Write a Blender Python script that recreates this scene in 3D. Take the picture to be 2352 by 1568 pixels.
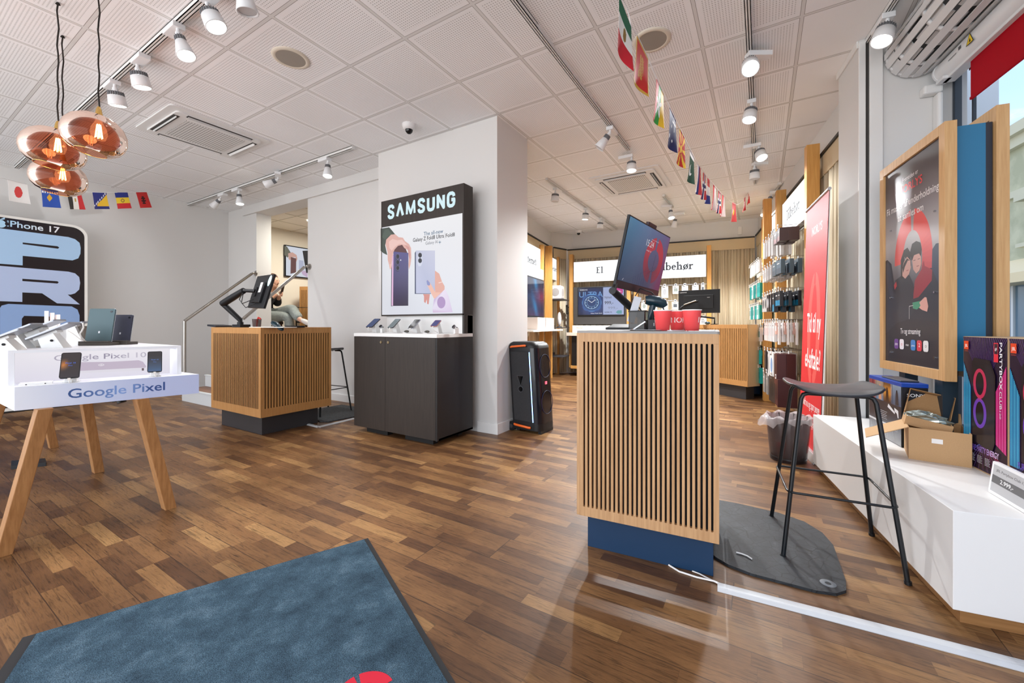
import bpy, bmesh, math, random
from mathutils import Vector, Matrix
random.seed(7)
S = bpy.context.scene
COL = S.collection
for o in list(bpy.data.objects): bpy.data.objects.remove(o)

# ---------------------------------------------------------------- camera
F_PX, CX, CY, HC = 932.0, 1190.0, 746.0, 1.07
YG, YR, YC = 0.541, 0.386, 0.4526
CH = 3.11
cam_d = bpy.data.cameras.new('camera'); cam = bpy.data.objects.new('camera', cam_d); COL.objects.link(cam)
cam.location = (0, 0, HC); cam.rotation_euler = (math.pi/2, 0, YG)
cam_d.sensor_fit = 'HORIZONTAL'; cam_d.sensor_width = 36.0
cam_d.lens = F_PX/2352*36.0
cam_d.shift_x = (1176-CX)/2352; cam_d.shift_y = (CY-784)/2352
cam_d.clip_start = 0.05; cam_d.clip_end = 200
S.camera = cam
S.view_settings.view_transform = 'Standard'; S.view_settings.look = 'None'
S.view_settings.gamma = 1.0; S.view_settings.use_curve_mapping = False
S.view_settings.exposure = 0.0

# ---------------------------------------------------------------- world: daytime sky with clouds
w = bpy.data.worlds.new('sky'); S.world = w; w.use_nodes = True
nt = w.node_tree; nt.nodes.clear()
def N(t, **k):
    n = nt.nodes.new(t)
    for a, b in k.items(): setattr(n, a, b)
    return n
L = lambda a, b: nt.links.new(a, b)
out = N('ShaderNodeOutputWorld'); bg = N('ShaderNodeBackground'); bg.inputs[1].default_value = 1.6
tc = N('ShaderNodeTexCoord'); sep = N('ShaderNodeSeparateXYZ'); L(tc.outputs['Generated'], sep.inputs[0])
rp = N('ShaderNodeValToRGB'); L(sep.outputs[2], rp.inputs[0])
cr = rp.color_ramp; cr.elements[0].position = 0.0; cr.elements[0].color = (.42, .40, .37, 1)
cr.elements[1].position = 1.0; cr.elements[1].color = (.30, .50, .92, 1)
e = cr.elements.new(0.02); e.color = (.80, .88, 1.0, 1)
e = cr.elements.new(0.35); e.color = (.42, .62, .98, 1)
mp = N('ShaderNodeMapping'); mp.inputs['Scale'].default_value = (2.4, 2.4, 7.0); L(tc.outputs['Generated'], mp.inputs[0])
nz = N('ShaderNodeTexNoise'); nz.inputs['Scale'].default_value = 1.5; nz.inputs['Detail'].default_value = 8; L(mp.outputs[0], nz.inputs['Vector'])
r2 = N('ShaderNodeValToRGB'); r2.color_ramp.elements[0].position = .47; r2.color_ramp.elements[1].position = .60; L(nz.outputs[0], r2.inputs[0])
mx = N('ShaderNodeMixRGB'); L(r2.outputs[0], mx.inputs[0]); L(rp.outputs[0], mx.inputs[1]); mx.inputs[2].default_value = (1, 1, 1, 1)
L(mx.outputs[0], bg.inputs[0]); L(bg.outputs[0], out.inputs[0])

# added area light standing in for daylight from an unseen shopfront behind the viewer
ad = bpy.data.lights.new('shopfront_fill', 'AREA'); ad.shape = 'RECTANGLE'; ad.size = 9.5; ad.size_y = 2.9; ad.energy = 250; ad.color = (.95, .97, 1.0)
ao = bpy.data.objects.new('shopfront_fill', ad); COL.objects.link(ao); ao.location = (-3.4, -2.55, 1.5); ao.rotation_euler = (math.pi/2, 0, 0)
# ---------------------------------------------------------------- frames
class Frame:
    def __init__(s, rot=0, x=0, y=0, z=0): s.rot, s.o = rot, Vector((x, y, z))
    def w(s, p):
        c, n = math.cos(s.rot), math.sin(s.rot); p = tuple(p)
        return Vector((c*p[0]-n*p[1], n*p[0]+c*p[1], p[2])) + s.o
    def d(s, p):
        c, n = math.cos(s.rot), math.sin(s.rot)
        return Vector((c*p[0]-n*p[1], n*p[0]+c*p[1], p[2]))
    def l(s, p):
        p = Vector(p)-s.o; c, n = math.cos(s.rot), math.sin(s.rot)
        return Vector((c*p[0]+n*p[1], -n*p[0]+c*p[1], p[2]))
    def at(s, x, y, z=0, rot=0):
        o = s.w((x, y, z)); return Frame(s.rot+rot, o.x, o.y, o.z)
G = Frame(); R = Frame(YG-YR); C = Frame(YG-YC)
def gat(u, d, v=None, z=None):      # measured direction and depth -> room point
    x = (u-CX)/F_PX*d; c, n = math.cos(YG), math.sin(YG)
    zz = HC-(v-CY)/F_PX*d if v is not None else (z or 0)
    return Vector((c*x-n*d, n*x+c*d, zz))
def gfl(u, v, z=0):
    return gat(u, F_PX*(HC-z)/(v-CY), z=z)

# ---------------------------------------------------------------- materials
def lin(c):
    return tuple(((x/255)/12.92 if x/255 <= .04045 else ((x/255+.055)/1.055)**2.4) for x in c)
MATS = {}
def mat(name, rgb=(200, 200, 200), rough=.5, metal=0, emit=0, trans=0, ior=1.45, alpha=1, spec=.5, ecol=None, coat=0):
    if name in MATS: return MATS[name]
    m = bpy.data.materials.new(name); m.use_nodes = True
    b = m.node_tree.nodes['Principled BSDF']; c = lin(rgb)+(1,)
    b.inputs['Base Color'].default_value = c; b.inputs['Roughness'].default_value = rough
    b.inputs['Metallic'].default_value = metal; b.inputs['Transmission Weight'].default_value = trans
    b.inputs['IOR'].default_value = ior; b.inputs['Alpha'].default_value = alpha
    b.inputs['Specular IOR Level'].default_value = spec; b.inputs['Coat Weight'].default_value = coat
    if emit:
        b.inputs['Emission Color'].default_value = lin(ecol or rgb)+(1,); b.inputs['Emission Strength'].default_value = emit
    m.diffuse_color = c; MATS[name] = m
    return m
class NT:
    def __init__(s, m): s.m = m; s.t = m.node_tree; s.b = s.t.nodes['Principled BSDF']
    def n(s, typ, ins=None, **k):
        x = s.t.nodes.new(typ)
        for a, b in k.items(): setattr(x, a, b)
        for a, b in (ins or {}).items():
            if hasattr(b, 'is_output') or isinstance(b, bpy.types.NodeSocket): s.t.links.new(b, x.inputs[a])
            else: x.inputs[a].default_value = b
        return x
    def math(s, op, a, b=None, c=None):
        ins = {0: a}
        if b is not None: ins[1] = b
        if c is not None: ins[2] = c
        return s.n('ShaderNodeMath', ins, operation=op).outputs[0]
    def ramp(s, fac, stops, const=False):
        r = s.n('ShaderNodeValToRGB', {0: fac}); cr = r.color_ramp
        if const: cr.interpolation = 'CONSTANT'
        while len(cr.elements) < len(stops): cr.elements.new(.5)
        for e, (p, c) in zip(cr.elements, stops): e.position = p; e.color = lin(c)+(1,)
        return r.outputs[0]
    def link(s, a, b): s.t.links.new(a, s.b.inputs[b])
    def bump(s, h, strength=.2, dist=.01):
        b = s.n('ShaderNodeBump', {'Height': h, 'Strength': strength, 'Distance': dist}); s.link(b.outputs[0], 'Normal')
def wood(name, c1, c2, axis='z', rough=.45, scale=1.0):
    if name in MATS: return MATS[name]
    m = mat(name, c1, rough); t = NT(m)
    tc = t.n('ShaderNodeTexCoord'); sc = {'x': (3, 60, 60), 'y': (60, 3, 60), 'z': (60, 60, 3)}[axis]
    mp = t.n('ShaderNodeMapping', {'Vector': tc.outputs['Object'], 'Scale': tuple(q*scale for q in sc)})
    nz = t.n('ShaderNodeTexNoise', {'Vector': mp.outputs[0], 'Scale': 1.5, 'Detail': 6.0, 'Roughness': .6})
    c = t.ramp(nz.outputs[0], [(.32, c1), (.68, c2)]); t.link(c, 'Base Color')
    t.bump(nz.outputs[0], .08, .002)
    return m
def speckle(name, c1, c2, scale, rough=.8, bump=.3, lo=.4, hi=.6, dist=.01):
    if name in MATS: return MATS[name]
    m = mat(name, c1, rough); t = NT(m); tc = t.n('ShaderNodeTexCoord')
    nz = t.n('ShaderNodeTexNoise', {'Vector': tc.outputs['Object'], 'Scale': scale, 'Detail': 4.0})
    t.link(t.ramp(nz.outputs[0], [(lo, c1), (hi, c2)]), 'Base Color')
    if bump: t.bump(nz.outputs[0], bump, dist)
    return m
def artmat(name, emit=0, rough=.45, coat=0):
    if name in MATS: return MATS[name]
    m = mat(name, (255, 255, 255), rough, coat=coat); t = NT(m)
    a = t.n('ShaderNodeAttribute', attribute_name='Col')
    if emit:
        t.b.inputs['Base Color'].default_value = (.02, .02, .02, 1)
        t.link(a.outputs[0], 'Emission Color'); t.b.inputs['Emission Strength'].default_value = emit
    else: t.link(a.outputs[0], 'Base Color')
    return m
PRINT = artmat('printed_ink'); GLOSS = artmat('glossy_print', 0, .12); 
LIT = artmat('backlit_print', .92, .3); SCREEN = artmat('screen_image', .8, .08)

# ---------------------------------------------------------------- mesh builder
class MB:
    def __init__(s, m=None):
        s.v = []; s.f = []; s.mi = []; s.fc = []; s.ms = []; s.sm = []; s.cur = 0; s.M = Matrix.Identity(4); s.smooth = False; s.col = None
        if m: s.m(m)
    def m(s, m):
        if m not in s.ms: s.ms.append(m)
        s.cur = s.ms.index(m); return s
    def add(s, vs, fs, cols=None, smooth=None):
        b = len(s.v); s.v += [tuple(s.M @ Vector(p)) for p in vs]
        for i, f in enumerate(fs):
            s.f.append([b+k for k in f]); s.mi.append(s.cur); s.sm.append(s.smooth if smooth is None else smooth)
            s.fc.append(cols[i] if cols else s.col)
        return s
    def box(s, x0, x1, y0, y1, z0, z1):
        v = [(x, y, z) for z in (z0, z1) for x, y in ((x0, y0), (x1, y0), (x1, y1), (x0, y1))]
        return s.add(v, [(0, 3, 2, 1), (4, 5, 6, 7), (0, 1, 5, 4), (1, 2, 6, 5), (2, 3, 7, 6), (3, 0, 4, 7)], smooth=False)
    def prism(s, pts, z0, z1, T=None, cap=True, smooth=False):
        n = len(pts); T = T or (lambda x, y, z: (x, y, z))
        v = [T(x, y, z0) for x, y in pts]+[T(x, y, z1) for x, y in pts]
        if cap: s.add(v, [tuple(range(n))[::-1], tuple(range(n, 2*n))], smooth=False)
        return s.add(v, [(i, (i+1) % n, n+(i+1) % n, n+i) for i in range(n)], smooth=smooth)
    def rbox(s, x0, x1, y0, y1, z0, z1, r, n=5, T=None):
        return s.prism(rrect(x0, x1, y0, y1, r, n), z0, z1, T, smooth=False)
    def cyl(s, p0, p1, r0, r1=None, n=16, cap=True, smooth=True):
        r1 = r0 if r1 is None else r1; p0, p1 = Vector(p0), Vector(p1); d = (p1-p0).normalized()
        a = d.orthogonal().normalized(); b = d.cross(a)
        v = [p0+(a*math.cos(t)+b*math.sin(t))*r0 for t in [2*math.pi*i/n for i in range(n)]]
        v += [p1+(a*math.cos(t)+b*math.sin(t))*r1 for t in [2*math.pi*i/n for i in range(n)]]
        s.add(v, [(i, (i+1) % n, n+(i+1) % n, n+i) for i in range(n)], smooth=smooth)
        if cap: s.add(v, [tuple(range(n))[::-1], tuple(range(n, 2*n))], smooth=False)
        return s
    def tube(s, pts, r, n=8, cap=True, rs=None):
        pts = [Vector(p) for p in pts]; rings = []; a = None; m = len(pts)
        for i, p in enumerate(pts):
            d = ((pts[min(i+1, m-1)]-pts[max(i-1, 0)])).normalized()
            a = d.orthogonal().normalized() if a is None else (a-d*a.dot(d)).normalized()
            b = d.cross(a); rr = rs[i] if rs else r
            rings += [p+(a*math.cos(t)+b*math.sin(t))*rr for t in [2*math.pi*k/n for k in range(n)]]
        fs = [(i*n+k, i*n+(k+1) % n, (i+1)*n+(k+1) % n, (i+1)*n+k) for i in range(m-1) for k in range(n)]
        s.add(rings, fs, smooth=True)
        if cap: s.add(rings, [tuple(range(n))[::-1], tuple(range((m-1)*n, m*n))], smooth=False)
        return s
    def lathe(s, prof, c=(0, 0, 0), n=24, T=None, a0=0, a1=2*math.pi, sx=1, sy=1):
        full = abs(a1-a0-2*math.pi) < 1e-6; k = n if full else n+1; v = []
        for r, z in prof:
            for i in range(k):
                t = a0+(a1-a0)*i/n; p = (c[0]+r*sx*math.cos(t), c[1]+r*sy*math.sin(t), c[2]+z)
                v.append(T @ Vector(p) if T else p)
        fs = []
        for j in range(len(prof)-1):
            for i in range(n if full else n):
                i2 = (i+1) % k if full else i+1
                fs.append((j*k+i, j*k+i2, (j+1)*k+i2, (j+1)*k+i))
        return s.add(v, fs, smooth=True)
    def ball(s, c, rx, ry=None, rz=None, n=16, m=10):
        ry = ry or rx; rz = rz or rx
        prof = [(max(1e-5, math.sin(math.pi*j/m)), -math.cos(math.pi*j/m)) for j in range(m+1)]
        v = [(c[0]+r*rx*math.cos(2*math.pi*i/n), c[1]+r*ry*math.sin(2*math.pi*i/n), c[2]+z*rz) for r, z in prof for i in range(n)]
        return s.add(v, [(j*n+i, j*n+(i+1) % n, (j+1)*n+(i+1) % n, (j+1)*n+i) for j in range(m) for i in range(n)], smooth=True)
    def loft(s, secs, cap=True, smooth=True, close=True):
        n = len(secs[0]); v = [p for sec in secs for p in sec]; m = n if close else n-1
        s.add(v, [(j*n+i, j*n+(i+1) % n, (j+1)*n+(i+1) % n, (j+1)*n+i) for j in range(len(secs)-1) for i in range(m)], smooth=smooth)
        if cap: s.add(v, [tuple(range(n))[::-1], tuple(range((len(secs)-1)*n, len(secs)*n))], smooth=False)
        return s
    def quad(s, a, b, c, d, cols=None): return s.add([a, b, c, d], [(0, 1, 2, 3)], [cols] if cols else None)
    def mesh(s, name, base=(0, 0, 0)):
        me = bpy.data.meshes.new(name); bx, by, bz = base
        me.from_pydata([(x-bx, y-by, z-bz) for x, y, z in s.v], [], s.f)
        for m in s.ms: me.materials.append(m)
        me.polygons.foreach_set('material_index', s.mi); me.polygons.foreach_set('use_smooth', s.sm)
        if any(c is not None for c in s.fc):
            at = me.color_attributes.new('Col', 'FLOAT_COLOR', 'CORNER'); data = []
            for f, c in zip(s.f, s.fc):
                if c is None: data += [1, 1, 1, 1]*len(f)
                elif isinstance(c[0], (tuple, list)):
                    for k in c: data += list(lin(k))+[1]
                else: data += (list(lin(c))+[1])*len(f)
            at.data.foreach_set('color', data)
        me.update(); return me
def rrect(x0, x1, y0, y1, r, n=5):
    o = []
    for cx, cy, a in ((x1-r, y0+r, -90), (x1-r, y1-r, 0), (x0+r, y1-r, 90), (x0+r, y0+r, 180)):
        for i in range(n+1):
            t = math.radians(a+90*i/n); o.append((cx+r*math.cos(t), cy+r*math.sin(t)))
    return o
def ell(cx, cy, rx, ry, n=24, a0=0, a1=360):
    k = n if a1-a0 == 360 else n+1
    return [(cx+rx*math.cos(math.radians(a0+(a1-a0)*i/n)), cy+ry*math.sin(math.radians(a0+(a1-a0)*i/n))) for i in range(k)]

# ---------------------------------------------------------------- things and parts
class T:
    def __init__(s, name, label, cat, fr, base=(0, 0, 0), group=None):
        s.o = bpy.data.objects.new(name, None); COL.objects.link(s.o); s.base = base; s.fr = fr
        s.o.empty_display_size = .05
        s.o.location = fr.w(base); s.o.rotation_euler = (0, 0, fr.rot); meta(s.o, label, cat, group)
def meta(o, label=None, cat=None, group=None, kind=None):
    if label: o['label'] = label
    if cat: o['category'] = cat
    if group: o['group'] = group
    if kind: o['kind'] = kind
    return o
def part(name, mb, parent, label=None, bevel=0, base=None, kind=None):
    if isinstance(parent, T): po, base = parent.o, parent.base
    else: po = parent; base = parent.get('_b', (0, 0, 0)) if base is None else base
    o = bpy.data.objects.new(name, mb.mesh(name, base)); COL.objects.link(o); o.parent = po
    BASES[o.name] = base
    if label: o['label'] = label
    if kind: o['kind'] = kind
    if bevel: bev(o, bevel)
    return o
BASES = {}
def sub(name, mb, parent, label=None, bevel=0): return part(name, mb, parent, label, bevel, base=BASES[parent.name])
def bev(o, w, seg=2):
    m = o.modifiers.new('bevel', 'BEVEL'); m.width = w; m.segments = seg; m.limit_method = 'ANGLE'; m.angle_limit = .6
def single(name, mb, label, cat, fr, base=(0, 0, 0), group=None, bevel=0, kind=None):
    o = bpy.data.objects.new(name, mb.mesh(name, base)); COL.objects.link(o)
    o.location = fr.w(base); o.rotation_euler = (0, 0, fr.rot); meta(o, label, cat, group, kind); BASES[o.name] = base
    if bevel: bev(o, bevel)
    return o
def struct(name, mb, fr=G, bevel=0):
    o = bpy.data.objects.new(name, mb.mesh(name)); COL.objects.link(o)
    o.location = fr.o; o.rotation_euler = (0, 0, fr.rot); o['kind'] = 'structure'; BASES[o.name] = (0, 0, 0)
    if bevel: bev(o, bevel)
    return o
def dup(o, fr=None, base=(0, 0, 0), label=None, parent=None):
    c = o.copy(); COL.objects.link(c)
    BASES[c.name] = BASES.get(o.name, (0, 0, 0))
    if parent: c.parent = parent
    if fr: c.location = fr.w(base); c.rotation_euler = (0, 0, fr.rot)
    if label: c['label'] = label
    for ch in list(o.children): dup(ch, parent=c)
    return c

# ---------------------------------------------------------------- flat artwork on a surface
_fc = {}
def text_geo(s, bold=0, space=1.0):
    bold = min(bold, .014); k = (s, bold, space)
    if k in _fc: return _fc[k]
    cu = bpy.data.curves.new('t', 'FONT'); cu.body = s; cu.offset = bold; cu.resolution_u = 3; cu.fill_mode = 'FRONT'; cu.space_character = space
    o = bpy.data.objects.new('t', cu); COL.objects.link(o)
    dg = bpy.context.evaluated_depsgraph_get(); dg.update()
    me = bpy.data.meshes.new_from_object(o.evaluated_get(dg))
    vs = [(v.co.x, v.co.y) for v in me.vertices]; fs = [tuple(p.vertices) for p in me.polygons]
    bpy.data.objects.remove(o); bpy.data.curves.remove(cu); bpy.data.meshes.remove(me)
    if vs:
        x0 = min(v[0] for v in vs); x1 = max(v[0] for v in vs)
    else: x0, x1 = 0, 1
    _fc[k] = (vs, fs, x0, x1); return _fc[k]
class Art:
    """flat artwork on plane through O (frame coords) with right axis U, up axis V"""
    def __init__(s, fr, O, U, V=(0, 0, 1), m=None, step=.00005):
        s.fr = fr; s.O = Vector(O); s.U = Vector(U).normalized(); s.V = Vector(V).normalized(); s.Nn = s.U.cross(s.V)
        s.k = 4; s.mb = MB(m or PRINT); s.step = step
    def P(s, a, b, k=None):
        return s.O+s.U*a+s.V*b+s.Nn*(s.step*(s.k if k is None else k))
    def tr(s, u, v):       # measured point of the photograph -> point on this surface
        p0 = s.fr.l((0, 0, HC)); p1 = s.fr.l(gat(u, 1.0, v=v)); d = p1-p0
        t = (s.O-p0).dot(s.Nn)/d.dot(s.Nn); q = p0+d*t-s.O
        return (q.dot(s.U), q.dot(s.V))
    def poly(s, pts, col, px=False):
        if px: pts = [s.tr(*p) for p in pts]
        a = sum(pts[i][0]*pts[(i+1) % len(pts)][1]-pts[(i+1) % len(pts)][0]*pts[i][1] for i in range(len(pts)))
        if a < 0: pts = pts[::-1]
        if isinstance(col[0], (tuple, list)) and a < 0: col = col[::-1]
        s.mb.add([s.P(*p) for p in pts], [tuple(range(len(pts)))], [col]); s.k += 1; return s
    def rect(s, a0, a1, b0, b1, col): return s.poly([(a0, b0), (a1, b0), (a1, b1), (a0, b1)], col)
    def grid(s, a0, a1, b0, b1, nx, ny, fn):
        vs = [s.P(a0+(a1-a0)*i/nx, b0+(b1-b0)*j/ny) for j in range(ny+1) for i in range(nx+1)]
        fs = []; cs = []
        for j in range(ny):
            for i in range(nx):
                q = ((i, j), (i+1, j), (i+1, j+1), (i, j+1)); fs.append([b*(nx+1)+a for a, b in q]); cs.append([fn(a/nx, b/ny) for a, b in q])
        s.mb.add(vs, fs, cs); s.k += 1; return s
    def disc(s, a, b, rx, ry, col, n=24): return s.poly(ell(a, b, rx, ry, n), col)
    def ring(s, a, b, rx, ry, w, col, n=32, a0=0, a1=360):
        o = [s.P(*p) for p in ell(a, b, rx, ry, n, a0, a1 if a1-a0 < 360 else 359.999)]; i_ = [s.P(*p) for p in ell(a, b, rx-w, ry-w, n, a0, a1 if a1-a0 < 360 else 359.999)]
        m = len(o); s.mb.add(o+i_, [(i, i+1, m+i+1, m+i) for i in range(m-1)], [col]*(m-1)); s.k += 1; return s
    def line(s, a, b, w, col):
        dx, dy = b[0]-a[0], b[1]-a[1]; l = math.hypot(dx, dy) or 1; nx, ny = -dy/l*w/2, dx/l*w/2
        return s.poly([(a[0]+nx, a[1]+ny), (b[0]+nx, b[1]+ny), (b[0]-nx, b[1]-ny), (a[0]-nx, a[1]-ny)], col)
    def stroke(s, pts, w, col):
        for i in range(len(pts)-1):
            k = s.k; s.line(pts[i], pts[i+1], w, col); s.k = k
            if i: s.disc(pts[i][0], pts[i][1], w/2, w/2, col, 12); s.k = k
        s.k += 1; return s
    def text(s, t, a, b, width=None, height=None, col=(20, 20, 20), align='l', bold=0, rot=0, fn=None, space=1.0, cap=.73):
        """height = capital letter height; width = full run width"""
        vs, fs, x0, x1 = text_geo(t, bold, space)
        if not vs: return s
        W = x1-x0; sx = (width/W) if width else None; sy = (height/cap) if height else None
        if sx is None: sx = sy
        if sy is None: sy = sx
        off = {'l': -x0, 'c': -(x0+x1)/2, 'r': -x1}[align]; c, n = math.cos(rot), math.sin(rot)
        P = []
        for x, y in vs:
            X, Y = (x+off)*sx, y*sy; P.append((a+c*X-n*Y, b+n*X+c*Y))
        if fn: cols = [[fn((P[k][0]-a)/(W*sx)) for k in f] for f in fs]
        else: cols = [col]*len(fs)
        s.mb.add([s.P(*p) for p in P], fs, cols); s.k += 1; return s
def conv(mb, a, b):
    mb.v = [tuple(b.l(a.w(v))) for v in mb.v]; return mb
ORD = ['nearest', 'second', 'third', 'fourth', 'fifth', 'sixth', 'seventh', 'eighth']
def mix(a, b, t): t = max(0, min(1, t)); return tuple(x+(y-x)*t for x, y in zip(a, b))
# ================================================================ room shell materials
def m_wall():
    m = mat('white_painted_wall', (214, 213, 211), .75); t = NT(m); tc = t.n('ShaderNodeTexCoord')
    nz = t.n('ShaderNodeTexNoise', {'Vector': tc.outputs['Object'], 'Scale': 220.0, 'Detail': 2.0}); t.bump(nz.outputs[0], .08, .002)
    return m
WALL = m_wall()
WHITE = mat('white_trim_paint', (226, 226, 224), .45)
def m_floor():
    m = mat('oak_parquet', (130, 90, 60), .36, coat=.0); t = NT(m); tc = t.n('ShaderNodeTexCoord')
    sp = t.n('ShaderNodeSeparateXYZ', {0: tc.outputs['Object']}); X, Y = sp.outputs[0], sp.outputs[1]
    BW = .188; SW = BW/3
    def cell(x, L, rnd):   # shifted column index
        sh = t.math('MULTIPLY', rnd, L*3); xs = t.math('DIVIDE', t.math('ADD', x, sh), L)
        return t.math('FLOOR', xs), t.math('FRACT', xs)
    yo = t.math('ADD', Y, -.404+BW*40)
    rb = t.math('FLOOR', t.math('DIVIDE', yo, BW)); fb = t.math('FRACT', t.math('DIVIDE', yo, BW))
    rs = t.math('FLOOR', t.math('DIVIDE', yo, SW)); fs = t.math('FRACT', t.math('DIVIDE', yo, SW))
    wb = t.n('ShaderNodeTexWhiteNoise', {'W': rb}, noise_dimensions='1D').outputs[0]
    ws = t.n('ShaderNodeTexWhiteNoise', {'W': t.math('ADD', rs, 500.5)}, noise_dimensions='1D').outputs[0]
    cb, fxb = cell(X, 2.2, wb); cs, fxs = cell(X, .38, ws)
    v = t.n('ShaderNodeCombineXYZ', {0: cs, 1: rs, 2: cb})
    wn = t.n('ShaderNodeTexWhiteNoise', {'Vector': v.outputs[0]}, noise_dimensions='3D')
    base = t.ramp(wn.outputs[0], [(0, (106, 72, 46)), (.25, (128, 90, 56)), (.6, (146, 105, 66)), (.88, (162, 120, 76)), (1, (184, 142, 92))])
    # grain stretched along the boards, shifted per block
    off = t.n('ShaderNodeVectorMath', {0: tc.outputs['Object'], 1: t.n('ShaderNodeVectorMath', {0: wn.outputs[1], 3: 30.0}, operation='SCALE').outputs[0]}, operation='ADD')
    mp = t.n('ShaderNodeMapping', {'Vector': off.outputs[0], 'Scale': (5, 70, 1)})
    g1 = t.n('ShaderNodeTexNoise', {'Vector': mp.outputs[0], 'Scale': 1.6, 'Detail': 8.0, 'Roughness': .7, 'Distortion': .6})
    gr = t.ramp(g1.outputs[0], [(.3, (112, 108, 104)), (.52, (250, 250, 250)), (.75, (176, 172, 168))])
    c1 = t.n('ShaderNodeMixRGB', {0: .95, 1: base, 2: gr}, blend_type='MULTIPLY').outputs[0]
    # worn patches
    n2 = t.n('ShaderNodeTexNoise', {'Vector': tc.outputs['Object'], 'Scale': 1.3, 'Detail': 5.0, 'Roughness': .65})
    wr = t.ramp(n2.outputs[0], [(.35, (150, 140, 138)), (.65, (255, 252, 246))])
    c2 = t.n('ShaderNodeMixRGB', {0: .7, 1: c1, 2: wr}, blend_type='MULTIPLY').outputs[0]
    def near(f, L, w):   # 1 at the edge of a cell
        e = t.math('MULTIPLY', t.math('MINIMUM', f, t.math('SUBTRACT', 1.0, f)), L)
        return t.math('LESS_THAN', e, w)
    e = t.math('MAXIMUM', near(fb, BW, .0016), near(fxb, 2.2, .0018))
    c3 = t.n('ShaderNodeMixRGB', {0: t.math('MULTIPLY', e, .75), 1: c2, 2: lin((38, 25, 18))+(1,)}).outputs[0]
    e2 = t.math('MAXIMUM', near(fs, SW, .0005), near(fxs, .38, .0006))
    c4 = t.n('ShaderNodeMixRGB', {0: t.math('MULTIPLY', e2, .35), 1: c3, 2: lin((60, 40, 28))+(1,)}).outputs[0]
    t.link(c4, 'Base Color')
    t.link(t.math('MULTIPLY_ADD', n2.outputs[0], .35, .24), 'Roughness')
    h = t.math('SUBTRACT', t.math('MULTIPLY', g1.outputs[0], .3), e); t.bump(h, .25, .002)
    return m
FLOOR = m_floor()
def m_ceiling():
    m = mat('perforated_ceiling_tiles', (232, 231, 228), .8); t = NT(m); tc = t.n('ShaderNodeTexCoord')
    sp = t.n('ShaderNodeSeparateXYZ', {0: tc.outputs['Object']}); X, Y = sp.outputs[0], sp.outputs[1]
    Tl = .602
    fx = t.math('FRACT', t.math('DIVIDE', t.math('ADD', X, 1.578+Tl*40), Tl)); fy = t.math('FRACT', t.math('DIVIDE', t.math('ADD', Y, -2.062+Tl*40), Tl))
    mn = lambda f: t.math('MULTIPLY', t.math('MINIMUM', f, t.math('SUBTRACT', 1.0, f)), Tl)
    ed = t.math('MINIMUM', mn(fx), mn(fy))
    bar = t.math('LESS_THAN', ed, .010)
    gap = t.math('LESS_THAN', t.math('ABSOLUTE', t.math('SUBTRACT', ed, .0115)), .0017)
    inner = t.math('GREATER_THAN', ed, .042)
    P = .0175
    px_ = t.math('SUBTRACT', t.math('FRACT', t.math('DIVIDE', X, P)), .5); py_ = t.math('SUBTRACT', t.math('FRACT', t.math('DIVIDE', Y, P)), .5)
    dd = t.math('SQRT', t.math('ADD', t.math('MULTIPLY', px_, px_), t.math('MULTIPLY', py_, py_)))
    hole = t.math('MULTIPLY', t.math('LESS_THAN', dd, .235), inner)
    keep = t.math('MULTIPLY', t.math('LESS_THAN', X, .22), t.math('LESS_THAN', Y, 8.1)); hole = t.math('MULTIPLY', hole, keep)
    n2 = t.n('ShaderNodeTexNoise', {'Vector': tc.outputs['Object'], 'Scale': 1.1, 'Detail': 3.0})
    b0 = t.ramp(n2.outputs[0], [(.3, (240, 241, 242)), (.7, (248, 249, 251))])
    c1 = t.n('ShaderNodeMixRGB', {0: t.math('MULTIPLY', hole, .55), 1: b0, 2: lin((112, 110, 108))+(1,)}).outputs[0]
    c2 = t.n('ShaderNodeMixRGB', {0: bar, 1: c1, 2: lin((222, 222, 221))+(1,)}).outputs[0]
    c3 = t.n('ShaderNodeMixRGB', {0: t.math('MULTIPLY', gap, .8), 1: c2, 2: lin((118, 112, 106))+(1,)}).outputs[0]
    t.link(c3, 'Base Color')
    t.bump(t.math('SUBTRACT', bar, t.math('MULTIPLY', hole, .5)), .2, .003)
    return m
CEIL = m_ceiling()

# ---------------------------------------------------------------- floor, ceiling
def wr(x, y):   # R frame point as G xy
    p = R.w((x, y, 0)); return (p.x, p.y)
fl_poly = [(-8.4, -2.6), wr(1.75, -2.8), wr(1.75, 9.1), (-8.4, 9.6)]
b = MB(FLOOR); b.prism(fl_poly, -.1, 0); struct('floor', b)
b = MB(CEIL); b.prism([(-8.4, -2.6), wr(1.95, -2.8), wr(1.95, 9.1), (-5.0, 9.8), (-8.4, 7.4)], CH, CH+.1); struct('ceiling', b)
PX0, PX1, PY0, PY1 = -3.92, -2.215, 3.29, 3.885       # the square pillar by the lit display
b = MB(WALL); b.box(-8.42, -8.28, -2.6, 7.4, 0, 3.2); struct('wall_left', b)
b = MB(WALL); b.box(-8.28, -7.32, 3.6, 3.84, 0, 2.96); b.box(-5.85, PX0, 3.6, 3.84, 0, 2.96); struct('wall_far', b)
b = MB(WALL); b.box(-7.72, PX0, 3.565, 3.84, 2.96, CH); b.box(-8.28, -7.72, 3.6, 3.84, 2.96, CH); struct('wall_lintel', b)
b = MB(WALL); b.box(PX0, PX1, PY0, PY1, 0, CH); struct('wall_pillar', b)
b = MB(WHITE)
for x0, x1, y0, y1 in ((-2.45, PX1+.012, PY0-.012, PY0), (PX1, PX1+.012, PY0, PY1)): b.box(x0, x1, y0, y1, 0, .105)
struct('baseboard_pillar', b, bevel=.002)
b = MB(WHITE); b.box(-5.85, PX0, 3.588, 3.6, 0, .1); b.box(PX0-.012, PX0, PY0, 3.6, 0, .1); struct('baseboard_far', b, bevel=.002)
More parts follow.
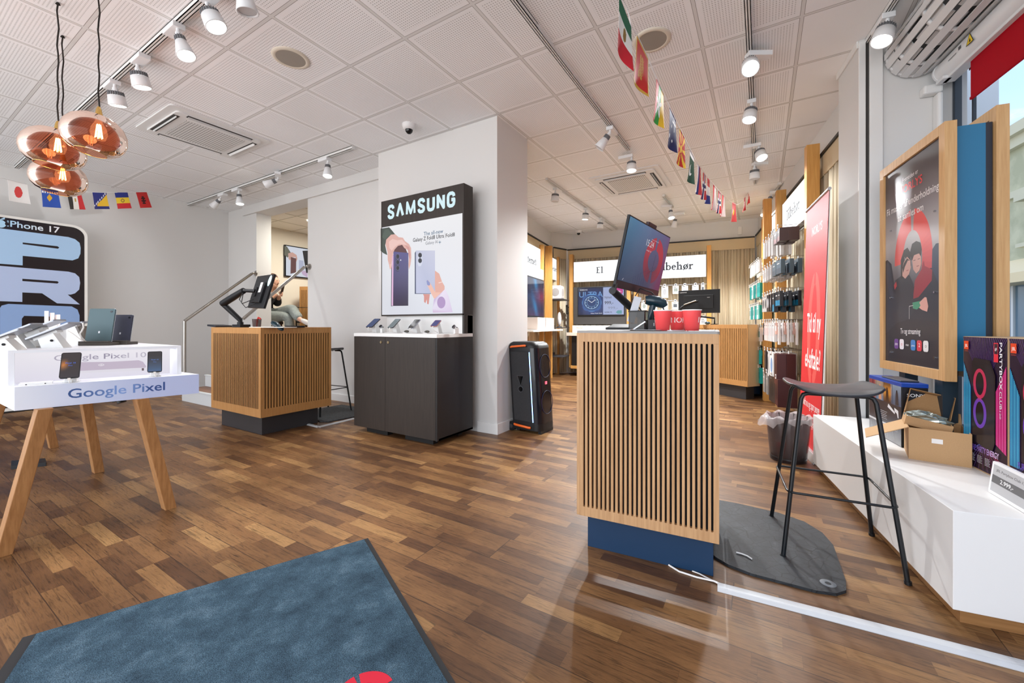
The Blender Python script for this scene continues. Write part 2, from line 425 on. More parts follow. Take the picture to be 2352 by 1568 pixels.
# raised back office behind the opening
b = MB(mat('beige_carpet_floor', (120, 96, 74), .8)); b.box(-8.28, -3.92, 3.84, 7.4, .55, .68); struct('floor_office', b)
CREAM = mat('cream_wall', (226, 219, 205), .8)
b = MB(CREAM); b.box(-8.28, -8.265, 3.84, 7.3, .68, 3.0); struct('wall_office_left', b)
b = MB(CREAM); b.box(-8.28, -3.9, 7.3, 7.4, .68, 3.1); struct('wall_office_far', b)
b = MB(CREAM); b.box(-4.0, -3.9, 3.885, 7.3, 0, 3.1); struct('wall_office_right', b)
b = MB(CREAM); b.box(-8.28, -3.9, 3.84, 7.3, 2.98, 3.08)
b.m(mat('office_ceiling_seam', (176, 166, 148), .8))
for k in range(7): b.box(-8.2+k*.6, -8.19+k*.6, 3.9, 7.3, 2.976, 2.98)
for k in range(6): b.box(-8.28, -4, 4.1+k*.6, 4.11+k*.6, 2.976, 2.98)
struct('ceiling_office', b)

# ---------------------------------------------------------------- back room shell (turned 9 degrees, frame R)
b = MB(WALL); b.box(-2.8, -2.69, 3.9, 8.55, 0, CH); b.prism([(-2.8, 8.55), (-2.69, 8.55), (-2.30, 8.90), (-2.30, 9.0), (-2.8, 9.0)], 0, CH)
struct('wall_back_left', b, R)
b = MB(WALL); b.box(-2.3, 1.42, 8.92, 9.02, 0, CH); struct('wall_back', b, R)
b = MB(WALL); b.box(1.33, 1.45, 4.03, 8.92, 0, CH); struct('wall_right', b, R)
# corner column with casing strips and the return beside the window
b = MB(WALL); b.box(1.17, 1.75, 3.62, 4.03, 0, CH)
struct('wall_column', b, R)
b = MB(WHITE); b.box(1.165, 1.205, 3.605, 3.62, 0, CH-.02); b.box(1.225, 1.30, 3.60, 3.62, 0, CH-.02)
b.box(1.158, 1.17, 3.625, 4.045, CH-.05, CH); struct('trim_1', b, R, bevel=.003)
b = MB(mat('shadow_gap', (60, 58, 56), .8)); b.box(1.205, 1.225, 3.612, 3.62, 0, CH-.02); struct('trim_2', b, R)
b = MB(WHITE); b.box(1.57, 1.60, 3.55, 3.62, 0, 2.62); b.box(1.50, 1.60, 3.55, 3.62, 2.62, 2.68); struct('trim_3', b, R, bevel=.012)

# ---------------------------------------------------------------- shop window (plane x=1.68 in R)
FRAME = mat('dark_blue_window_frame', (38, 50, 62), .35)
GLASS = mat('window_glass', (255, 255, 255), .0, trans=1, ior=1.02)
def wbox(mb, y0, y1, z0, z1, x0=1.665, x1=1.705): mb.box(x0, x1, y0, y1, z0, z1)
b = MB(WALL); b.box(1.62, 1.75, -2.8, 3.6, 0, .36); b.box(1.62, 1.75, -2.8, 3.6, 3.0, CH); struct('wall_window', b, R)
b = MB(FRAME)
wbox(b, 3.575, 3.6, .36, 3.0); wbox(b, -2.8, 3.6, .36, .42); wbox(b, -2.8, 3.6, 2.94, 3.0)
for y, k in ((3.43, .006), (.7, .025), (-1.2, .025)): wbox(b, y-k, y+k, .36, 3.0, 1.68, 1.70)
o = struct('window_1', b, R, bevel=.003)
g = MB(GLASS); g.box(1.685, 1.695, -2.8, 3.54, .42, 2.94); sub('pane', g, o)
# street outside
b = MB(speckle('street_paving', (120, 118, 114), (146, 143, 138), 6, .9, .2)); b.box(1.75, 30, -25, 40, -.25, -.15); struct('ground_street', b, R)
# ================================================================ ceiling fittings
LAMPW = mat('white_lamp_metal', (228, 230, 232), .4)
TRK = mat('white_track', (222, 222, 220), .4)
SLOT = mat('track_slot_dark', (120, 114, 108), .5)
LENS = mat('lit_lamp_lens', (255, 252, 244), .3, emit=14)
LENSOFF = mat('unlit_lamp_lens', (200, 202, 206), .3)
FIN = mat('heatsink_fins', (120, 122, 126), .5)
def track(p0, p1, label, fr=G):
    (x0, y0), (x1, y1) = p0, p1; L_ = math.hypot(x1-x0, y1-y0); a = math.atan2(y1-y0, x1-x0)
    f = fr.at(x0, y0, CH, a); b = MB(TRK)
    t = T('lighting_track', label, 'lighting track', f)
    w_, h = .018, .034
    b.box(0, L_, -w_, -w_+.005, -h, 0); b.box(0, L_, w_-.005, w_, -h, 0); b.box(0, L_, -w_, w_, -.006, 0)
    b.box(0, L_, -w_, -w_+.0145, -h, -h+.004); b.box(0, L_, w_-.0145, w_, -h, -h+.004)
    b.box(-.004, 0, -w_, w_, -h, 0); b.box(L_, L_+.004, -w_, w_, -h, 0); part('rail', b, t)
    s = MB(SLOT); s.box(.002, L_-.002, -w_+.006, w_-.006, -.012, -.007); part('slot', s, t)
    return t
# heads: style 'ring' (short finned drum), 'cone' (tapered shade), aimed by azimuth/tilt, with box driver beside
def spot(x, y, aim, label, style='ring', on=True, drv=0, power=62, fr=G, group=None, size=80):
    f = fr.at(x, y, CH-.034); t = T('track_spotlight', label, 'spotlight', f, group=group)
    az, tilt = math.radians(aim[0]), math.radians(aim[1])
    b = MB(LAMPW); d = Vector((math.cos(math.radians(drv)), math.sin(math.radians(drv)), 0)); n_ = Vector((-d.y, d.x, 0))
    # driver box lying under the track
    vs = [d*a+n_*c+Vector((0, 0, z)) for z in (-.035, 0) for a, c in ((-.02, -.035), (.15, -.035), (.15, .035), (-.02, .035))]
    b.add(vs, [(0, 3, 2, 1), (4, 5, 6, 7), (0, 1, 5, 4), (1, 2, 6, 5), (2, 3, 7, 6), (3, 0, 4, 7)]); part('driver_box', b, t, bevel=.003)
    ax = Vector((math.cos(az)*math.sin(tilt), math.sin(az)*math.sin(tilt), -math.cos(tilt)))
    k = Vector((0, 0, -.06)); a = MB(LAMPW); a.cyl((0, 0, -.03), k, .011); a.cyl(k, k+ax*.035, .016, .022); part('swivel_arm', a, t)
    h = MB(LAMPW); q = Matrix.Translation(k+ax*.03) @ ax.to_track_quat('Z', 'Y').to_matrix().to_4x4(); h.M = q
    fin = MB(FIN); fin.M = q; ln = MB(LENS if on else LENSOFF); ln.M = q
    if style == 'ring':
        fin.lathe([(.02, 0), (.046, .004), (.048, .03)], n=24)
        for i in range(22):
            an = 2*math.pi*i/22; c, s_ = math.cos(an), math.sin(an); fin.cyl((c*.049, s_*.049, .002), (c*.052, s_*.052, .034), .0028, n=4)
        h.lathe([(.045, .03), (.055, .034), (.060, .105), (.056, .112), (.052, .104)], n=32); L0, r = .103, .052
    else:
        fin.lathe([(.012, 0), (.026, .003), (.028, .04)], n=20)
        for i in range(14):
            an = 2*math.pi*i/14; c, s_ = math.cos(an), math.sin(an); fin.cyl((c*.029, s_*.029, .002), (c*.031, s_*.031, .042), .0024, n=4)
        h.lathe([(.026, .038), (.034, .043), (.056, .15), (.052, .152), (.047, .143)], n=32); L0, r = .142, .047
    part('heat_sink', fin, t); part('lamp_head', h, t)
    ln.lathe([(.0005, L0), (r, L0)], n=28); part('lens', ln, t)
    if on:
        ld = bpy.data.lights.new('spot_beam', 'SPOT'); ld.energy = power; ld.spot_size = math.radians(size); ld.spot_blend = .6; ld.shadow_soft_size = .045
        ld.color = (.965, .985, 1.0)
        lo = bpy.data.objects.new('spot_beam', ld); COL.objects.link(lo); lo.parent = t.o
        lo.location = k+ax*(.03+L0+.02); lo.rotation_euler = (-ax).to_track_quat('Z', 'Y').to_euler()
    return t
TX3, TX4 = -1.317, -.078
track((-8.2, 1.15), (-2.2, 1.15), 'long white track nearest the pendant lamps, running to the left wall')
track((-8.27, 3.0), (-4.0, 3.0), 'white track along the white lintel, ending above the black stand')
track((TX3, .2), (TX3, 4.66), 'white track running from overhead towards the right ceiling cassette')
track((TX4, .4), (TX4, 6.7), 'white track above the flag string, nearest the right wall')
track((-2.56, 5.03), (-2.62, 8.4), 'white track over the far left of the back room')
track((TX3, 6.6), (TX3, 7.35), 'short white track piece behind the right ceiling cassette')
track((.22, 6.9), (.02, 8.2), 'white track at the far right corner above the wooden posts')
track((1.222, 3.64), (1.222, 1.6), 'white track beside the window blind at the right', R)
gt = lambda u, v: gfl(u, v, CH-.02)
def spx(u, v, Yc=None, Xc=None):   # where a lamp head seen at (u, v) meets its track
    p = gfl(u, v, CH-.1)
    return (Xc if Xc is not None else p.x, Yc if Yc is not None else p.y)
x, _ = spx(82, 358, Yc=1.15); spot(x, 1.15, (90, 20), 'unlit-looking drum spotlight behind the pendant lamps, farthest on its track', on=False)
x, _ = spx(255, 200, Yc=1.15); spot(x, 1.15, (120, 12), 'lit finned drum spotlight just right of the pendant cords', drv=180)
x, _ = spx(320, 160, Yc=1.15); spot(x, 1.15, (90, 12), 'lit drum spotlight with a square driver box above it', drv=0)
x, _ = spx(415, 80, Yc=1.15); spot(x, 1.15, (20, 22), 'slim lit spotlight pointing down right above the left cassette', style='cone', drv=180)
x, _ = spx(478, 20, Yc=1.15); spot(x, 1.15, (30, 25), 'large bright spotlight cut by the top edge, left of centre')
x, _ = spx(600, -20, Yc=1.15); spot(x, 1.15, (90, 10), 'white lamp barely showing at the top edge beside the bright one', on=False, style='cone')
x, _ = spx(498, 455, Yc=3.0); spot(x, 3.0, (200, 50), 'farthest spotlight of the lintel track, turned away to the left', style='cone', on=False)
x, _ = spx(557, 445, Yc=3.0); spot(x, 3.0, (0, 10), 'lit cone spotlight above the doorway to the office', style='cone', drv=180)
x, _ = spx(622, 408, Yc=3.0); spot(x, 3.0, (220, 62), 'lit spotlight with sideways box facing the room near the lintel', style='cone', drv=-30, power=50)
x, _ = spx(767, 380, Yc=3.0); spot(x, 3.0, (320, 12), 'lit cone spotlight left of the pillar and black stand', style='cone', drv=180)
_, y = spx(1384, 310, Xc=TX3); spot(TX3, y, (190, 38), 'spotlight under a white box aimed left towards the pillar', style='cone', on=False, drv=90)
_, y = spx(1456, 367, Xc=TX3); spot(TX3, y, (280, 8), 'lit spotlight in front of the right ceiling cassette', style='ring', drv=180, power=260, size=130)
_, y = spx(1128, 2, Xc=TX3); spot(TX3, .95, (0, 8), 'white lamp barely showing at the top edge, middle', on=False)
_, y = spx(1719, 143, Xc=TX4); spot(TX4, y, (275, 40), 'brightest spotlight glaring straight at the viewer, upper right', drv=30, power=50)
_, y = spx(1729, 245, Xc=TX4); spot(TX4, y, (240, 16), 'lit finned drum spotlight below the glaring one', drv=90)
_, y = spx(1749, 342, Xc=TX4); spot(TX4+.05, y, (300, 25), 'lit spotlight with a long white box to its left', style='ring', drv=180, power=60, size=90)
_, y = spx(1735, 385, Xc=TX4); spot(TX4, y, (90, 6), 'unlit drum spotlight at the far end of the right track', on=False, drv=30)
for v_, u_, lab in ((440, 1285, 'nearest lamp of the far left back-room track, under a long box'), (487, 1341, 'middle lamp of the far left back-room track'), (508, 1380, 'farthest lamp of the far left back-room track')):
    p = spx(u_, v_, Xc=-2.59); spot(-2.59, p[1], (180, 5), lab, on=v_ == 487, drv=90, power=420, size=150)  # middle lamp switched on, its beam added to brighten the back room
spot(TX3, 7.15, (300, 18), 'lit cone spotlight above the large tilted monitor', style='cone', drv=200, power=420, size=150)
spot(TX3-.02, 7.75, (150, 12), 'unlit cone lamp just behind the one above the tilted monitor', style='cone', on=False)
spot(.12, 7.2, (240, 30), 'white lamp with flat box high in the far right corner', style='cone', on=False, drv=0)
spot(.04, 7.75, (260, 20), 'lit cone spotlight in the far right corner near the posts', style='cone', drv=0, power=330, size=150)
spot(1.222, 3.32, (215, 22), 'large lit drum spotlight beside the window fan unit', fr=R, drv=90, power=36)

# ceiling cassettes
ACW = mat('cassette_plastic', (224, 224, 223), .4); ACD = mat('cassette_dark_slot', (42, 38, 34), .5)
def m_grille():
    m = mat('cassette_grille', (216, 216, 214), .5); t = NT(m); tc = t.n('ShaderNodeTexCoord'); sp = t.n('ShaderNodeSeparateXYZ', {0: tc.outputs['Object']})
    a = t.math('SUBTRACT', t.math('FRACT', t.math('MULTIPLY', sp.outputs[0], 42)), .5); b_ = t.math('SUBTRACT', t.math('FRACT', t.math('MULTIPLY_ADD', sp.outputs[1], 42, .5)), .5)
    d = t.math('ADD', t.math('MULTIPLY', a, a), t.math('MULTIPLY', b_, b_)); f = t.math('LESS_THAN', d, .085)
    t.link(t.n('ShaderNodeMixRGB', {0: f, 1: lin((222, 222, 220))+(1,), 2: lin((96, 92, 90))+(1,)}).outputs[0], 'Base Color'); return m
GR = m_grille()
def cassette(x, y, label, s=.95):
    f = G.at(x, y, CH); t = T('ceiling_cassette', label, 'air conditioner', f); h = s/2
    b = MB(ACW); b.rbox(-h, h, -h, h, -.014, 0, .05); b.rbox(-h+.07, h-.07, -h+.07, h-.07, -.03, -.014, .04); part('fascia', b, t, bevel=.006)
    g = MB(GR); g.rbox(-.26, .26, -.26, .26, -.036, -.03, .01); part('intake_grille', g, t)
    for k in range(4):
        a = math.pi/2*k; c, n_ = math.cos(a), math.sin(a)
        M = Matrix.Rotation(a, 4, 'Z'); d = MB(ACD); d.M = M; d.box(-.29, .29, .325, .375, -.032, -.028)
        o = part('air_outlet', d, t); v = MB(ACW); v.M = M; v.add([(-.28, .338, -.033), (.28, .338, -.033), (.28, .352, -.05), (-.28, .352, -.05)], [(0, 1, 2, 3)]); v.box(-.28, .28, .348, .353, -.046, -.03); sub('louvre_blade', v, o)
cassette(-5.1, 2.0, 'white ceiling cassette air conditioner left of centre above the parquet', .9)
cassette(-1.6, 5.8, 'white ceiling cassette air conditioner above the back room')
# round ceiling speakers
def rspk(p, label, r=.12):
    f = G.at(p[0], p[1], CH); t = T('ceiling_speaker', label, 'speaker', f)
    b = MB(mat('ivory_plastic', (216, 208, 192), .5)); b.lathe([(r*.78, -.008), (r*.85, -.012), (r, -.006), (r*1.01, 0)], n=40); part('rim', b, t)
    g = MB(mat('speaker_mesh_taupe', (152, 146, 136), .7)); g.lathe([(.0005, -.009), (r*.8, -.008)], n=40); part('mesh_cover', g, t)
rspk((-3.086, 1.764), 'round beige ceiling speaker above the middle of the shop', .13)
rspk((-.676, 2.985), 'round beige ceiling speaker beside the flag string', .13)
def domecam(p, label, r=.055):
    f = G.at(p[0], p[1], CH); t = T('dome_camera', label, 'security camera', f)
    b = MB(mat('camera_white', (226, 226, 226), .4)); b.lathe([(r*1.1, 0), (r*1.08, -.02), (r*.95, -.045), (r*.6, -.055)], n=32); part('housing', b, t)
    g = MB(mat('smoked_dome', (12, 12, 14), .08)); g.lathe([(r*.62, -.05), (r*.55, -.075), (r*.3, -.092), (.0005, -.097)], n=24); part('dome', g, t)
domecam((-3.08, 2.97), 'white dome security camera on the ceiling in front of the pillar', .062)
domecam((-3.40, 8.2), 'small dome security camera in the far corner of the back room', .06)

# ---------------------------------------------------------------- pendants
def m_amber():
    m = bpy.data.materials.new('copper_tinted_glass'); m.use_nodes = True; t = m.node_tree; t.nodes.clear()
    o = t.nodes.new('ShaderNodeOutputMaterial'); g = t.nodes.new('ShaderNodeBsdfGlossy'); g.inputs['Roughness'].default_value = .02; g.inputs[0].default_value = (1, .8, .7, 1)
    tr = t.nodes.new('ShaderNodeBsdfTransparent'); tr.inputs[0].default_value = lin((226, 164, 138))+(1,)
    fr = t.nodes.new('ShaderNodeFresnel'); fr.inputs[0].default_value = 1.32; mx_ = t.nodes.new('ShaderNodeMixShader')
    t.links.new(fr.outputs[0], mx_.inputs[0]); t.links.new(tr.outputs[0], mx_.inputs[1]); t.links.new(g.outputs[0], mx_.inputs[2]); t.links.new(mx_.outputs[0], o.inputs[0]); return m
AMBER = m_amber(); BRASS = mat('brass', (214, 176, 104), .25, metal=1); BLKCORD = mat('black_cord', (32, 26, 22), .7)
def m_bulbglass():
    m = bpy.data.materials.new('clear_bulb_glass'); m.use_nodes = True; t = m.node_tree; t.nodes.clear()
    o = t.nodes.new('ShaderNodeOutputMaterial'); g = t.nodes.new('ShaderNodeBsdfGlossy'); g.inputs['Roughness'].default_value = .03
    tr = t.nodes.new('ShaderNodeBsdfTransparent'); tr.inputs[0].default_value = (1, .93, .85, 1); mx_ = t.nodes.new('ShaderNodeMixShader'); mx_.inputs[0].default_value = .08
    em = t.nodes.new('ShaderNodeEmission'); em.inputs[0].default_value = (1, .74, .45, 1); em.inputs[1].default_value = .22; ad_ = t.nodes.new('ShaderNodeAddShader'); t.links.new(tr.outputs[0], ad_.inputs[0]); t.links.new(em.outputs[0], ad_.inputs[1])
    t.links.new(ad_.outputs[0], mx_.inputs[1]); t.links.new(g.outputs[0], mx_.inputs[2]); t.links.new(mx_.outputs[0], o.inputs[0]); return m
BULB = m_bulbglass()
def pendant(p, zc, r, label, fil, power):
    f = G.at(p.x, p.y, zc); t = T('pendant_lamp', label, 'pendant lamp', f); q = r/.15; top = CH-zc
    c = MB(BLKCORD); pts = [(math.sin(i*1.3)*.0035, math.cos(i*1.7)*.0035, .155*q+(top-.155*q)*i/14) for i in range(15)]; c.tube(pts, .0045, 6); c.cyl((0, 0, top-.012), (0, 0, top), .012, .006); part('cord', c, t)
    s = MB(BRASS); s.lathe([(.006, .17*q), (.012, .155*q), (.016, .13*q), (.024, .106*q)], n=20); part('socket', s, t)
    vd = Vector((p.x, p.y, 0)).normalized(); TM = Matrix.Translation((0, 0, .10*q)) @ Matrix.Rotation(math.radians(9), 4, vd) @ Matrix.Translation((0, 0, -.10*q))
    g = MB(AMBER); g.M = TM; prof = [(.024, .112), (.05, .108), (.088, .092), (.122, .062), (.143, .022), (.150, -.018), (.145, -.055), (.128, -.088), (.10, -.112), (.072, -.124)]
    g.lathe([(a*q, z*q) for a, z in prof], n=48); part('glass_shade', g, t, 'copper tinted glass globe')
    rm = MB(BRASS); rm.M = TM; rm.tube([(.072*q*math.cos(2*math.pi*i/32), .072*q*math.sin(2*math.pi*i/32), -.124*q) for i in range(33)], .0018, 6, cap=False); part('rim_band', rm, t)
    bl = MB(BULB); bl.lathe([(.013, .10*q), (.017, .075*q), (.034, .04*q), (.040, .005*q), (.03, -.03*q), (.0005, -.042*q)], n=24); bu = part('bulb', bl, t)
    fi = MB(mat('glowing_filament_%d' % fil, (255, 206, 140), .5, emit=fil))
    for i in range(6):
        a = 2*math.pi*i/6; fi.cyl((.008*math.cos(a), .008*math.sin(a), .06*q), (.017*math.cos(a), .017*math.sin(a), -.022*q), .0022, n=6)
    sub('filament', fi, bu)
    ld = bpy.data.lights.new('bulb_glow', 'POINT'); ld.energy = power; ld.color = (1, .72, .42); ld.shadow_soft_size = .03
    lo = bpy.data.objects.new('bulb_glow', ld); COL.objects.link(lo); lo.parent = t.o; lo.location = (0, 0, 0)
p = gat(133, 2.569); pendant(p, 2.19, .149, 'copper glass pendant lamp, left one of the upper two', 60, 3)
p = gat(144, 2.863); pendant(p, 2.115, .145, 'copper glass pendant lamp, lowest of the cluster with a dim filament', 25, .8)
p = gat(227, 2.45); pendant(p, 2.22, .147, 'copper glass pendant lamp, highest and rightmost of the cluster', 60, 3)

# ---------------------------------------------------------------- flag strings
def fl_japan(s, t): return (226, 60, 60) if math.hypot((s-.5)*1.4, t-.5) < .27 else (250, 250, 250)
def fl_kosovo(s, t):
    if abs((s-.45)*1.2)+abs(t-.5) < .2: return (238, 184, 40)
    if t > .72 and abs(((s*7) % 1)-.5) < .3 and t < .84: return (250, 250, 250)
    return (28, 82, 190)
def fl_egypt(s, t): return ((44, 38, 34) if s < .33 else (245, 242, 236) if s < .68 else (206, 34, 42)) if not (.44 < s < .56 and .42 < t < .6) else (196, 160, 80)
def fl_bosnia(s, t):
    if t < .16: return (30, 40, 120)
    if s > .25+(.92-t)*-.0 and (s-.28) > (1-t)*-.2 and t < .16+(s-.1)*.8: return (240, 192, 44)
    if abs(t-(.2+(s-.05)*.85)) < .06 and int(s*14) % 2 == 0: return (250, 250, 250)
    return (32, 42, 128)
def fl_moldova(s, t): return (150, 110, 50) if math.hypot(s-.5, (t-.5)*1.2) < .14 and math.hypot(s-.5, (t-.5)*1.2) > .08 else ((34, 50, 140) if t > .68 else (246, 212, 50) if t > .34 else (214, 36, 48))
def fl_albania(s, t): return (70, 20, 22) if abs(s-.5) < .22*(1-abs(t-.5)*1.8) and abs(t-.5) < .26 and (int(t*18) % 3 or abs(s-.5) < .08) else (222, 44, 44)
def fl_mexico(s, t): return (150, 120, 60) if math.hypot(s-.5, (t-.5)*.9) < .11 else ((0, 104, 71) if t > .67 else (246, 246, 240) if t > .33 else (206, 32, 48))
def fl_montenegro(s, t): return (214, 170, 70) if min(s, 1-s, t, 1-t) < .06 or (abs(s-.5) < .16 and abs(t-.5) < .24 and int(s*20+t*9) % 3) else (212, 44, 40)
def fl_myanmar(s, t):
    a = math.atan2(t-.5, s-.5); r = math.hypot(s-.5, (t-.5)*.8); 
    if r < .17+.13*math.cos(5*(a-math.pi/2)): return (252, 252, 252)
    return (244, 196, 48) if s > .67 else (58, 168, 72) if s > .33 else (224, 44, 60)
def fl_aus(s, t): return (250, 250, 250) if (t > .55 and s > .5 and (abs(s-.75) < .03 or abs(t-.78) < .04)) or math.hypot((s-.25)*1, t-.3) < .06 or math.hypot(s-.6, t-.25) < .04 or math.hypot(s-.4, t-.6) < .04 else (40, 44, 96)
def fl_maced(s, t):
    a = math.atan2(t-.5, s-.5); r = math.hypot(s-.5, t-.5)
    return (248, 206, 60) if r < .12 or (math.cos(8*a) > .35 and r > .02) and r > .17 else (206, 44, 36)
def fl_pak(s, t):
    if t > .8: return (250, 250, 250)
    if math.hypot(s-.5, (t-.4)*1.1) < .2 and math.hypot(s-.58, (t-.46)*1.1) > .17: return (250, 250, 250)
    return (28, 76, 56)
def fl_rwb(s, t): return (245, 245, 248) if s < .4 else (46, 60, 130) if s < .7 else (206, 60, 66)
def fl_rw(s, t): return (216, 50, 52) if s < .5 else (248, 246, 244)
def fl_nor(s, t): return (40, 50, 110) if abs(t-.5) < .07 or abs(s-.6) < .09 else (250, 250, 250) if abs(t-.5) < .14 or abs(s-.6) < .17 else (204, 50, 56)
def fl_ned(s, t): return (206, 56, 56) if t > .66 else (248, 248, 248) if t > .33 else (58, 74, 150)
def fl_viet(s, t): return (246, 210, 60) if math.hypot(s-.5, t-.5) < .16 else (220, 46, 44)
def fl_turk(s, t): return (250, 250, 250) if .12 < math.hypot(s-.5, t-.5) < .2 and t > .4 else (206, 36, 44)
def flag(p0, p1, fn, label, h=.2, curl=.02, sway=(0, 0), group=None, rev=False):
    """flag hung along the string between p0 and p1"""
    p0, p1 = Vector(p0), Vector(p1); d = p1-p0; W = d.length; a = math.atan2(d.y, d.x)
    f = Frame(a, p0.x, p0.y, p0.z); sl = d.z/max(1e-6, math.hypot(d.x, d.y)); hw = math.hypot(d.x, d.y)
    nx, ny = 40, 48; mb = MB(artmat('flag_paper', 0, .6)); vs = []
    for j in range(ny+1):
        for i in range(nx+1):
            s_, t_ = i/nx, 1-j/ny; k = j/ny
            x = s_*hw+sway[0]*k; z = s_*hw*sl-k*h; y = curl*math.sin(s_*3.1+.4)*k*k*2+sway[1]*k
            vs.append((x, y, z))
    fs = []; cs = []
    for j in range(ny):
        for i in range(nx):
            fs.append((j*(nx+1)+i, (j+1)*(nx+1)+i, (j+1)*(nx+1)+i+1, j*(nx+1)+i+1)); s_ = (i+.5)/nx; cs.append(fn(1-s_ if rev else s_, 1-(j+.5)/ny))
    mb.add(vs, fs, cs, smooth=True); n_ = len(vs); 
    o = single('paper_flag', mb, label, 'flag', f, group=group); m_ = o.modifiers.new('sol', 'SOLIDIFY'); m_.thickness = .0006
    return o
STR = mat('white_string', (240, 240, 240), .7)
def string(pts, label):
    b = MB(STR); c = Vector(pts[0]); b.tube([Vector(p)-c for p in pts], .0022, 5); o = bpy.data.objects.new('flag_string', b.mesh('flag_string')); COL.objects.link(o); o.location = c; meta(o, label, 'string')
def lerp_pts(P, n=6):
    out = []
    for i in range(len(P)-1):   # catmull
        a = P[max(0, i-1)]; b_ = P[i]; c = P[i+1]; d = P[min(len(P)-1, i+2)]
        for k in range(n):
            t = k/n; out.append(.5*((2*b_)+(c-a)*t+(2*a-5*b_+4*c-d)*t*t+(3*b_-a-3*c+d)*t**3))
    out.append(P[-1]); return out
# left string: measured depth along it grows from the near end to its ceiling hook
LS = [(-70, 395, 3.75), (0, 408, 4.0), (95, 430, 4.45), (160, 438, 4.85), (232, 442, 5.3), (282, 442, 5.7), (330, 441, 6.05), (352, 442, 6.25)]
P = [gat(u, d, v=v) for u, v, d in LS]; string(lerp_pts(P), 'thin white string of flags sagging in front of the left wall')
def on_string(PL, u):
    for i in range(len(PL)-1):
        if PL[i][0] <= u <= PL[i+1][0]:
            k = (u-PL[i][0])/(PL[i+1][0]-PL[i][0]); d = PL[i][2]+k*(PL[i+1][2]-PL[i][2]); return gat(u, d, v=PL[i][1]+k*(PL[i+1][1]-PL[i][1]))
for u0, u1, fn, lab, sw in ((17, 63, fl_japan, 'white paper flag with a red disc, leftmost on the wall string', .03), (94, 133, fl_kosovo, 'blue paper flag with a yellow shape beside the lowest pendant', .04),
    (152, 185, fl_egypt, 'black, white and red upright striped paper flag', .07), (212, 244, fl_bosnia, 'blue paper flag with a yellow triangle and white stars', .05),
    (263, 293, fl_moldova, 'blue, yellow and red banded paper flag', .07), (312, 337, fl_albania, 'red paper flag with a black eagle by the string end', .09)):
    flag(on_string(LS, u0), on_string(LS, u1), fn, lab, h=.205, curl=.01, sway=(sw, 0))
# right string hangs over the counter
def rs_d(u):   # depth of the straight ground line of this string at column u
    r = (u-CX)/F_PX; return (.6-.733*1.96)/(r-.733)
RSP = [(1406, -40), (1440, 20), (1450, 62), (1462, 78), (1489, 135), (1508, 180), (1540, 250), (1575, 322), (1605, 380), (1640, 425), (1665, 452), (1688, 468), (1700, 466), (1711, 452), (1722, 437)]
RS = [(u, v, 6.5 if u == 1722 else 5.7 if u == 1711 else 5.0 if u == 1700 else rs_d(u) if u < 1660 else {1665: 3.95, 1688: 4.4}[u]) for u, v in RSP]
P = [gat(u, d, v=v) for u, v, d in RS]; string(lerp_pts(P, 4), 'long white string of flags hanging over the front counter to the back wall')
FL = [(1422, 1450, fl_mexico, 'green, white and red paper flag, nearest on the right string'), (1463, 1489, fl_montenegro, 'red paper flag with a gold border on the right string'),
      (1508, 1524, fl_myanmar, 'yellow, green and red paper flag with a white star'), (1538, 1552, fl_aus, 'dark blue paper flag with white stars'),
      (1561, 1573, fl_maced, 'red paper flag with yellow sun rays'), (1585, 1594, fl_pak, 'dark green paper flag with a white crescent'),
      (1602, 1609, fl_rwb, 'white, blue and red paper flag right behind the green crescent flag'), (1615, 1621, fl_nor, 'red and blue crossed paper flag, eighth along the right string'),
      (1625, 1630, fl_ned, 'red, white and blue paper flag halfway down the right string'), (1638, 1644, fl_rw, 'red and white paper flag before the lowest dip of the right string'),
      (1650, 1655, fl_nor, 'red paper flag with a blue cross near the lowest dip'), (1659, 1665, fl_rw, 'red and white paper flag nearest above the lowest dip'),
      (1682, 1690, fl_viet, 'red paper flag with a yellow star at the lowest dip'), (1709, 1712, fl_turk, 'red paper flag rising after the lowest dip'), (1719, 1721.5, fl_turk, 'dark red paper flag at the far end of the right string')]
for i, (u0, u1, fn, lab) in enumerate(FL):
    flag(on_string(RS, u0), on_string(RS, u1), fn, lab, h=.2, curl=.012, sway=(-.012 if i % 3 else .01, 0))
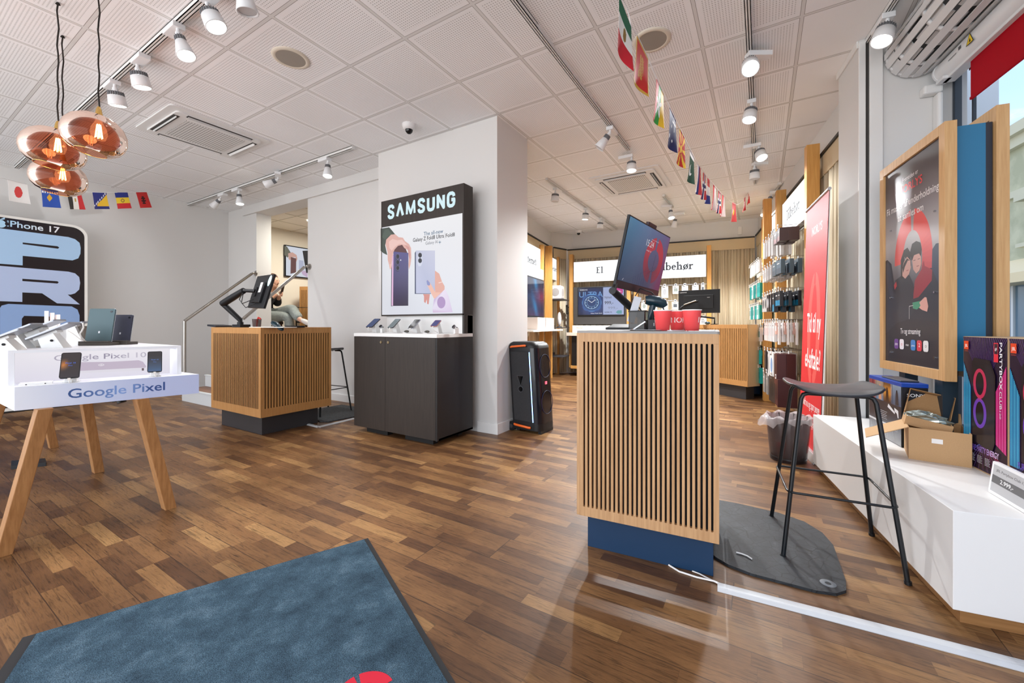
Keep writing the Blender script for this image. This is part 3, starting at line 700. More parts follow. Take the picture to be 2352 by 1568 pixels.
# ================================================================ counters
OAKF = wood('oak_front_counter', (176, 134, 92), (198, 156, 112), 'z', .5)
OAKL = wood('oak_left_counter', (176, 126, 72), (196, 146, 90), 'z', .5)
OAKTOP = wood('oak_top', (190, 150, 104), (206, 166, 120), 'y', .45)
BLACKF = mat('black_felt_backing', (16, 16, 18), .8)
def slot_wall(mb, x0, x1, z0, z1, zs0, zs1, xs0, n, sw, pitch, y0, th, rounded=True):
    """vertical board in the xz plane with n slots of width sw starting at xs0"""
    yb = y0+th
    mb.box(x0, x1, y0, yb, zs1, z1); mb.box(x0, x1, y0, yb, z0, zs0)
    mb.box(x0, xs0, y0, yb, zs0, zs1); mb.box(xs0+(n-1)*pitch+sw, x1, y0, yb, zs0, zs1)
    for i in range(n-1): mb.box(xs0+i*pitch+sw, xs0+(i+1)*pitch, y0, yb, zs0, zs1)
    if rounded:
        r = sw/2
        for i in range(n):
            cx = xs0+i*pitch+r
            for zc, sg in ((zs1-r, 1), (zs0+r, -1)):
                for sx in (-1, 1):
                    k = 5; arc = [(cx+sx*r*math.cos(math.pi/2*j/k), zc+sg*r*math.sin(math.pi/2*j/k)) for j in range(k+1)]; cor = (cx+sx*r, zc+sg*r)
                    vs = [(cor[0], y0, cor[1])]+[(a, y0, c) for a, c in arc]; fs = [(0, j+1, j+2) if sx*sg > 0 else (0, j+2, j+1) for j in range(k)]
                    vs += [(a, yb, c) for a, c in arc]; fs += [(j+1, j+2, k+3+j, k+2+j) if sx*sg < 0 else (j+2, j+1, k+2+j, k+3+j) for j in range(k)]
                    mb.add(vs, fs, smooth=False)
# ---- front counter (frame C)
t = T('service_counter', 'oak counter with round-ended slots and a navy plinth, nearest the viewer', 'counter', C, (-.28, 2.2, 0))
b = MB(OAKF); X0, X1, Y0, Y1, Z0, Z1 = -.588, .014, 1.84, 2.55, .178, 1.045
sp_ = (.545)/27.0*1.0
slot_wall(b, -.572, X1, Z0, Z1-.012, .221, .992, -.556, 28, .0088, (.005*0+.549-.0088)/27, Y0, .018)
part('front_panel', b, t, bevel=.0008)
b = MB(OAKF); b.box(X0, -.573, Y0+.002, Y1, Z0, Z1-.012); part('side_panel', b, t, bevel=.001)
b = MB(OAKF); slot_wall_m = b; b.box(X1-.018, X1, Y0+.0185, Y1, Z0, Z1-.012); part('side_panel', b, t, bevel=.001)
b = MB(BLACKF); b.box(-.57, X1-.02, Y0+.0195, Y0+.03, Z0+.01, Z1-.03); part('slot_backing', b, t)
b = MB(mat('grey_linoleum_top', (150, 146, 142), .5)); b.rbox(X0, X1+.002, Y0-.001, Y1, Z1-.012, Z1-.002, .012); b.m(OAKF); b.rbox(X0, X1+.002, Y0-.0005, Y1, Z1-.016, Z1-.012, .012); part('worktop', b, t, bevel=.002)
b = MB(mat('navy_plinth', (22, 52, 82), .4)); b.box(-.556, -.008, 1.915, 2.5, 0, Z0); part('plinth', b, t, bevel=.0015)
# ---- left counter (frame G)
t = T('service_counter', 'slatted oak counter with a dark grey plinth in front of the steps', 'counter', G, (-4.55, 2.4, 0))
X0, X1, Y0, Y1, Z0, Z1 = -5.05, -4.05, 2.03, 2.76, .19, 1.045
b = MB(OAKL); n = 46; slot_wall(b, X0, X1, Z0, Z1-.003, .27, .985, X0+.045, n, .0122, (X1-X0-.09-.0122)/(n-1), Y0, .0025, False); part('front_panel', b, t, bevel=.0006)
b = MB(OAKL); b.M = Matrix.Translation((X1, Y0+.006, 0)) @ Matrix.Rotation(math.pi/2, 4, 'Z'); W = Y1-Y0-.006
n = 25; slot_wall(b, 0, W, Z0, Z1-.003, .27, .985, .03, n, .0115, (W-.06-.0115)/(n-1), 0, .010, False); b.M = Matrix.Identity(4); part('side_panel', b, t, bevel=.0006)
b = MB(OAKL); b.box(X0+.001, X0+.016, Y0+.003, Y1, Z0, Z1-.003); part('side_panel', b, t); b = MB(OAKL); b.box(X0+.016, X1-.021, Y1-.016, Y1, Z0, Z1-.003); part('rear_panel', b, t)
b = MB(mat('dark_slot_backing', (30, 18, 10), .8)); b.box(X0+.02, X1-.012, Y0+.003, Y0+.02, Z0+.01, Z1-.02); b.box(X1-.02, X1-.0105, Y0+.02, Y1-.02, Z0+.01, Z1-.02); part('slot_backing', b, t)
b = MB(OAKL); b.box(X0, X1, Y0, Y1, Z1-.003, Z1); part('worktop', b, t, bevel=.001)
b = MB(mat('anthracite_plinth', (58, 56, 58), .5)); b.box(-4.98, -4.17, 2.1, 2.68, 0, Z0); part('plinth', b, t, bevel=.001)
# ---- back counter (turned)
D = G.at(*gat(1717, 5.75)[:2], 0, -0.609)   # near corner, local x runs along its slatted face
t = T('service_counter', 'slatted oak counter in the back room, behind the red cups', 'counter', D)
b = MB(OAKL); n = 34; slot_wall(b, -1.05, 0, .19, 1.072, .27, 1.02, -1.02, n, .011, (1.0-.011)/(n-1), 0, .008, False); part('front_panel', b, t)
for xa in (-.016, -1.05):
    b = MB(wood('pale_side_oak', (214, 190, 150), (224, 202, 166), 'z')); b.box(xa, xa+.016, .009, .26, .19, 1.072); part('side_panel', b, t)
b = MB(BLACKF); b.box(-1.03, -.017, .0085, .02, .2, 1.06); part('slot_backing', b, t)
b = MB(OAKTOP); b.box(-1.05, 0, 0, .26, 1.072, 1.076); part('worktop', b, t)
b = MB(mat('anthracite_plinth', (40, 40, 42), .5)); b.box(-1.0, -.06, .05, .22, 0, .19); part('plinth', b, t)

# ================================================================ lit Samsung stand
DKW = wood('espresso_laminate', (44, 38, 34), (54, 47, 42), 'z', .42); DKS = mat('espresso_side', (34, 33, 33), .4)
t = T('display_stand', 'dark brown display stand with lit SAMSUNG header against the pillar', 'display stand', G, (-2.98, 2.9, 0))
sx0, sx1 = -3.53, -2.42; SY = 2.66; UY = 3.03; BY = 3.17; xm = -3.075
b = MB(DKS); b.box(sx0+.0, sx0+.02, SY+.02, BY, .055, .955); b.box(sx1-.02, sx1, SY+.001, BY, .055, .955); b.box(sx0, sx1-.02, BY-.02, BY, .055, .955); b.box(sx0, sx1, SY+.02, BY, .055, .075); part('body', b, t, bevel=.0015)
b = MB(DKW); b.box(sx0, xm-.0015, SY, SY+.018, .058, .955); d1 = part('door', b, t, bevel=.0015)
b = MB(DKW); b.box(xm+.0015, sx1-.021, SY, SY+.018, .058, .955); d2 = part('door', b, t, bevel=.0015)
for xx, dd in ((xm-.055, d1), (xm+.045, d2)):
    b = MB(mat('polished_nickel', (200, 180, 140), .2, metal=1)); b.cyl((xx, SY-.006, .905), (xx, SY, .905), .012, n=24); b.m(BLACKF); b.box(xx-.0015, xx+.0015, SY-.0065, SY-.006, .899, .911); sub('lock', b, dd)
WLAM = mat('white_laminate', (236, 236, 234), .35)
b = MB(WLAM); b.box(sx0-.002, sx1-.0, SY-.003, BY, .957, .988); part('worktop', b, t, bevel=.002)
b = MB(WLAM); b.box(-3.545, sx1-.0, UY+.06, BY, .988, 1.165); part('back_panel', b, t)
ux0 = -3.565
b = MB(DKW); b.box(ux0, sx1, UY+.004, BY, 1.165, 2.415); b.box(sx1-.022, sx1, UY+.004, BY, .988, 1.165)
b.box(ux0, sx1, UY, UY+.004, 2.135, 2.415); b.box(ux0, ux0+.006, UY, UY+.004, 1.165, 2.135); b.box(sx1-.018, sx1, UY, UY+.004, 1.165, 2.135); b.box(ux0, sx1, UY, UY+.004, 1.165, 1.178)
part('header_box', b, t, bevel=.001)
b = MB(mat('levelling_feet', (20, 20, 20), .6)); b.box(sx0+.12, sx0+.42, SY+.06, SY+.12, 0, .055); b.box(sx1-.45, sx1-.1, SY+.06, SY+.12, 0, .055); b.box(sx0+.1, sx1-.1, BY-.1, BY-.04, 0, .055); part('plinth', b, t)
A = Art(G, (0, UY+.0038, 0), (1, 0, 0), (0, 0, 1), LIT)
px0, px1, pz0, pz1 = ux0+.008, sx1-.019, 1.18, 2.133
def bgf(a, c): return mix((214, 218, 230), (240, 240, 243), .25+.75*c) if a > .06 else (224, 226, 234)
A.grid(px0, px1, pz0, pz1, 8, 8, bgf)
q = lambda *L_: [(860+x/6.273, 480+y/6.273) for x, y in L_]
A.poly(q((90, 283), (213, 262), (255, 310), (305, 372), (240, 380), (175, 440), (155, 520), (185, 662), (130, 635), (90, 600)), (62, 74, 66), px=True)
A.poly(q((150, 300), (200, 290), (250, 360), (200, 390), (150, 440), (110, 400)), (78, 92, 82), px=True)
A.poly(q((300, 550), (330, 520), (400, 515), (450, 570), (480, 640), (270, 640)), (92, 50, 52), px=True)
skin = (226, 178, 168)
A.poly(q((170, 440), (240, 368), (300, 362), (350, 405), (410, 412), (440, 460), (500, 505), (528, 560), (533, 700), (520, 800), (497, 872), (490, 800), (497, 700), (480, 590), (430, 560), (400, 515), (340, 530), (290, 585), (268, 640), (262, 700), (250, 760), (245, 860), (222, 865), (210, 800), (192, 730), (190, 620), (160, 510)), skin, px=True)
A.poly(q((210, 470), (260, 430), (330, 450), (400, 440), (470, 520), (425, 510), (360, 500), (300, 540), (250, 600), (215, 560)), (240, 200, 192), px=True)
A.poly(q((440, 520), (500, 545), (520, 650), (515, 720), (500, 700), (488, 600)), (212, 154, 148), px=True)
A.poly(q((218, 795), (240, 790), (246, 856), (224, 862)), (240, 196, 186), px=True)
A.poly(q((244, 868), (270, 655), (280, 655), (268, 1395), (240, 1400)), (44, 38, 60), px=True)
A.poly(q((254, 700), (272, 640), (278, 700), (272, 1390), (247, 1392)), (222, 180, 214), px=True)
gp = q((276, 612), (490, 632), (488, 1392), (270, 1395)); A.poly(gp, [(84, 80, 140), (88, 84, 140), (54, 46, 66), (58, 46, 70)], px=True)
cap_ = lambda cx, cy, rx, ry: [A.tr(*p) for p in q(*[(cx+rx*math.cos(a)*1, cy+ry*math.sin(a)) for a in [2*math.pi*i/24 for i in range(24)]])]
A.poly(q((302, 680), (315, 648), (352, 650), (360, 690), (360, 850), (350, 900), (318, 900), (302, 860)), (60, 58, 96), px=True)
for cy in (683, 765, 848):
    A.poly(cap_(337, cy, 27, 36), (130, 130, 160)); A.poly(cap_(337, cy, 24, 33), (30, 34, 56)); A.poly(cap_(339, cy, 12, 17), (14, 16, 30))
A.poly(cap_(380, 735, 8, 10), (230, 230, 240))
A.poly(q((700, 1225), (800, 1225), (782, 1372), (760, 1365), (756, 1300), (735, 1355), (716, 1335), (716, 1250)), (214, 140, 130), px=True)
A.poly(q((872, 885), (935, 930), (975, 1045), (1012, 1110), (1012, 1170), (960, 1240), (880, 1240), (870, 1100)), (226, 168, 152), px=True)
A.poly(q((583, 630), (604, 597), (604, 1205), (820, 1205), (815, 1222), (583, 1222)), (50, 60, 96), px=True)
A.poly(q((598, 597), (874, 597), (874, 1190), (840, 1216), (600, 1214)), [(196, 200, 222), (204, 206, 226), (176, 182, 216), (180, 186, 216), (196, 200, 228)], px=True)
A.poly(q((622, 680), (636, 636), (670, 626), (690, 660), (690, 780), (672, 822), (640, 826), (622, 790)), (214, 218, 236), px=True)
for cy in (665, 742): A.poly(cap_(659, cy, 27, 36), (22, 32, 50)); A.poly(cap_(659, cy, 14, 18), (8, 12, 22))
A.poly(q((752, 1030), (775, 1022), (815, 1080), (880, 1200), (960, 1200), (880, 1290), (860, 1290), (825, 1225), (800, 1170), (762, 1090)), (238, 186, 168), px=True)
A.poly(q((752, 1035), (768, 1020), (800, 1060), (805, 1090), (785, 1105), (762, 1090)), (132, 142, 196), px=True)
A.poly(q((925, 1058), (975, 1045), (978, 1056), (928, 1070)), (244, 214, 208), px=True)
A.poly(q((1020, 1150), (1070, 1260), (1130, 1486), (845, 1490), (838, 1430), (860, 1300), (940, 1230)), [(232, 222, 240), (222, 206, 236), (214, 196, 226), (204, 172, 206), (226, 218, 238), (196, 168, 212), (214, 196, 228)], px=True)
A.poly(cap_(965, 1345, 60, 85), (170, 138, 190))
def tx(s_, x0, y0, x1, col, h, bold=0):
    a = A.tr(*q((x0, y0))[0]); c = A.tr(*q((x1, y0))[0]); A.text(s_, a[0], a[1], width=c[0]-a[0], height=h, col=col, bold=bold)
tx('The all-new', 712, 385, 992, (70, 106, 136), .040, .006)
tx('Galaxy Z Fold8 Ultra', 558, 475, 1003, (44, 44, 48), .040, .012)
tx('Fold8', 1030, 408, 1160, (44, 44, 48), .037, .012)
a = A.tr(*q((1017, 412))[0]); A.rect(a[0], a[0]+.002, a[1]-.01, a[1]+.05, (120, 120, 126))
tx('Galaxy AI', 738, 515, 915, (120, 122, 130), .033, 0)
a = A.tr(*q((945, 478))[0])
for k_, r_ in ((0, .022), (math.pi/2, .022)): A.poly([(a[0]+r_*math.cos(k_), a[1]+r_*math.sin(k_)), (a[0]+.004*math.cos(k_+1.57), a[1]+.004*math.sin(k_+1.57)), (a[0]-r_*math.cos(k_), a[1]-r_*math.sin(k_)), (a[0]-.004*math.cos(k_+1.57), a[1]-.004*math.sin(k_+1.57))], (50, 96, 130))
part('backlit_poster', A.mb, t, 'backlit poster with two phones held in hands')
H = Art(G, (0, UY-.0005, 0), (1, 0, 0), (0, 0, 1), artmat('lit_letters', 1.05))
a = H.tr(890, 508); c = H.tr(1046, 470)
GL = {'S': [(1, .74), (.93, .9), (.72, 1), (.3, 1), (.06, .88), (.06, .68), (.25, .56), (.75, .42), (.95, .3), (.95, .12), (.72, 0), (.28, 0), (.07, .1), (0, .26)], 'A': [(0, 0), (.5, 1), (1, 0)], 'M': [(0, 0), (.06, 1), (.5, .06), (.94, 1), (1, 0)],
      'U': [(0, 1), (0, .22), (.14, .04), (.4, 0), (.6, 0), (.86, .04), (1, .22), (1, 1)], 'N': [(0, 0), (0, 1), (1, 0), (1, 1)], 'G': [(1, .72), (.93, .9), (.7, 1), (.3, 1), (.07, .9), (0, .72), (0, .28), (.07, .1), (.3, 0), (.7, 0), (.93, .1), (1, .28), (1, .48), (.55, .48)]}
WT = {'S': 1, 'A': 1.12, 'M': 1.35, 'U': 1, 'N': 1, 'G': 1}; sw = .034; run = c[0]-a[0]; gap = .022; unit = (run-gap*6)/sum(WT[q_] for q_ in 'SAMSUNG'); X = a[0]
for q_ in 'SAMSUNG':
    w_ = unit*WT[q_]; H.stroke([(X+sw/2+gx*(w_-sw), 2.205+sw/2+gy*(.155-sw)) for gx, gy in GL[q_]], sw if q_ != 'M' else sw*.86, (206, 232, 238)); X += w_+gap
part('header_lettering', H.mb, t, 'glowing SAMSUNG letters')

# ---- phones, watches and holders on stands
PHB = mat('phone_metal', (150, 152, 160), .3, metal=.6); PHD = mat('phone_black', (22, 24, 30), .25)
STW = mat('white_stand_plastic', (232, 232, 230), .4); CABW = mat('white_cable', (236, 232, 226), .5)
def phone(fr, W, H, tilt, z, label, edge, scr, group=None, art=None, thick=.008, standc=STW, slab=True, stand_label=None, back=.05):
    """phone leaning on a post; fr origin under the phone, facing local -y; tilt from horizontal in degrees; z = centre height above fr"""
    a = math.radians(tilt); up = Vector((0, math.cos(a), math.sin(a))); nn = Vector((0, -math.sin(a), math.cos(a)))
    c = Vector((0, 0, z))
    M = Matrix(((1, up.x, nn.x, c.x), (0, up.y, nn.y, c.y), (0, up.z, nn.z, c.z), (0, 0, 0, 1)))
    t = T('smartphone', label, 'phone', fr, (0, 0, z), group)
    b = MB(edge); b.M = M; b.rbox(-W/2, W/2, -H/2, H/2, -thick, 0, W*.13, 5); part('body', b, t, bevel=.001)
    P = Art(fr, c+nn*.0002, (1, 0, 0), up, SCREEN)
    if art: art(P, W, H)
    else: P.poly(rrect(-W/2+.003, W/2-.003, -H/2+.003, H/2-.003, W*.1, 4), scr)
    part('screen', P.mb, t)
    s = T('phone_stand', stand_label or ('white angled stand under '+label.split(',')[0].split(' on ')[0]), 'stand', fr)
    b = MB(standc); pc = c-nn*(thick+.001); hw = W*.32
    pts = [(pc.y-.012, pc.z-.012*math.tan(a)), (pc.y+.03, pc.z+.03*math.tan(a)), (pc.y+back+.03, 0), (pc.y+back-.035, 0)]
    vs = [(x, y, zz) for x in (-hw, hw) for y, zz in pts]; b.add(vs, [(0, 1, 2, 3), (7, 6, 5, 4), (0, 4, 5, 1), (1, 5, 6, 2), (2, 6, 7, 3), (3, 7, 4, 0)])
    part('post', b, s, bevel=.003)
    b = MB(standc); b.box(-W*.42, W*.42, pc.y-.005, pc.y+back+.04, 0, .004); part('foot', b, s, bevel=.001)
    cb = MB(CABW); e0 = c-up*(H/2)-nn*.004; cb.tube([e0, e0-up*.012, e0-up*.02+Vector((.004, .006, -.02)), Vector((.008, e0.y+.03, max(.01, e0.z-.05))), Vector((.01, pc.y+back-.03, .006))], .002, 6); cb.box(-.005, .005, e0.y-.008, e0.y+.006, e0.z-.01, e0.z+.002); part('cable', cb, s, 'white charging cable')
    return t
sw_top = .988
def sam(u, yy): return onY_G(u, yy)
def onY_G(u, Y):
    d0 = gat(u, 1.0); return d0.x/d0.y*Y
for u, Y, W, H_, tilt, z, lab, e, s_ in ((857, 2.90, .085, .16, 34, .105, 'dark blue phone at the left end of the white display shelf', PHD, (46, 70, 120)),
        (905, 2.93, .07, .155, 36, .10, 'grey phone with split screen, second from the left on the display shelf', PHD, (120, 134, 140)),
        (951, 2.93, .072, .15, 36, .095, 'phone with a black screen on the middle of the display shelf', PHB, (44, 42, 40)),
        (1001, 2.93, .072, .105, 34, .10, 'short square phone with blue screen and copper edge on the display shelf', mat('copper_phone_edge', (190, 130, 120), .3, metal=.5), (62, 66, 130))):
    phone(G.at(onY_G(u, Y), Y, sw_top, .15), W, H_, tilt, z, lab, e, s_)
def watch(fr, label, band):
    t = T('smartwatch', label, 'watch', fr)
    b = MB(band); pts = [(0, .028*math.cos(a), .034+.030*math.sin(a)) for a in [math.radians(d) for d in range(-60, 150, 14)]]
    for i in range(len(pts)-1):
        a, c = Vector(pts[i]), Vector(pts[i+1]); b.add([a+Vector((-.009, 0, 0)), a+Vector((.009, 0, 0)), c+Vector((.009, 0, 0)), c+Vector((-.009, 0, 0))], [(0, 1, 2, 3)])
    o = part('strap', b, t); m_ = o.modifiers.new('s', 'SOLIDIFY'); m_.thickness = .002
    b = MB(PHB); b.cyl((0, -.012, .062), (0, -.022, .070), .019, n=24); part('case', b, t)
    b = MB(PHD); b.cyl((0, -.022, .070), (0, -.0226, .0705), .017, n=24); part('dial', b, t)
    s = MB(STW); s.box(-.012, .012, -.012, .03, 0, .055); single('watch_stand', s, 'small white block holding '+label.split(' on ')[0], 'stand', fr, bevel=.004)
watch(G.at(onY_G(877, 2.9), 2.9, sw_top, .2), 'steel watch on the display shelf behind the leftmost phone', mat('olive_strap', (92, 86, 74), .6))
watch(G.at(onY_G(1046, 2.86), 2.86, sw_top, -.3), 'steel watch with grey strap on the right end of the display shelf', mat('grey_strap', (120, 118, 116), .6))
for u, lab in ((934, 'wireless earbud case with smoked lid, left one on the display shelf'), (981, 'wireless earbud case with smoked lid, right one on the display shelf')):
    f = G.at(onY_G(u, 2.9), 2.9, sw_top); t = T('earbud_case', lab, 'earbuds', f)
    b = MB(STW); b.rbox(-.03, .03, -.03, .03, 0, .006, .008); part('tray', b, t)
    b = MB(mat('smoked_lid', (96, 92, 84), .15)); b.ball((0, 0, .018), .026, .022, .013); part('lid', b, t)
    b = MB(PHD); b.ball((-.01, -.02, .016), .005); b.ball((.01, -.02, .016), .005); part('earbud', b, t)

# ================================================================ party speaker by the pillar
SPB = mat('speaker_black_plastic', (20, 21, 24), .42); GRL = speckle('speaker_grille', (26, 27, 30), (56, 56, 58), 420, .55, .5, .45, .55)
SP = G.at(-1.838, 3.475, 0, -.06)
t = T('party_speaker', 'tall black wheeled party speaker with blue light strip beside the pillar', 'speaker', SP, (-.17, .15, 0))
def foot(x0, x1, y0, y1, rf, rb, z, sh):
    o = []
    for cx, cy, r, a in ((x1-rf, y0+rf, rf, -90), (x1-rf, y1-rf, rf, 0), (x0+rb, y1-rb, rb, 90), (x0+rb, y0+rb, rb, 180)):
        for i in range(7):
            q_ = math.radians(a+15*i); o.append((cx+r*math.cos(q_)+sh, cy+r*math.sin(q_), z))
    return o
b = MB(SPB); b.loft([foot(-.335, 0, .0, .30, .07, .03, z, -.055*max(0, z-.07)/.83) for z in (.03, .07, .12, .8, .86)]+[foot(-.325, -.015, .012, .288, .06, .03, .885, -.055), foot(-.30, -.05, .03, .27, .05, .03, .9, -.055)]); part('cabinet', b, t, bevel=.004)
shx = lambda z: -.055*(z-.07)/.83
b = MB(GRL); b.add([(-.30+shx(.12), -.002, .12), (-.095+shx(.12), -.002, .115), (-.095+shx(.80), -.002, .80), (-.305+shx(.80), -.002, .80)], [(0, 1, 2, 3)]); gp_ = part('side_grille', b, t)
b = MB(mat('recess_gloss_black', (6, 6, 7), .15)); zc = .53; b.add([(-.235+shx(zc), -.004, .56), (-.165+shx(zc), -.004, .56), (-.20+shx(.46), -.004, .465)], [(0, 2, 1)][::-1]); b.cyl((-.2+shx(.44), -.001, .43), (-.2+shx(.44), -.006, .43), .026, n=24); sub('exclamation_mark', b, gp_)
b = MB(mat('grey_ring_edge', (80, 82, 86), .3)); b.tube([(-.2+shx(.44)+.028*math.cos(a), -.006, .43+.028*math.sin(a)) for a in [2*math.pi*i/24 for i in range(25)]], .0025, 6, cap=False)
b.tube([(-.238+shx(zc), -.005, .562), (-.162+shx(zc), -.005, .562), (-.2+shx(.46), -.005, .462), (-.238+shx(zc), -.005, .562)], .002, 6); sub('exclamation_rim', b, gp_)
b = MB(mat('blue_light_strip', (150, 205, 255), .3, emit=6, ecol=(120, 180, 255))); b.tube([(-.078+shx(z), -.003, z) for z in (.115, .4, .7, .80)], .004, 8); part('light_strip', b, t)
b = MB(mat('speaker_front_mesh', (8, 14, 26), .22, coat=.3)); fr_ = []
for z in (.1, .3, .5, .7, .84):
    o = []
    for i in range(9):
        q_ = math.radians(-90+11.25*i); o.append((-.072+.074*math.cos(q_)+shx(z), .072+.074*math.sin(q_)-.0, z))
    for y in (.12, .18, .228): o.append((.002+shx(z), y, z))
    for i in range(1, 9):
        q_ = math.radians(11.25*i); o.append((-.072+.074*math.cos(q_)+shx(z), .228+.074*math.sin(q_), z))
    fr_.append(o)
b.loft(fr_, cap=False, close=False); part('front_mesh', b, t)
rz = mat('dim_blue_ring', (8, 16, 40), .4, emit=.04, ecol=(20, 70, 190))
for zc in (.30, .66):
    b = MB(rz); b.tube([(.006+shx(zc+.09*math.sin(a)), .15+.105*math.cos(a), zc+.115*math.sin(a)) for a in [2*math.pi*i/32 for i in range(33)]], .003, 6, cap=False); part('woofer_ring', b, t)
b = MB(mat('badge_glow', (255, 90, 110), .4, emit=1.6)); b.box(.003+shx(.49), .008+shx(.49), .135, .165, .478, .506); part('badge', b, t)
ORG = mat('orange_handle', (236, 104, 34), .4)
b = MB(ORG); b.tube([(-.29+shx(.84), -.012, .845), (-.28+shx(.84), -.018, .85), (-.12+shx(.85), -.018, .865), (-.11+shx(.85), -.012, .862)], .010, 8); part('handle', b, t, 'orange top handle')
b = MB(ORG); b.tube([(-.30, -.004, .073), (-.29, -.014, .072), (-.12, -.014, .06), (-.11, -.004, .06)], .012, 8); part('handle', b, t, 'orange bottom handle')
for y in (.02, .28):
    b = MB(SPB); b.cyl((-.345, y-.02, .047), (-.345, y+.02, .047), .046, n=28); b.m(mat('wheel_hub', (60, 62, 66), .4)); b.cyl((-.345, y-.023, .047), (-.345, y-.02, .047), .02, n=20); part('wheel', b, t)
b = MB(SPB); b.box(-.04, -.01, .03, .27, 0, .03); b.box(-.3, -.26, .03, .27, .012, .03); part('foot_pad', b, t)
# ================================================================ Pixel table
FLx, FLy, FRx, FRy = -2.998, .414, -2.849, 1.083
Pf = Frame(math.atan2(FRy-FLy, FRx-FLx), FLx, FLy, 0); PW = math.hypot(FRx-FLx, FRy-FLy)
dl = Pf.l((FLx-1, FLy, 0))          # table runs along -X of the room
TLEN = 2.35
DW = mat('display_white', (232, 234, 240), .4)
t = T('display_table', 'white topped display table on splayed oak legs with Google Pixel lettering', 'display table', G, (-4.1, .75, 0))
def loc(x, y, z): return G.l(Pf.w((x, y, z)))
ftp = [(0, 0), (PW, 0), (PW+dl.x*TLEN, dl.y*TLEN), (dl.x*TLEN, dl.y*TLEN)]
b = MB(DW); b.prism([tuple(Pf.w((x, y, 0)))[:2] for x, y in ftp], .668, .779); part('tabletop', b, t, bevel=.002)
LB = wood('oak_table_leg', (150, 104, 62), (176, 128, 80), 'z', .5)
def leg(top, bot, w0=.055, w1=.04):
    mb = MB(LB); a = math.radians(0); s_ = []
    for p, w_ in ((top, w0), (bot, w1)): s_.append([(p[0]-w_, p[1]-.026, p[2]), (p[0]+w_, p[1]-.026, p[2]), (p[0]+w_, p[1]+.026, p[2]), (p[0]-w_, p[1]+.026, p[2])])
    mb.loft(s_[::-1], smooth=False); part('leg', mb, t, bevel=.003)
leg((-2.97, .50, .668), (-3.04, .385, 0), .036, .036); leg((-2.92, .84, .668), (-2.98, .985, 0), .036, .034)
leg((-4.06, .86, .668), (-4.15, .96, 0), .036, .034); leg((-4.06, .52, .668), (-4.15, .385, 0), .036, .034)
leg((-5.22, .84, .668), (-5.31, .95, 0), .036, .034); leg((-5.22, .5, .668), (-5.31, .38, 0), .036, .034)
A = Art(Pf, (0, -.0004, 0), (1, 0, 0), (0, 0, 1), PRINT)
A.grid(.0, PW, .668, .779, 6, 2, lambda a, c: mix((224, 228, 238), (182, 194, 228), min(1, a*1.6)) if a < .6 else (184, 194, 228))
a = A.tr(156, 917); c = A.tr(379, 896)
A.text('Google Pixel', a[0], .7045, width=c[0]-a[0], height=.048, bold=.012, fn=lambda k: mix((54, 84, 140), (130, 160, 216), 1-abs(k*2-1.05)*1.1) if k < .8 else (52, 80, 140))
part('front_lettering', conv(A.mb, Pf, G), t)
# under-table black boxes with cable blocks
b = MB(SPB); b.box(-3.9, -3.3, .72, .84, .635, .668); 
for xx in (-3.42, -3.34): b.cyl((xx, .86, .668), (xx+.02, .87, .60), .022, n=14)
part('power_block', b, t, 'black power blocks under the top')
b = MB(SPB); b.prism([tuple(gfl(u, v))[:2] for u, v in ((25, 1078), (107, 1070), (104, 1060), (26, 1066))], 0, .028); single('floor_power_box', b, 'flat black box on the floor under the white display table', 'power strip', G, tuple(gfl(66, 1068)), bevel=.004)
# raised light box with open niche
Bx0, Bx1, By = -.028, .615, .085; BZ = .948
t = T('light_box_display', 'white niche display box on the table with Google Pixel 10 poster', 'display box', Pf, (.3, .3, .779))
BL = 2.2
top = [(Bx0, By), (Bx1, By), (Bx1+dl.x*BL, By+dl.y*BL), (Bx0+dl.x*BL, By+dl.y*BL)]
b = MB(DW); b.prism(top, BZ-.014, BZ)                                   # lid
nd = .10
lowp = [(Bx0-.0, By+nd), (Bx1, By+nd), (Bx1+dl.x*BL, By+dl.y*BL), (Bx0+dl.x*BL, By+dl.y*BL)]
b.prism([(Bx0-.02, By+nd), (Bx1-.02, By+nd), top[2], top[3]], .779, BZ-.014)  # body behind the niche
b.prism([(Bx0, By), (Bx0+.022, By), (Bx0+.0, By+nd), (Bx0-.022, By+nd)], .779, BZ-.014)
b.prism([(Bx1-.02, By), (Bx1, By), (Bx1-.022, By+nd), (Bx1-.042, By+nd)], .779, BZ-.014)
part('box_shell', b, t, bevel=.0015)
A = Art(Pf, (0, By+nd-.0004, 0), (1, 0, 0), (0, 0, 1), LIT)
A.grid(Bx0+.004, Bx1-.042, .780, BZ-.015, 4, 4, lambda a, c: mix((226, 222, 236), (238, 234, 240), c))
a = A.tr(124, 822); c = A.tr(336, 815)
A.text('Google Pixel 10', a[0], A.tr(230, 824)[1], width=c[0]-a[0], height=.030, bold=.008, fn=lambda k: mix((146, 138, 160), (196, 190, 204), .5+.5*math.sin(k*9)))
qp = lambda *L_: [(x/4.9, 700+y/4.9) for x, y in L_]
A.poly(qp((880, 645), (1240, 640), (1560, 622), (1610, 640), (1645, 690), (1640, 705), (1480, 712), (850, 745), (858, 700)), (196, 182, 200), px=True)
A.poly(qp((850, 745), (1480, 712), (1640, 705), (1645, 730), (1600, 740), (850, 770)), (226, 222, 232), px=True)
A.poly(qp((1595, 712), (1620, 710), (1620, 738), (1597, 740)), (96, 76, 84), px=True)
a = A.tr(*qp((1140, 675))[0]); A.ring(a[0], a[1], .011, .006, .002, (244, 240, 246))
A.text('G', a[0], a[1]-.004, height=.008, col=(244, 240, 246), align='c')
part('backlit_print', A.mb, t, 'backlit print of a lilac phone')
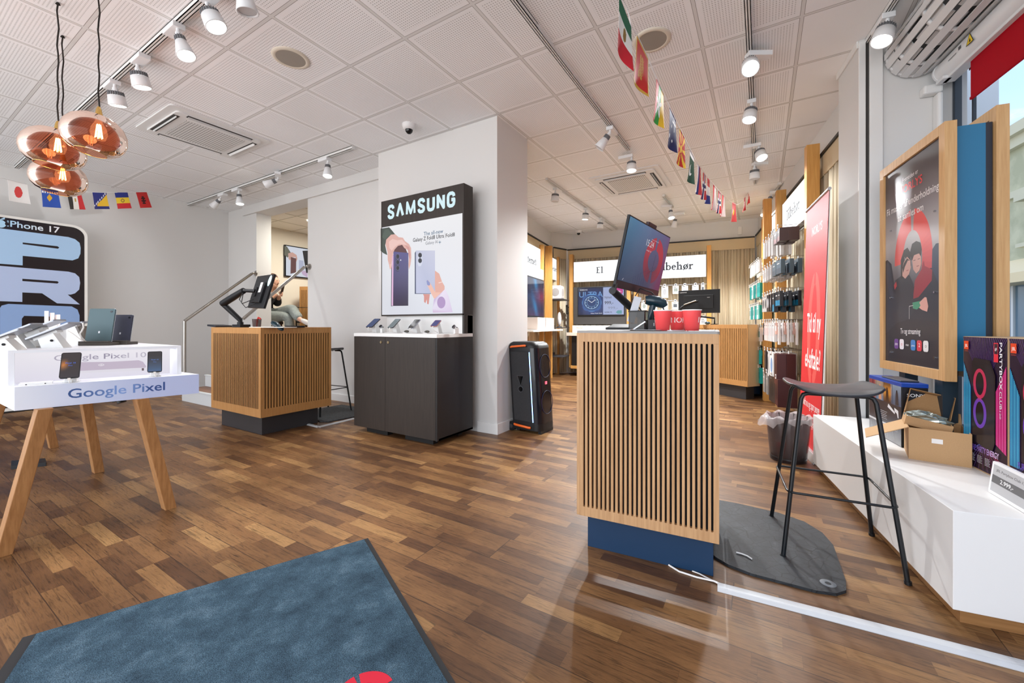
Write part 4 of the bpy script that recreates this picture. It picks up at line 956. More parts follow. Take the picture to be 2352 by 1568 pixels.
ld = bpy.data.lights.new('niche_glow', 'AREA'); ld.shape = 'RECTANGLE'; ld.size = .55; ld.size_y = .05; ld.energy = .35; ld.color = (1, .95, .98)
lo = bpy.data.objects.new('niche_glow', ld); COL.objects.link(lo); lo.parent = t.o; lo.location = (0, -.16, BZ-.02-.779)
# niche phones
def art_fire(P, W, H):
    P.grid(-W/2+.003, W/2-.003, -H/2+.003, H/2-.003, 8, 14, lambda a, c: mix(mix((52, 42, 44), (232, 140, 60), max(0, 1-math.hypot((a-.12)*1.6, (c-.52)*2.2)*1.7)), (56, 54, 72), max(0, .4-c)))
    P.text('Pixel 10', 0, .008, width=W*.5, col=(70, 110, 220), align='c', bold=.02); P.text('Pro', 0, -.006, width=W*.2, col=(70, 110, 220), align='c', bold=.02)
def art_blue(P, W, H):
    P.grid(-W/2+.003, W/2-.003, -H/2+.003, H/2-.003, 4, 10, lambda a, c: mix((72, 104, 146), (50, 46, 52), c*1.3))
    P.text('Pixel 10', 0, .008, width=W*.5, col=(90, 130, 210), align='c', bold=.02); P.text('Pro', 0, -.006, width=W*.2, col=(90, 130, 210), align='c', bold=.02)
phone(Pf.at(.175, .045, .779, -.1), .07, .145, 58, .088, 'phone with orange burst wallpaper in the lit niche on the table', PHD, (0, 0, 0), art=art_fire, back=.02)
phone(Pf.at(.495, .05, .779, -.1), .062, .13, 58, .085, 'phone with dark blue wallpaper at the right of the lit niche', PHD, (0, 0, 0), art=art_blue, back=.02)
b = MB(STW); b.box(.01, .115, .03, .10, .779, .79); b.m(BLACKF); b.box(.03, .035, .0295, .03, .782, .786); b.box(.09, .095, .0295, .03, .782, .786); single('charging_plate', b, 'flat white charging plate at the left end of the lit niche', 'stand', Pf, (.06, .06, .779), bevel=.003)
# devices on top of the light box
def tabletop(u, d): p = gat(u, d); return p.x, p.y
def slab(u, d, w, h, lean, rotz, label, face, name='tablet', cat='tablet', z=BZ, stand=True):
    x, y = tabletop(u, d); f = G.at(x, y, z, rotz); t = T(name, label, cat, f)
    a = math.radians(lean); up = Vector((0, math.sin(a), math.cos(a))); M = Matrix(((1, up.x, 0, 0), (0, up.y, -math.cos(a), 0), (0, up.z, math.sin(a), .018), (0, 0, 0, 1)))
    b = MB(face); b.M = M; b.rbox(-w/2, w/2, 0, h, -.003, .003, .008); part('back_shell', b, t, bevel=.001)
    c = MB(mat('tablet_rim', (196, 200, 206), .25, metal=.8)); c.M = M; c.rbox(-w/2-.0012, w/2+.0012, -.0012, h+.0012, -.0065, -.003, .009); part('screen_side', c, t, bevel=.001)
    l_ = MB(PHD); l_.M = M; l_.cyl((w/2-.018, h-.018, .003), (w/2-.018, h-.018, .0045), .006, n=16); part('camera_bump', l_, t)
    g = MB(mat('pale_logo', (222, 222, 226), .3)); g.M = M; g.box(-.004, .004, h*.27, h*.27+.012, .003, .0034); part('logo', g, t)
    if stand:
        s = MB(mat('charcoal_dock', (70, 64, 58), .5)); s.box(-w/2-.01, w/2+.012, -.035, .05, 0, .018); s.box(-w/2-.01, w/2+.012, -.035, -.012, .018, .026)
        single('tablet_dock', s, 'charcoal dock holding the '+label.split(' leaning')[0], 'dock', f, bevel=.003)
    return t
YAWC = YG   # facing along the view
slab(225, 2.42, .135, .205, 10, YAWC+.15, 'large green-grey tablet leaning with its back to the room', mat('green_grey_metal', (66, 86, 90), .45, metal=.2))
slab(274, 2.52, .115, .17, 10, YAWC+.1, 'dark violet-grey tablet leaning behind the green-grey one', mat('violet_grey_metal', (50, 50, 66), .45, metal=.2))
b = MB(CABW); c0 = gat(190, 2.36, z=BZ+.1); b.tube([gat(190, 2.36, v=741), gat(192, 2.36, v=752), gat(184, 2.36, v=766), gat(187, 2.38, v=778), gat(200, 2.4, v=786)], .004, 8)
single('charging_cable', b, 'white cable curving down beside the green-grey tablet', 'cable', G, tuple(gat(190, 2.36, z=BZ)))
def lying(u, d, L_, wd, pitch, rotz, label, screen=(60, 84, 120), h0=.03):
    x, y = tabletop(u, d); f = G.at(x, y, BZ, rotz); t = T('smartphone', label, 'phone', f); a = math.radians(pitch)
    M = Matrix(((math.cos(a), 0, -math.sin(a), 0), (0, 1, 0, 0), (math.sin(a), 0, math.cos(a), h0+.012), (0, 0, 0, 1)))
    b = MB(PHB); b.M = M; b.rbox(0, L_, -wd/2, wd/2, 0, .008, .01); part('body', b, t, bevel=.001)
    s = MB(mat('dim_screen_%d' % screen[0], tuple(int(q_*.6) for q_ in screen), .28)); s.M = M; s.rbox(.003, L_-.003, -wd/2+.003, wd/2-.003, .008, .0086, .008); part('screen', s, t)
    s = MB(STW); s.M = M; s.box(.02, L_*.62, -.02, .02, -.014, -.0005); s.M = Matrix.Identity(4)
    k0, k1 = L_*.22*math.cos(a), L_*.55*math.cos(a); zz0, zz1 = h0+L_*.22*math.sin(a), h0+L_*.55*math.sin(a)
    vs = [(k0, -.022, zz0), (k1, -.022, zz1), (k1+.05, -.028, 0), (k0+.02, -.028, 0)]; vs += [(x_, -y_, z_) for x_, y_, z_ in vs]
    s.add(vs, [(0, 1, 2, 3)[::-1], (4, 5, 6, 7), (0, 4, 5, 1), (1, 5, 6, 2), (2, 6, 7, 3), (3, 7, 4, 0)]); s.m(BLACKF); s.cyl((k1+.0, -.03, zz1*.5), (k1, -.0265, zz1*.5), .006, n=14)
    single('phone_stand', s, 'white wedge stand under the '+label.split(' on the white box')[0].split(', cut')[0].split(' of the row')[0], 'stand', f, bevel=.001)
RV = YG+.25
lying(-30, 1.95, .165, .075, 24, RV, 'phone farthest left, cut by the picture edge, on the white box', (200, 200, 204), .02)
lying(-8, 2.1, .19, .075, 26, RV, 'black-edged phone second from the left on the white box', (90, 96, 104))
lying(40, 2.2, .21, .085, 25, RV, 'blue reflecting phone in the middle of the row on the white box', (110, 150, 200), .045)
lying(72, 2.15, .21, .085, 25, RV, 'black phone at the right of the row on the white box', (70, 80, 96), .03)
lying(148, 2.55, .12, .07, 12, RV, 'grey fold-out phone behind the white stands beside the green-grey tablet', (110, 100, 92), .10)
b = MB(mat('grey_fabric_block', (120, 112, 104), .8)); x, y = tabletop(185, 2.6); f = G.at(x, y, BZ, YG); b.box(-.055, .05, -.03, .05, 0, .115); single('fabric_stand_block', b, 'grey block stand behind the white stands on the white box', 'stand', f, bevel=.006)
b = MB(mat('clear_acrylic', (236, 236, 236), .15)); x, y = tabletop(172, 2.42); f = G.at(x, y, BZ, YG)
b.add([(-.05, 0, 0), (.075, 0, 0), (-.02, 0, .072), (-.05, 0, .09), (-.05, .01, 0), (.075, .01, 0), (-.02, .01, .072), (-.05, .01, .09)], [(0, 1, 2, 3), (7, 6, 5, 4), (1, 5, 6, 2), (2, 6, 7, 3), (0, 3, 7, 4)])
single('acrylic_wedge', b, 'pale see-through wedge holder left of the green-grey tablet', 'stand', f)
x, y = tabletop(118, 2.7); f = G.at(x, y, BZ, YG)
b = MB(mat('pale_leaflets', (240, 226, 222), .6))
for k in range(3): b.box(-.035+.022*k, -.008+.025*k, -.01+.012*k, -.008+.012*k, .1, .215-.012*k)
single('leaflets', b, 'pale pink and white leaflets standing behind the phones', 'leaflet', f)
b = MB(mat('clear_holder', (226, 226, 226), .2)); b.box(-.045, .06, -.02, -.017, 0, .12); b.box(-.045, .06, .04, .043, 0, .1); b.box(-.045, .06, -.02, .043, 0, .004); single('leaflet_holder', b, 'white leaflet holder behind the phones on the white box', 'holder', f)
b = MB(mat('ivory_pen_pad', (232, 226, 214), .5)); x, y = tabletop(30, 2.15); b.box(-.06, .09, -.02, .02, 0, .006); single('sensor_strip', b, 'flat ivory strip lying on the front edge of the white box', 'strip', G.at(x, y, BZ, RV+.3))
# ================================================================ back room: curtains, posts, signs
def hit(fr, ax, val, u, v):
    p0 = fr.l((0, 0, HC)); d = fr.l(gat(u, 1.0, v=v))-p0; t = (val-p0[ax])/d[ax]; return p0+d*t
def m_curtain():
    m = mat('striped_linen_curtain', (196, 180, 150), .85); t = NT(m); tc = t.n('ShaderNodeTexCoord')
    mp = t.n('ShaderNodeMapping', {'Vector': tc.outputs['Object'], 'Scale': (38, 38, .35)})
    nz = t.n('ShaderNodeTexNoise', {'Vector': mp.outputs[0], 'Scale': 1.0, 'Detail': 5.0, 'Roughness': .7})
    t.link(t.ramp(nz.outputs[0], [(.34, (140, 124, 100)), (.44, (190, 174, 146)), (.56, (220, 208, 182)), (.7, (232, 224, 204))]), 'Base Color'); return m
CUR = m_curtain(); BAND = mat('curtain_heading_band', (196, 178, 146), .85); RAIL = mat('black_rail', (30, 28, 26), .5)
WPOST = wood('honey_oak_post', (186, 132, 66), (206, 154, 84), 'z', .5)
def curtain(fr, p0, p1, z0, z1, label, pitch=.055, amp=.022):
    (x0, y0), (x1, y1) = p0, p1; L_ = math.hypot(x1-x0, y1-y0); f = fr.at(x0, y0, z0, math.atan2(y1-y0, x1-x0)); t = T('curtain', label, 'curtain', f)
    n = int(L_/pitch*6); b = MB(CUR); xs = []; ph = 0; x = 0
    rnd = random.Random(len(label))
    for i in range(n+1):
        x = L_*i/n; ph = x/pitch*2*math.pi+1.2*math.sin(x*7)+.8*math.sin(x*17+1); xs.append((x, amp*math.sin(ph)+amp*.5*math.sin(ph*.37)))
    H_ = z1-z0; zb = H_-.2
    lv = [(0, 1.25), (zb*.5, 1), (zb, .45)]
    vs = [(x, y*k, z) for z, k in lv for x, y in xs]; m = len(xs)
    b.add(vs, [(j*m+i, j*m+i+1, (j+1)*m+i+1, (j+1)*m+i) for j in range(2) for i in range(m-1)], smooth=True)
    o = part('pleated_cloth', b, t); md = o.modifiers.new('s', 'SOLIDIFY'); md.thickness = .003
    b = MB(BAND); b.box(0, L_, -.012, .0, zb, H_); part('heading_band', b, t)
    b = MB(RAIL); b.box(0, L_, -.03, .0, H_, H_+.025); part('rail', b, t)
curtain(R, (-2.40, 8.84), (1.26, 8.84), .02, 2.73, 'long striped beige curtain across the back wall behind the lit signs')
curtain(R, (-2.655, 4.4), (-2.655, 8.36), .02, 2.73, 'striped beige curtain along the left side of the back room', amp=.012)
curtain(R, (-2.60, 8.42), (-2.42, 8.78), .02, 2.73, 'short striped curtain in the left back corner')
curtain(R, (1.29, 8.78), (1.29, 4.08), .02, 2.74, 'striped beige curtain behind the accessory hooks at the right', amp=.014)
SERIF_COL = (36, 42, 50)
# small high-contrast serif capitals and letters drawn as strokes: (thick stem, hair line, bowl)
def serif(A, s, cx, base, xh, col=SERIF_COL, squeeze=1.0):
    """centred word; xh = x height"""
    ST, HL = .26*xh, .15*xh; asc = 1.62*xh
    def stem(x, z0, z1, foot=True, head=True, w=ST):
        A.rect(x, x+w*squeeze, z0, z1, col); e = .16*xh*squeeze
        if foot: A.rect(x-e, x+w*squeeze+e, z0, z0+HL, col)
        if head: A.poly([(x-e*1.1, z1-HL*2.2), (x+w*.5*squeeze, z1-HL*.6), (x+w*.5*squeeze, z1), (x-e*1.1, z1-HL*1.2)], col)
    def bowl(x, z, rx, rz, a0, a1, wt=ST, wh=HL, n=26):
        o, i_ = [], []
        for k in range(n+1):
            a = math.radians(a0+(a1-a0)*k/n); c, q = math.cos(a), math.sin(a); th_x = wt*squeeze; 
            o.append((x+rx*c, z+rz*q)); i_.append((x+(rx-th_x)*c, z+(rz-wh)*q))
        for k in range(n): A.mb.add([A.P(*o[k]), A.P(*o[k+1]), A.P(*i_[k+1]), A.P(*i_[k])], [(0, 1, 2, 3) if a1 > a0 else (3, 2, 1, 0)], [col])
    W = {'E': 1.15, 'T': 1.25, 'I': .62, 'l': .52, 'i': .52, 'b': 1.12, 'e': .98, 'h': 1.16, 'ø': 1.08, 'r': .78, 'n': 1.14, 't': .66}
    q = squeeze*xh; tot = sum(W[c] for c in s)*q; x = cx-tot/2
    for c in s:
        w_ = W[c]*q; x0 = x+.14*q; r = xh/2; bx = .46*q
        if c == 'l': stem(x0, base, base+asc)
        elif c == 'i': stem(x0, base, base+xh); A.disc(x0+ST*squeeze/2, base+xh*1.36, .16*q, .16*xh, col, 14)
        elif c == 'I': stem(x0, base, base+asc*.92, head=False); A.rect(x0-.16*q, x0+ST*squeeze+.16*q, base+asc*.92-HL, base+asc*.92, col)
        elif c == 'E':
            stem(x0, base, base+asc*.92, head=False); 
            for zz in (0, asc*.45, asc*.92-HL): A.rect(x0-(.1*q if zz != asc*.45 else 0), x0+(.82 if zz != asc*.45 else .6)*q, base+zz, base+zz+HL, col)
            for zz, h_ in ((HL, .26*xh), (asc*.92-HL-.26*xh, .26*xh)): A.rect(x0+.77*q, x0+.82*q, base+zz, base+zz+h_, col)
        elif c == 'T':
            stem(x0+.36*q, base, base+asc*.92, head=False); A.rect(x0-.06*q, x0+1.02*q, base+asc*.92-HL, base+asc*.92, col)
            for xx in (-.06, .97): A.rect(x0+xx*q, x0+(xx+.05)*q, base+asc*.92-.3*xh, base+asc*.92, col)
        elif c in 'bh':
            stem(x0, base, base+asc, foot=c == 'h')
            if c == 'b': bowl(x0+ST*squeeze+.22*q, base+r, .46*q, r, -150, 150)
            else: bowl(x0+.56*q, base+xh*.62, .30*q, xh*.4, 0, 160); stem(x0+.60*q, base, base+xh*.64, head=False)
        elif c == 'n': stem(x0, base, base+xh); bowl(x0+.56*q, base+xh*.62, .30*q, xh*.4, 0, 160); stem(x0+.60*q, base, base+xh*.64, head=False)
        elif c == 'e': bowl(x0+.36*q, base+r, .42*q, r, 0, 315); A.rect(x0+.02*q, x0+.76*q, base+r, base+r+HL, col)
        elif c == 'ø': bowl(x0+.40*q, base+r, .46*q, r, 0, 360); A.line((x0-.02*q, base-.12*xh), (x0+.84*q, base+1.12*xh), HL*1.1, col)
        elif c == 'r': stem(x0, base, base+xh); A.disc(x0+.56*q, base+xh*.86, .14*q, .13*xh, col, 14); A.line((x0+ST*squeeze, base+xh*.72), (x0+.5*q, base+xh*.95), HL*1.2, col)
        elif c == 't': stem(x0+.05*q, base+.08*xh, base+xh*1.3, foot=False); A.rect(x0-.1*q, x0+.46*q, base+xh-HL, base+xh, col); A.rect(x0+.05*q, x0+.46*q, base, base+HL*1.6, col)
        x += w_
def lightbox(name_lab, fr, O, U, W_, H_, word, xh, squeeze=1.0, D_=.06, cxk=.5, basek=.5):
    """back-lit sign: O = lower left front corner in fr, U = unit right direction"""
    U = Vector(U); f = fr; bs = tuple(Vector(O)); Nn = U.cross(Vector((0, 0, 1)))
    t = T('lit_sign', name_lab, 'sign', fr, bs)
    b = MB(mat('sign_housing_white', (226, 226, 226), .4)); o = Vector(O); k = -Nn*D_
    vs = [o, o+U*W_, o+U*W_+k, o+k]; vs += [p+Vector((0, 0, H_)) for p in vs]
    b.add(vs, [(0, 3, 2, 1), (4, 5, 6, 7), (0, 1, 5, 4), (1, 2, 6, 5), (2, 3, 7, 6), (3, 0, 4, 7)]); part('housing', b, t, bevel=.002)
    A = Art(fr, O, U, (0, 0, 1), SIGNLIT); A.rect(.006, W_-.006, .006, H_-.006, (246, 248, 252)); serif(A, word, W_*cxk, H_*basek-xh*.55, xh, squeeze=squeeze); part('sign_face', A.mb, t)
SIGNLIT = artmat('sign_face_lit', 1.35, .4)
b_ = R
lightbox('wide lit white sign reading El on the back wall', R, (-2.17, 8.5, 1.985), (1, 0, 0), 1.11, .43, 'El', .085, cxk=.5)
lightbox('wide lit white sign reading Tilbeh\u00f8r on the back wall, half behind the monitor', R, (-.86, 8.5, 1.985), (1, 0, 0), 1.27, .43, 'Tilbeh\u00f8r', .098, cxk=.53)
lightbox('lit white sign reading Tilbeh\u00f8r above the nearest accessory hooks', R, (1.2, 6.2, 2.195), (0, -1, 0), 1.27, .44, 'Tilbeh\u00f8r', .085, cxk=.42)
lightbox('narrow lit sign reading Tilbeh\u00f8r at the far end of the right wall', R, (1.2, 7.25, 2.195), (0, -1, 0), .62, .44, 'Tilbeh\u00f8r', .06)
lightbox('lit sign reading Internet, cut by the pillar edge', R, (-2.55, 6.2, 1.93), (0, 1, 0), 1.22, .6, 'Internet', .085, cxk=.55)
lightbox('narrow lit sign reading Tilbeh\u00f8r at the left wall of the back room', R, (-2.55, 7.92, 2.03), (0, 1, 0), .62, .46, 'Tilbeh\u00f8r', .07)
def post(x0, x1, y0, y1, z0, z1, label):
    b = MB(WPOST); b.box(x0, x1, y0, y1, z0, z1); single('wooden_post', b, label, 'post', R, ((x0+x1)/2, (y0+y1)/2, z0), bevel=.003)
for x, lab in ((-2.26, 'oak post at the left end of the El sign'), (-1.06, 'oak post at the right end of the El sign'), (-.92, 'oak post at the left end of the back Tilbeh\u00f8r sign'), (.42, 'oak post at the right end of the back Tilbeh\u00f8r sign')):
    post(x, x+.075, 8.47, 8.6, 0.16 if x < -1 else 0, 2.58, lab)
for y, h, lab in ((4.82, 2.86, 'tall oak post nearest the red banner'), (6.22, 2.84, 'oak post between the two right-wall signs, nearer one'), (6.58, 2.84, 'oak post left of its twin between the two right-wall signs'), (7.26, 2.72, 'farthest oak post of the right wall')):
    post(1.14 if y != 6.58 else 1.05, 1.25 if y != 6.58 else 1.15, y, y+.09, 0, h, lab)
for y, z, lab in ((7.43, 2.62, 'thin oak post right of the Internet sign'), (7.78, 2.66, 'thick oak post left of the narrow Tilbeh\u00f8r sign'), (8.50, 2.55, 'oak post beside the left corner curtain')):
    post(-2.58, -2.50 if y != 7.78 else -2.44, y, y+.07, 0, z, lab)
# back wall television unit
t = T('tv_unit', 'dark grey media panel with screen, white shelf and black cabinet under the El sign', 'media unit', R, (-1.6, 8.5, .16))
DG = mat('dark_grey_panel', (62, 60, 58), .5)
b = MB(DG); b.box(-2.18, -1.06, 8.52, 8.58, 1.08, 1.88); part('panel', b, t, bevel=.003)
b = MB(mat('pale_oak_shelf', (226, 208, 192), .5)); b.box(-2.25, -.95, 8.2, 8.46, .845, .91); part('shelf', b, t, bevel=.003)
b = MB(mat('pale_oak_box', (230, 214, 200), .5)); b.box(-2.16, -1.06, 8.35, 8.5, .91, 1.06); part('riser', b, t, bevel=.003)
A = Art(R, (-2.16, 8.35, .91), (1, 0, 0)); A.text('Minimal', .09, .085, height=.03, col=(130, 118, 108)); part('riser_lettering', A.mb, t)
b = MB(mat('black_cabinet', (24, 22, 22), .4)); b.box(-2.16, -1.07, 8.3, 8.58, .22, .845); part('cabinet', b, t)
b = MB(WPOST); b.box(-2.18, -1.07, 8.28, 8.6, .16, .22); part('bottom_rail', b, t, bevel=.003)
# screen
t = T('wall_television', 'television showing a blue watch advert below the El sign', 'television', R, (-1.6, 8.5, 1.27))
b = MB(PHD); b.box(-2.08, -1.11, 8.49, 8.52, 1.268, 1.862); part('bezel', b, t, bevel=.002)
A = Art(R, (0, 8.4895, 0), (1, 0, 0), (0, 0, 1), SCREEN)
A.grid(-2.07, -1.54, 1.285, 1.852, 8, 8, lambda a, c: mix((24, 92, 190), (14, 26, 66), min(1, math.hypot(a-.6, c-.4)*1.5)))
A.rect(-1.54, -1.12, 1.285, 1.852, (170, 184, 226))
A.text('ULTRA', -2.045, 1.655, width=.5, height=.12, col=(110, 160, 220), bold=.01)
A.text('SAMSUNG', -2.03, 1.80, width=.16, height=.022, col=(235, 240, 250), bold=.02)
A.poly(ell(-1.78, 1.54, .205, .19, 30), (96, 160, 220)); A.poly(rrect(-1.975, -1.585, 1.365, 1.7, .1), (40, 90, 160)); A.disc(-1.78, 1.54, .175, .155, (26, 62, 120)); A.ring(-1.78, 1.54, .15, .135, .012, (150, 200, 240)); A.ring(-1.78, 1.54, .10, .09, .006, (110, 170, 220))
for k_ in range(12):
    a = math.radians(30*k_); A.line((-1.78+.115*math.cos(a), 1.54+.10*math.sin(a)), (-1.78+.14*math.cos(a), 1.54+.125*math.sin(a)), .008, (200, 225, 250))
A.line((-1.78, 1.54), (-1.86, 1.60), .012, (230, 240, 250)); A.line((-1.78, 1.54), (-1.70, 1.60), .012, (230, 240, 250))
A.text('Galaxy Watch Ultra2', -1.56, 1.305, width=.24, height=.02, col=(235, 240, 250), align='r', bold=.02)
A.text('Nyhed', -1.51, 1.62, width=.14, height=.05, col=(60, 64, 84)); A.text('999,-', -1.51, 1.50, width=.18, height=.065, col=(50, 54, 70), bold=.01); A.text('999,-', -1.44, 1.40, width=.2, height=.05, col=(130, 140, 170)); A.text('NORLYS', -1.51, 1.32, width=.15, height=.028, col=(50, 54, 80), bold=.02)
A.disc(-1.22, 1.76, .085, .085, (206, 60, 150)); A.text('-200,-', -1.22, 1.745, width=.12, height=.03, col=(250, 250, 250), align='c', bold=.02); A.poly([(-1.28, 1.33), (-1.24, 1.37), (-1.16, 1.37), (-1.16, 1.30), (-1.24, 1.30)], (90, 160, 170))
part('screen', A.mb, t)
# left wall television and boxes
t = T('wall_television', 'television with blue and magenta picture at the pillar edge under the Internet sign', 'television', R, (-2.5, 6.9, 1.23))
b = MB(PHD); b.box(-2.53, -2.49, 6.2, 7.46, 1.20, 1.93); part('bezel', b, t, bevel=.002)
A = Art(R, (-2.4895, 0, 0), (0, 1, 0), (0, 0, 1), SCREEN)
A.grid(6.22, 7.44, 1.235, 1.905, 26, 16, lambda a, c: mix(mix((18, 26, 70), (30, 150, 210), max(0, 1-abs(a-.62)*4)*(.6+.4*math.sin(c*9+a*20))), (170, 30, 70), max(0, .9-math.hypot((a-.9)*2, (c-.55)*2.4))+max(0, .35-c)*1.0))
A.rect(7.1, 7.4, 1.22, 1.222, (80, 80, 80)); part('screen', A.mb, t)
b = MB(mat('tv_top_panel_grey', (196, 198, 202), .3)); b.box(-2.55, -2.5, 6.2, 7.46, 1.935, 2.13); single('sign_panel', b, 'pale grey panel between the Internet sign and its television', 'panel', R, (-2.52, 6.8, 1.935), bevel=.003)
b = MB(WLAM); b.box(-2.58, -2.25, 6.2, 7.95, .955, .985); single('wall_shelf', b, 'white shelf with pale boxes at the pillar edge', 'shelf', R, (-2.5, 7.1, .955), bevel=.002)
PB = mat('pale_pink_box', (228, 214, 206), .5)
for y0, y1, lab in ((6.55, 6.98, 'pale box with two dots on the white shelf, left one'), (7.02, 7.5, 'cream box with a printed front on the white shelf, right one')):
    t = T('router_box', lab, 'box', R, (-2.4, (y0+y1)/2, .985)); b = MB(PB); b.box(-2.5, -2.3, y0, y1, .985, 1.20); part('carton', b, t, bevel=.003)
    b = MB(mat('box_print_grey', (150, 140, 136), .6))
    for k in (.3, .75): b.cyl((-2.3, y0+(y1-y0)*k, 1.09), (-2.2985, y0+(y1-y0)*k, 1.09), .008, n=10)
    part('dot', b, t)
DSH = mat('dark_shelf', (54, 52, 56), .5)
for z, y0, lab in ((1.60, 7.86, 'top dark corner shelf carrying the white cube'), (1.02, 7.86, 'middle dark corner shelf carrying the oval router'), (.43, 7.86, 'lowest dark corner shelf, empty')):
    b = MB(DSH); b.box(-2.58, -2.24, 7.9, 8.42, z-.018, z); b.box(-2.58, -2.565, 7.9, 8.42, z, z+.05); single('corner_shelf', b, lab, 'shelf', R, (-2.4, 8.15, z-.018), bevel=.002)
t = T('white_cube_router', 'white cube router with round side on the top dark corner shelf', 'router', R, (-2.42, 8.1, 1.6))
b = MB(mat('router_white', (228, 224, 222), .4)); b.box(-2.53, -2.30, 7.98, 8.22, 1.6, 1.88); part('body', b, t, bevel=.03)
b = MB(mat('router_grey_disc', (150, 146, 144), .5)); b.lathe([(.0005, 0), (.085, 0)], n=30, T=Matrix.Translation((-2.42, 7.976, 1.74)) @ Matrix.Rotation(math.pi/2, 4, 'X')); part('side_disc', b, t)
b = MB(mat('router_grey_disc2', (190, 186, 184), .5)); b.lathe([(.0005, 0), (.08, 0)], n=30, T=Matrix.Translation((-2.296, 8.10, 1.74)) @ Matrix.Rotation(math.pi/2, 4, 'Y')); part('front_disc', b, t)
t = T('oval_router', 'white oval router standing on the middle dark corner shelf', 'router', R, (-2.38, 8.13, 1.02))
b = MB(mat('router_oval_white', (222, 220, 222), .4)); b.M = Matrix.Translation((-2.38, 8.13, 1.19)) @ Matrix.Rotation(.35, 4, 'Z'); b.ball((0, 0, 0), .045, .085, .15, 24, 16); part('body', b, t)
b = MB(mat('router_base', (70, 66, 66), .5)); b.cyl((-2.38, 8.13, 1.02), (-2.38, 8.13, 1.045), .05, .045, n=20); part('foot', b, t)
b = MB(RAIL); b.box(-2.33, -2.30, 8.46, 8.5, 1.3, 1.5); b.box(-2.3, -2.27, 8.45, 8.5, 1.32, 1.34); b.box(-2.3, -2.27, 8.45, 8.5, 1.44, 1.46); single('curtain_holder', b, 'small black hook bracket on the corner curtain', 'bracket', R, (-2.3, 8.48, 1.3))
b = MB(WHITE); b.box(.98, 1.06, 8.89, 8.92, 2.82, 2.98); single('motion_sensor', b, 'small white sensor box high on the far right wall corner', 'sensor', R, (1.02, 8.9, 2.82), bevel=.01)
b = MB(WHITE); b.box(-2.688, -2.63, 4.3, 6.98, 2.77, 2.95); single('cable_trunking', b, 'white trunking on the upper left wall of the back room', 'trunking', R, (-2.65, 5.5, 2.77), bevel=.004)

# ---------------------------------------------------------------- hanging packs
HK = mat('chrome_hook', (170, 168, 166), .25, metal=.9)
def packmat(n, c): return mat('pack_'+n, c, .4)
def pack(fr, w_, h_, d_, c, lab, group, style=0, col2=None):
    t = T('hanging_pack', lab, 'accessory pack', fr, group=group)
    b = MB(c); b.box(-w_/2, w_/2, -d_/2, d_/2, -h_-.02, -.02); part('pack_box', b, t, bevel=.0015)
    b = MB(mat('clear_hang_tab', (226, 226, 224), .3)); b.box(-.018, .018, -.001, .001, -.02, .012); part('hang_tab', b, t)
    f = Art(fr, (0, -d_/2-.0005, -h_-.02), (1, 0, 0)); k = col2 or (170, 170, 172)
    if style == 0: f.rect(-w_*.3, w_*.3, h_*.3, h_*.72, k); f.rect(-w_*.34, w_*.1, h_*.82, h_*.88, (90, 90, 92))
    elif style == 1: f.rect(-w_*.42, w_*.42, h_*.04, h_*.4, k); f.rect(-w_*.3, w_*.2, h_*.7, h_*.76, (220, 220, 220))
    elif style == 2: f.poly(ell(0, h_*.5, w_*.28, h_*.3, 16), k); f.rect(-w_*.36, 0, h_*.88, h_*.94, (70, 70, 74))
    part('pack_print', f.mb, t); return t
def hook(fr, L_, lab, group, tag=True):
    t = T('display_hook', lab, 'hook', fr, group=group)
    b = MB(HK); b.tube([(0, 0, 0), (0, -L_, 0), (0, -L_-.01, .012)], .0025, 6); part('wire', b, t)
    if tag:
        b = MB(mat('hook_tag_white', (236, 236, 236), .4)); b.box(-.02, .02, -L_-.014, -L_-.010, -.035, .012); b.m(PHD); b.box(-.013, .013, -L_-.0145, -L_-.014, -.022, .002); part('price_tag', b, t)
# back wall hooks under the Tilbehor sign
z_r = [1.80, 1.50, 1.16]
rows = [(1.83, [(1527, 0, 'tall white pack'), (1552, 0, ''), (1573, 0, ''), (1597, 0, ''), (1614, 0, '')]), (1.53, [(1480, 0, ''), (1503, 0, ''), (1527, 0, ''), (1551, 0, '')]), (1.22, [(1478, 0, ''), (1529, 0, ''), (1549, 0, ''), (1615, 0, '')])]
nm = ['top', 'middle', 'lowest']
for i, (z, L_) in enumerate(rows):
    b = MB(HK); b.box(-.80, .41, 8.44, 8.452, z+.01, z+.022); b.box(-.80, -.785, 8.452, 8.5, z+.01, z+.022); b.box(.395, .41, 8.452, 8.5, z+.01, z+.022); single('hook_rail', b, '%s hook rail under the back Tilbeh\u00f8r sign' % nm[i], 'rail', R, (-.2, 8.45, z))
    for j, (u, _, _2) in enumerate(L_):
        p = hit(R, 1, 8.3, u, 700); x = p.x; f = R.at(x, 8.27, z)
        hook(R.at(x, 8.44, z+.01), .19, 'wire hook on the %s rail of the back wall, %s from the left' % (nm[i], ORD[j].replace('nearest', 'first')), 'hooks on the %s back rail' % nm[i])
        W_, H_ = (.11, .15) if u != 1614 else (.06, .13)
        if u == 1527 and i == 0: W_, H_ = .12, .22
        pack(f, W_, H_, .02, packmat('white', (232, 232, 230)), 'white pack under the back Tilbeh\u00f8r sign, %s rail, %s from the left' % (nm[i], ORD[j].replace('nearest', 'first')), 'white packs on the %s back rail' % nm[i], style=[2, 0, 2, 0, 0][j % 5], col2=[(150, 150, 152), (120, 128, 124), (190, 186, 188), (206, 200, 204), (70, 74, 80)][(i+j) % 5])
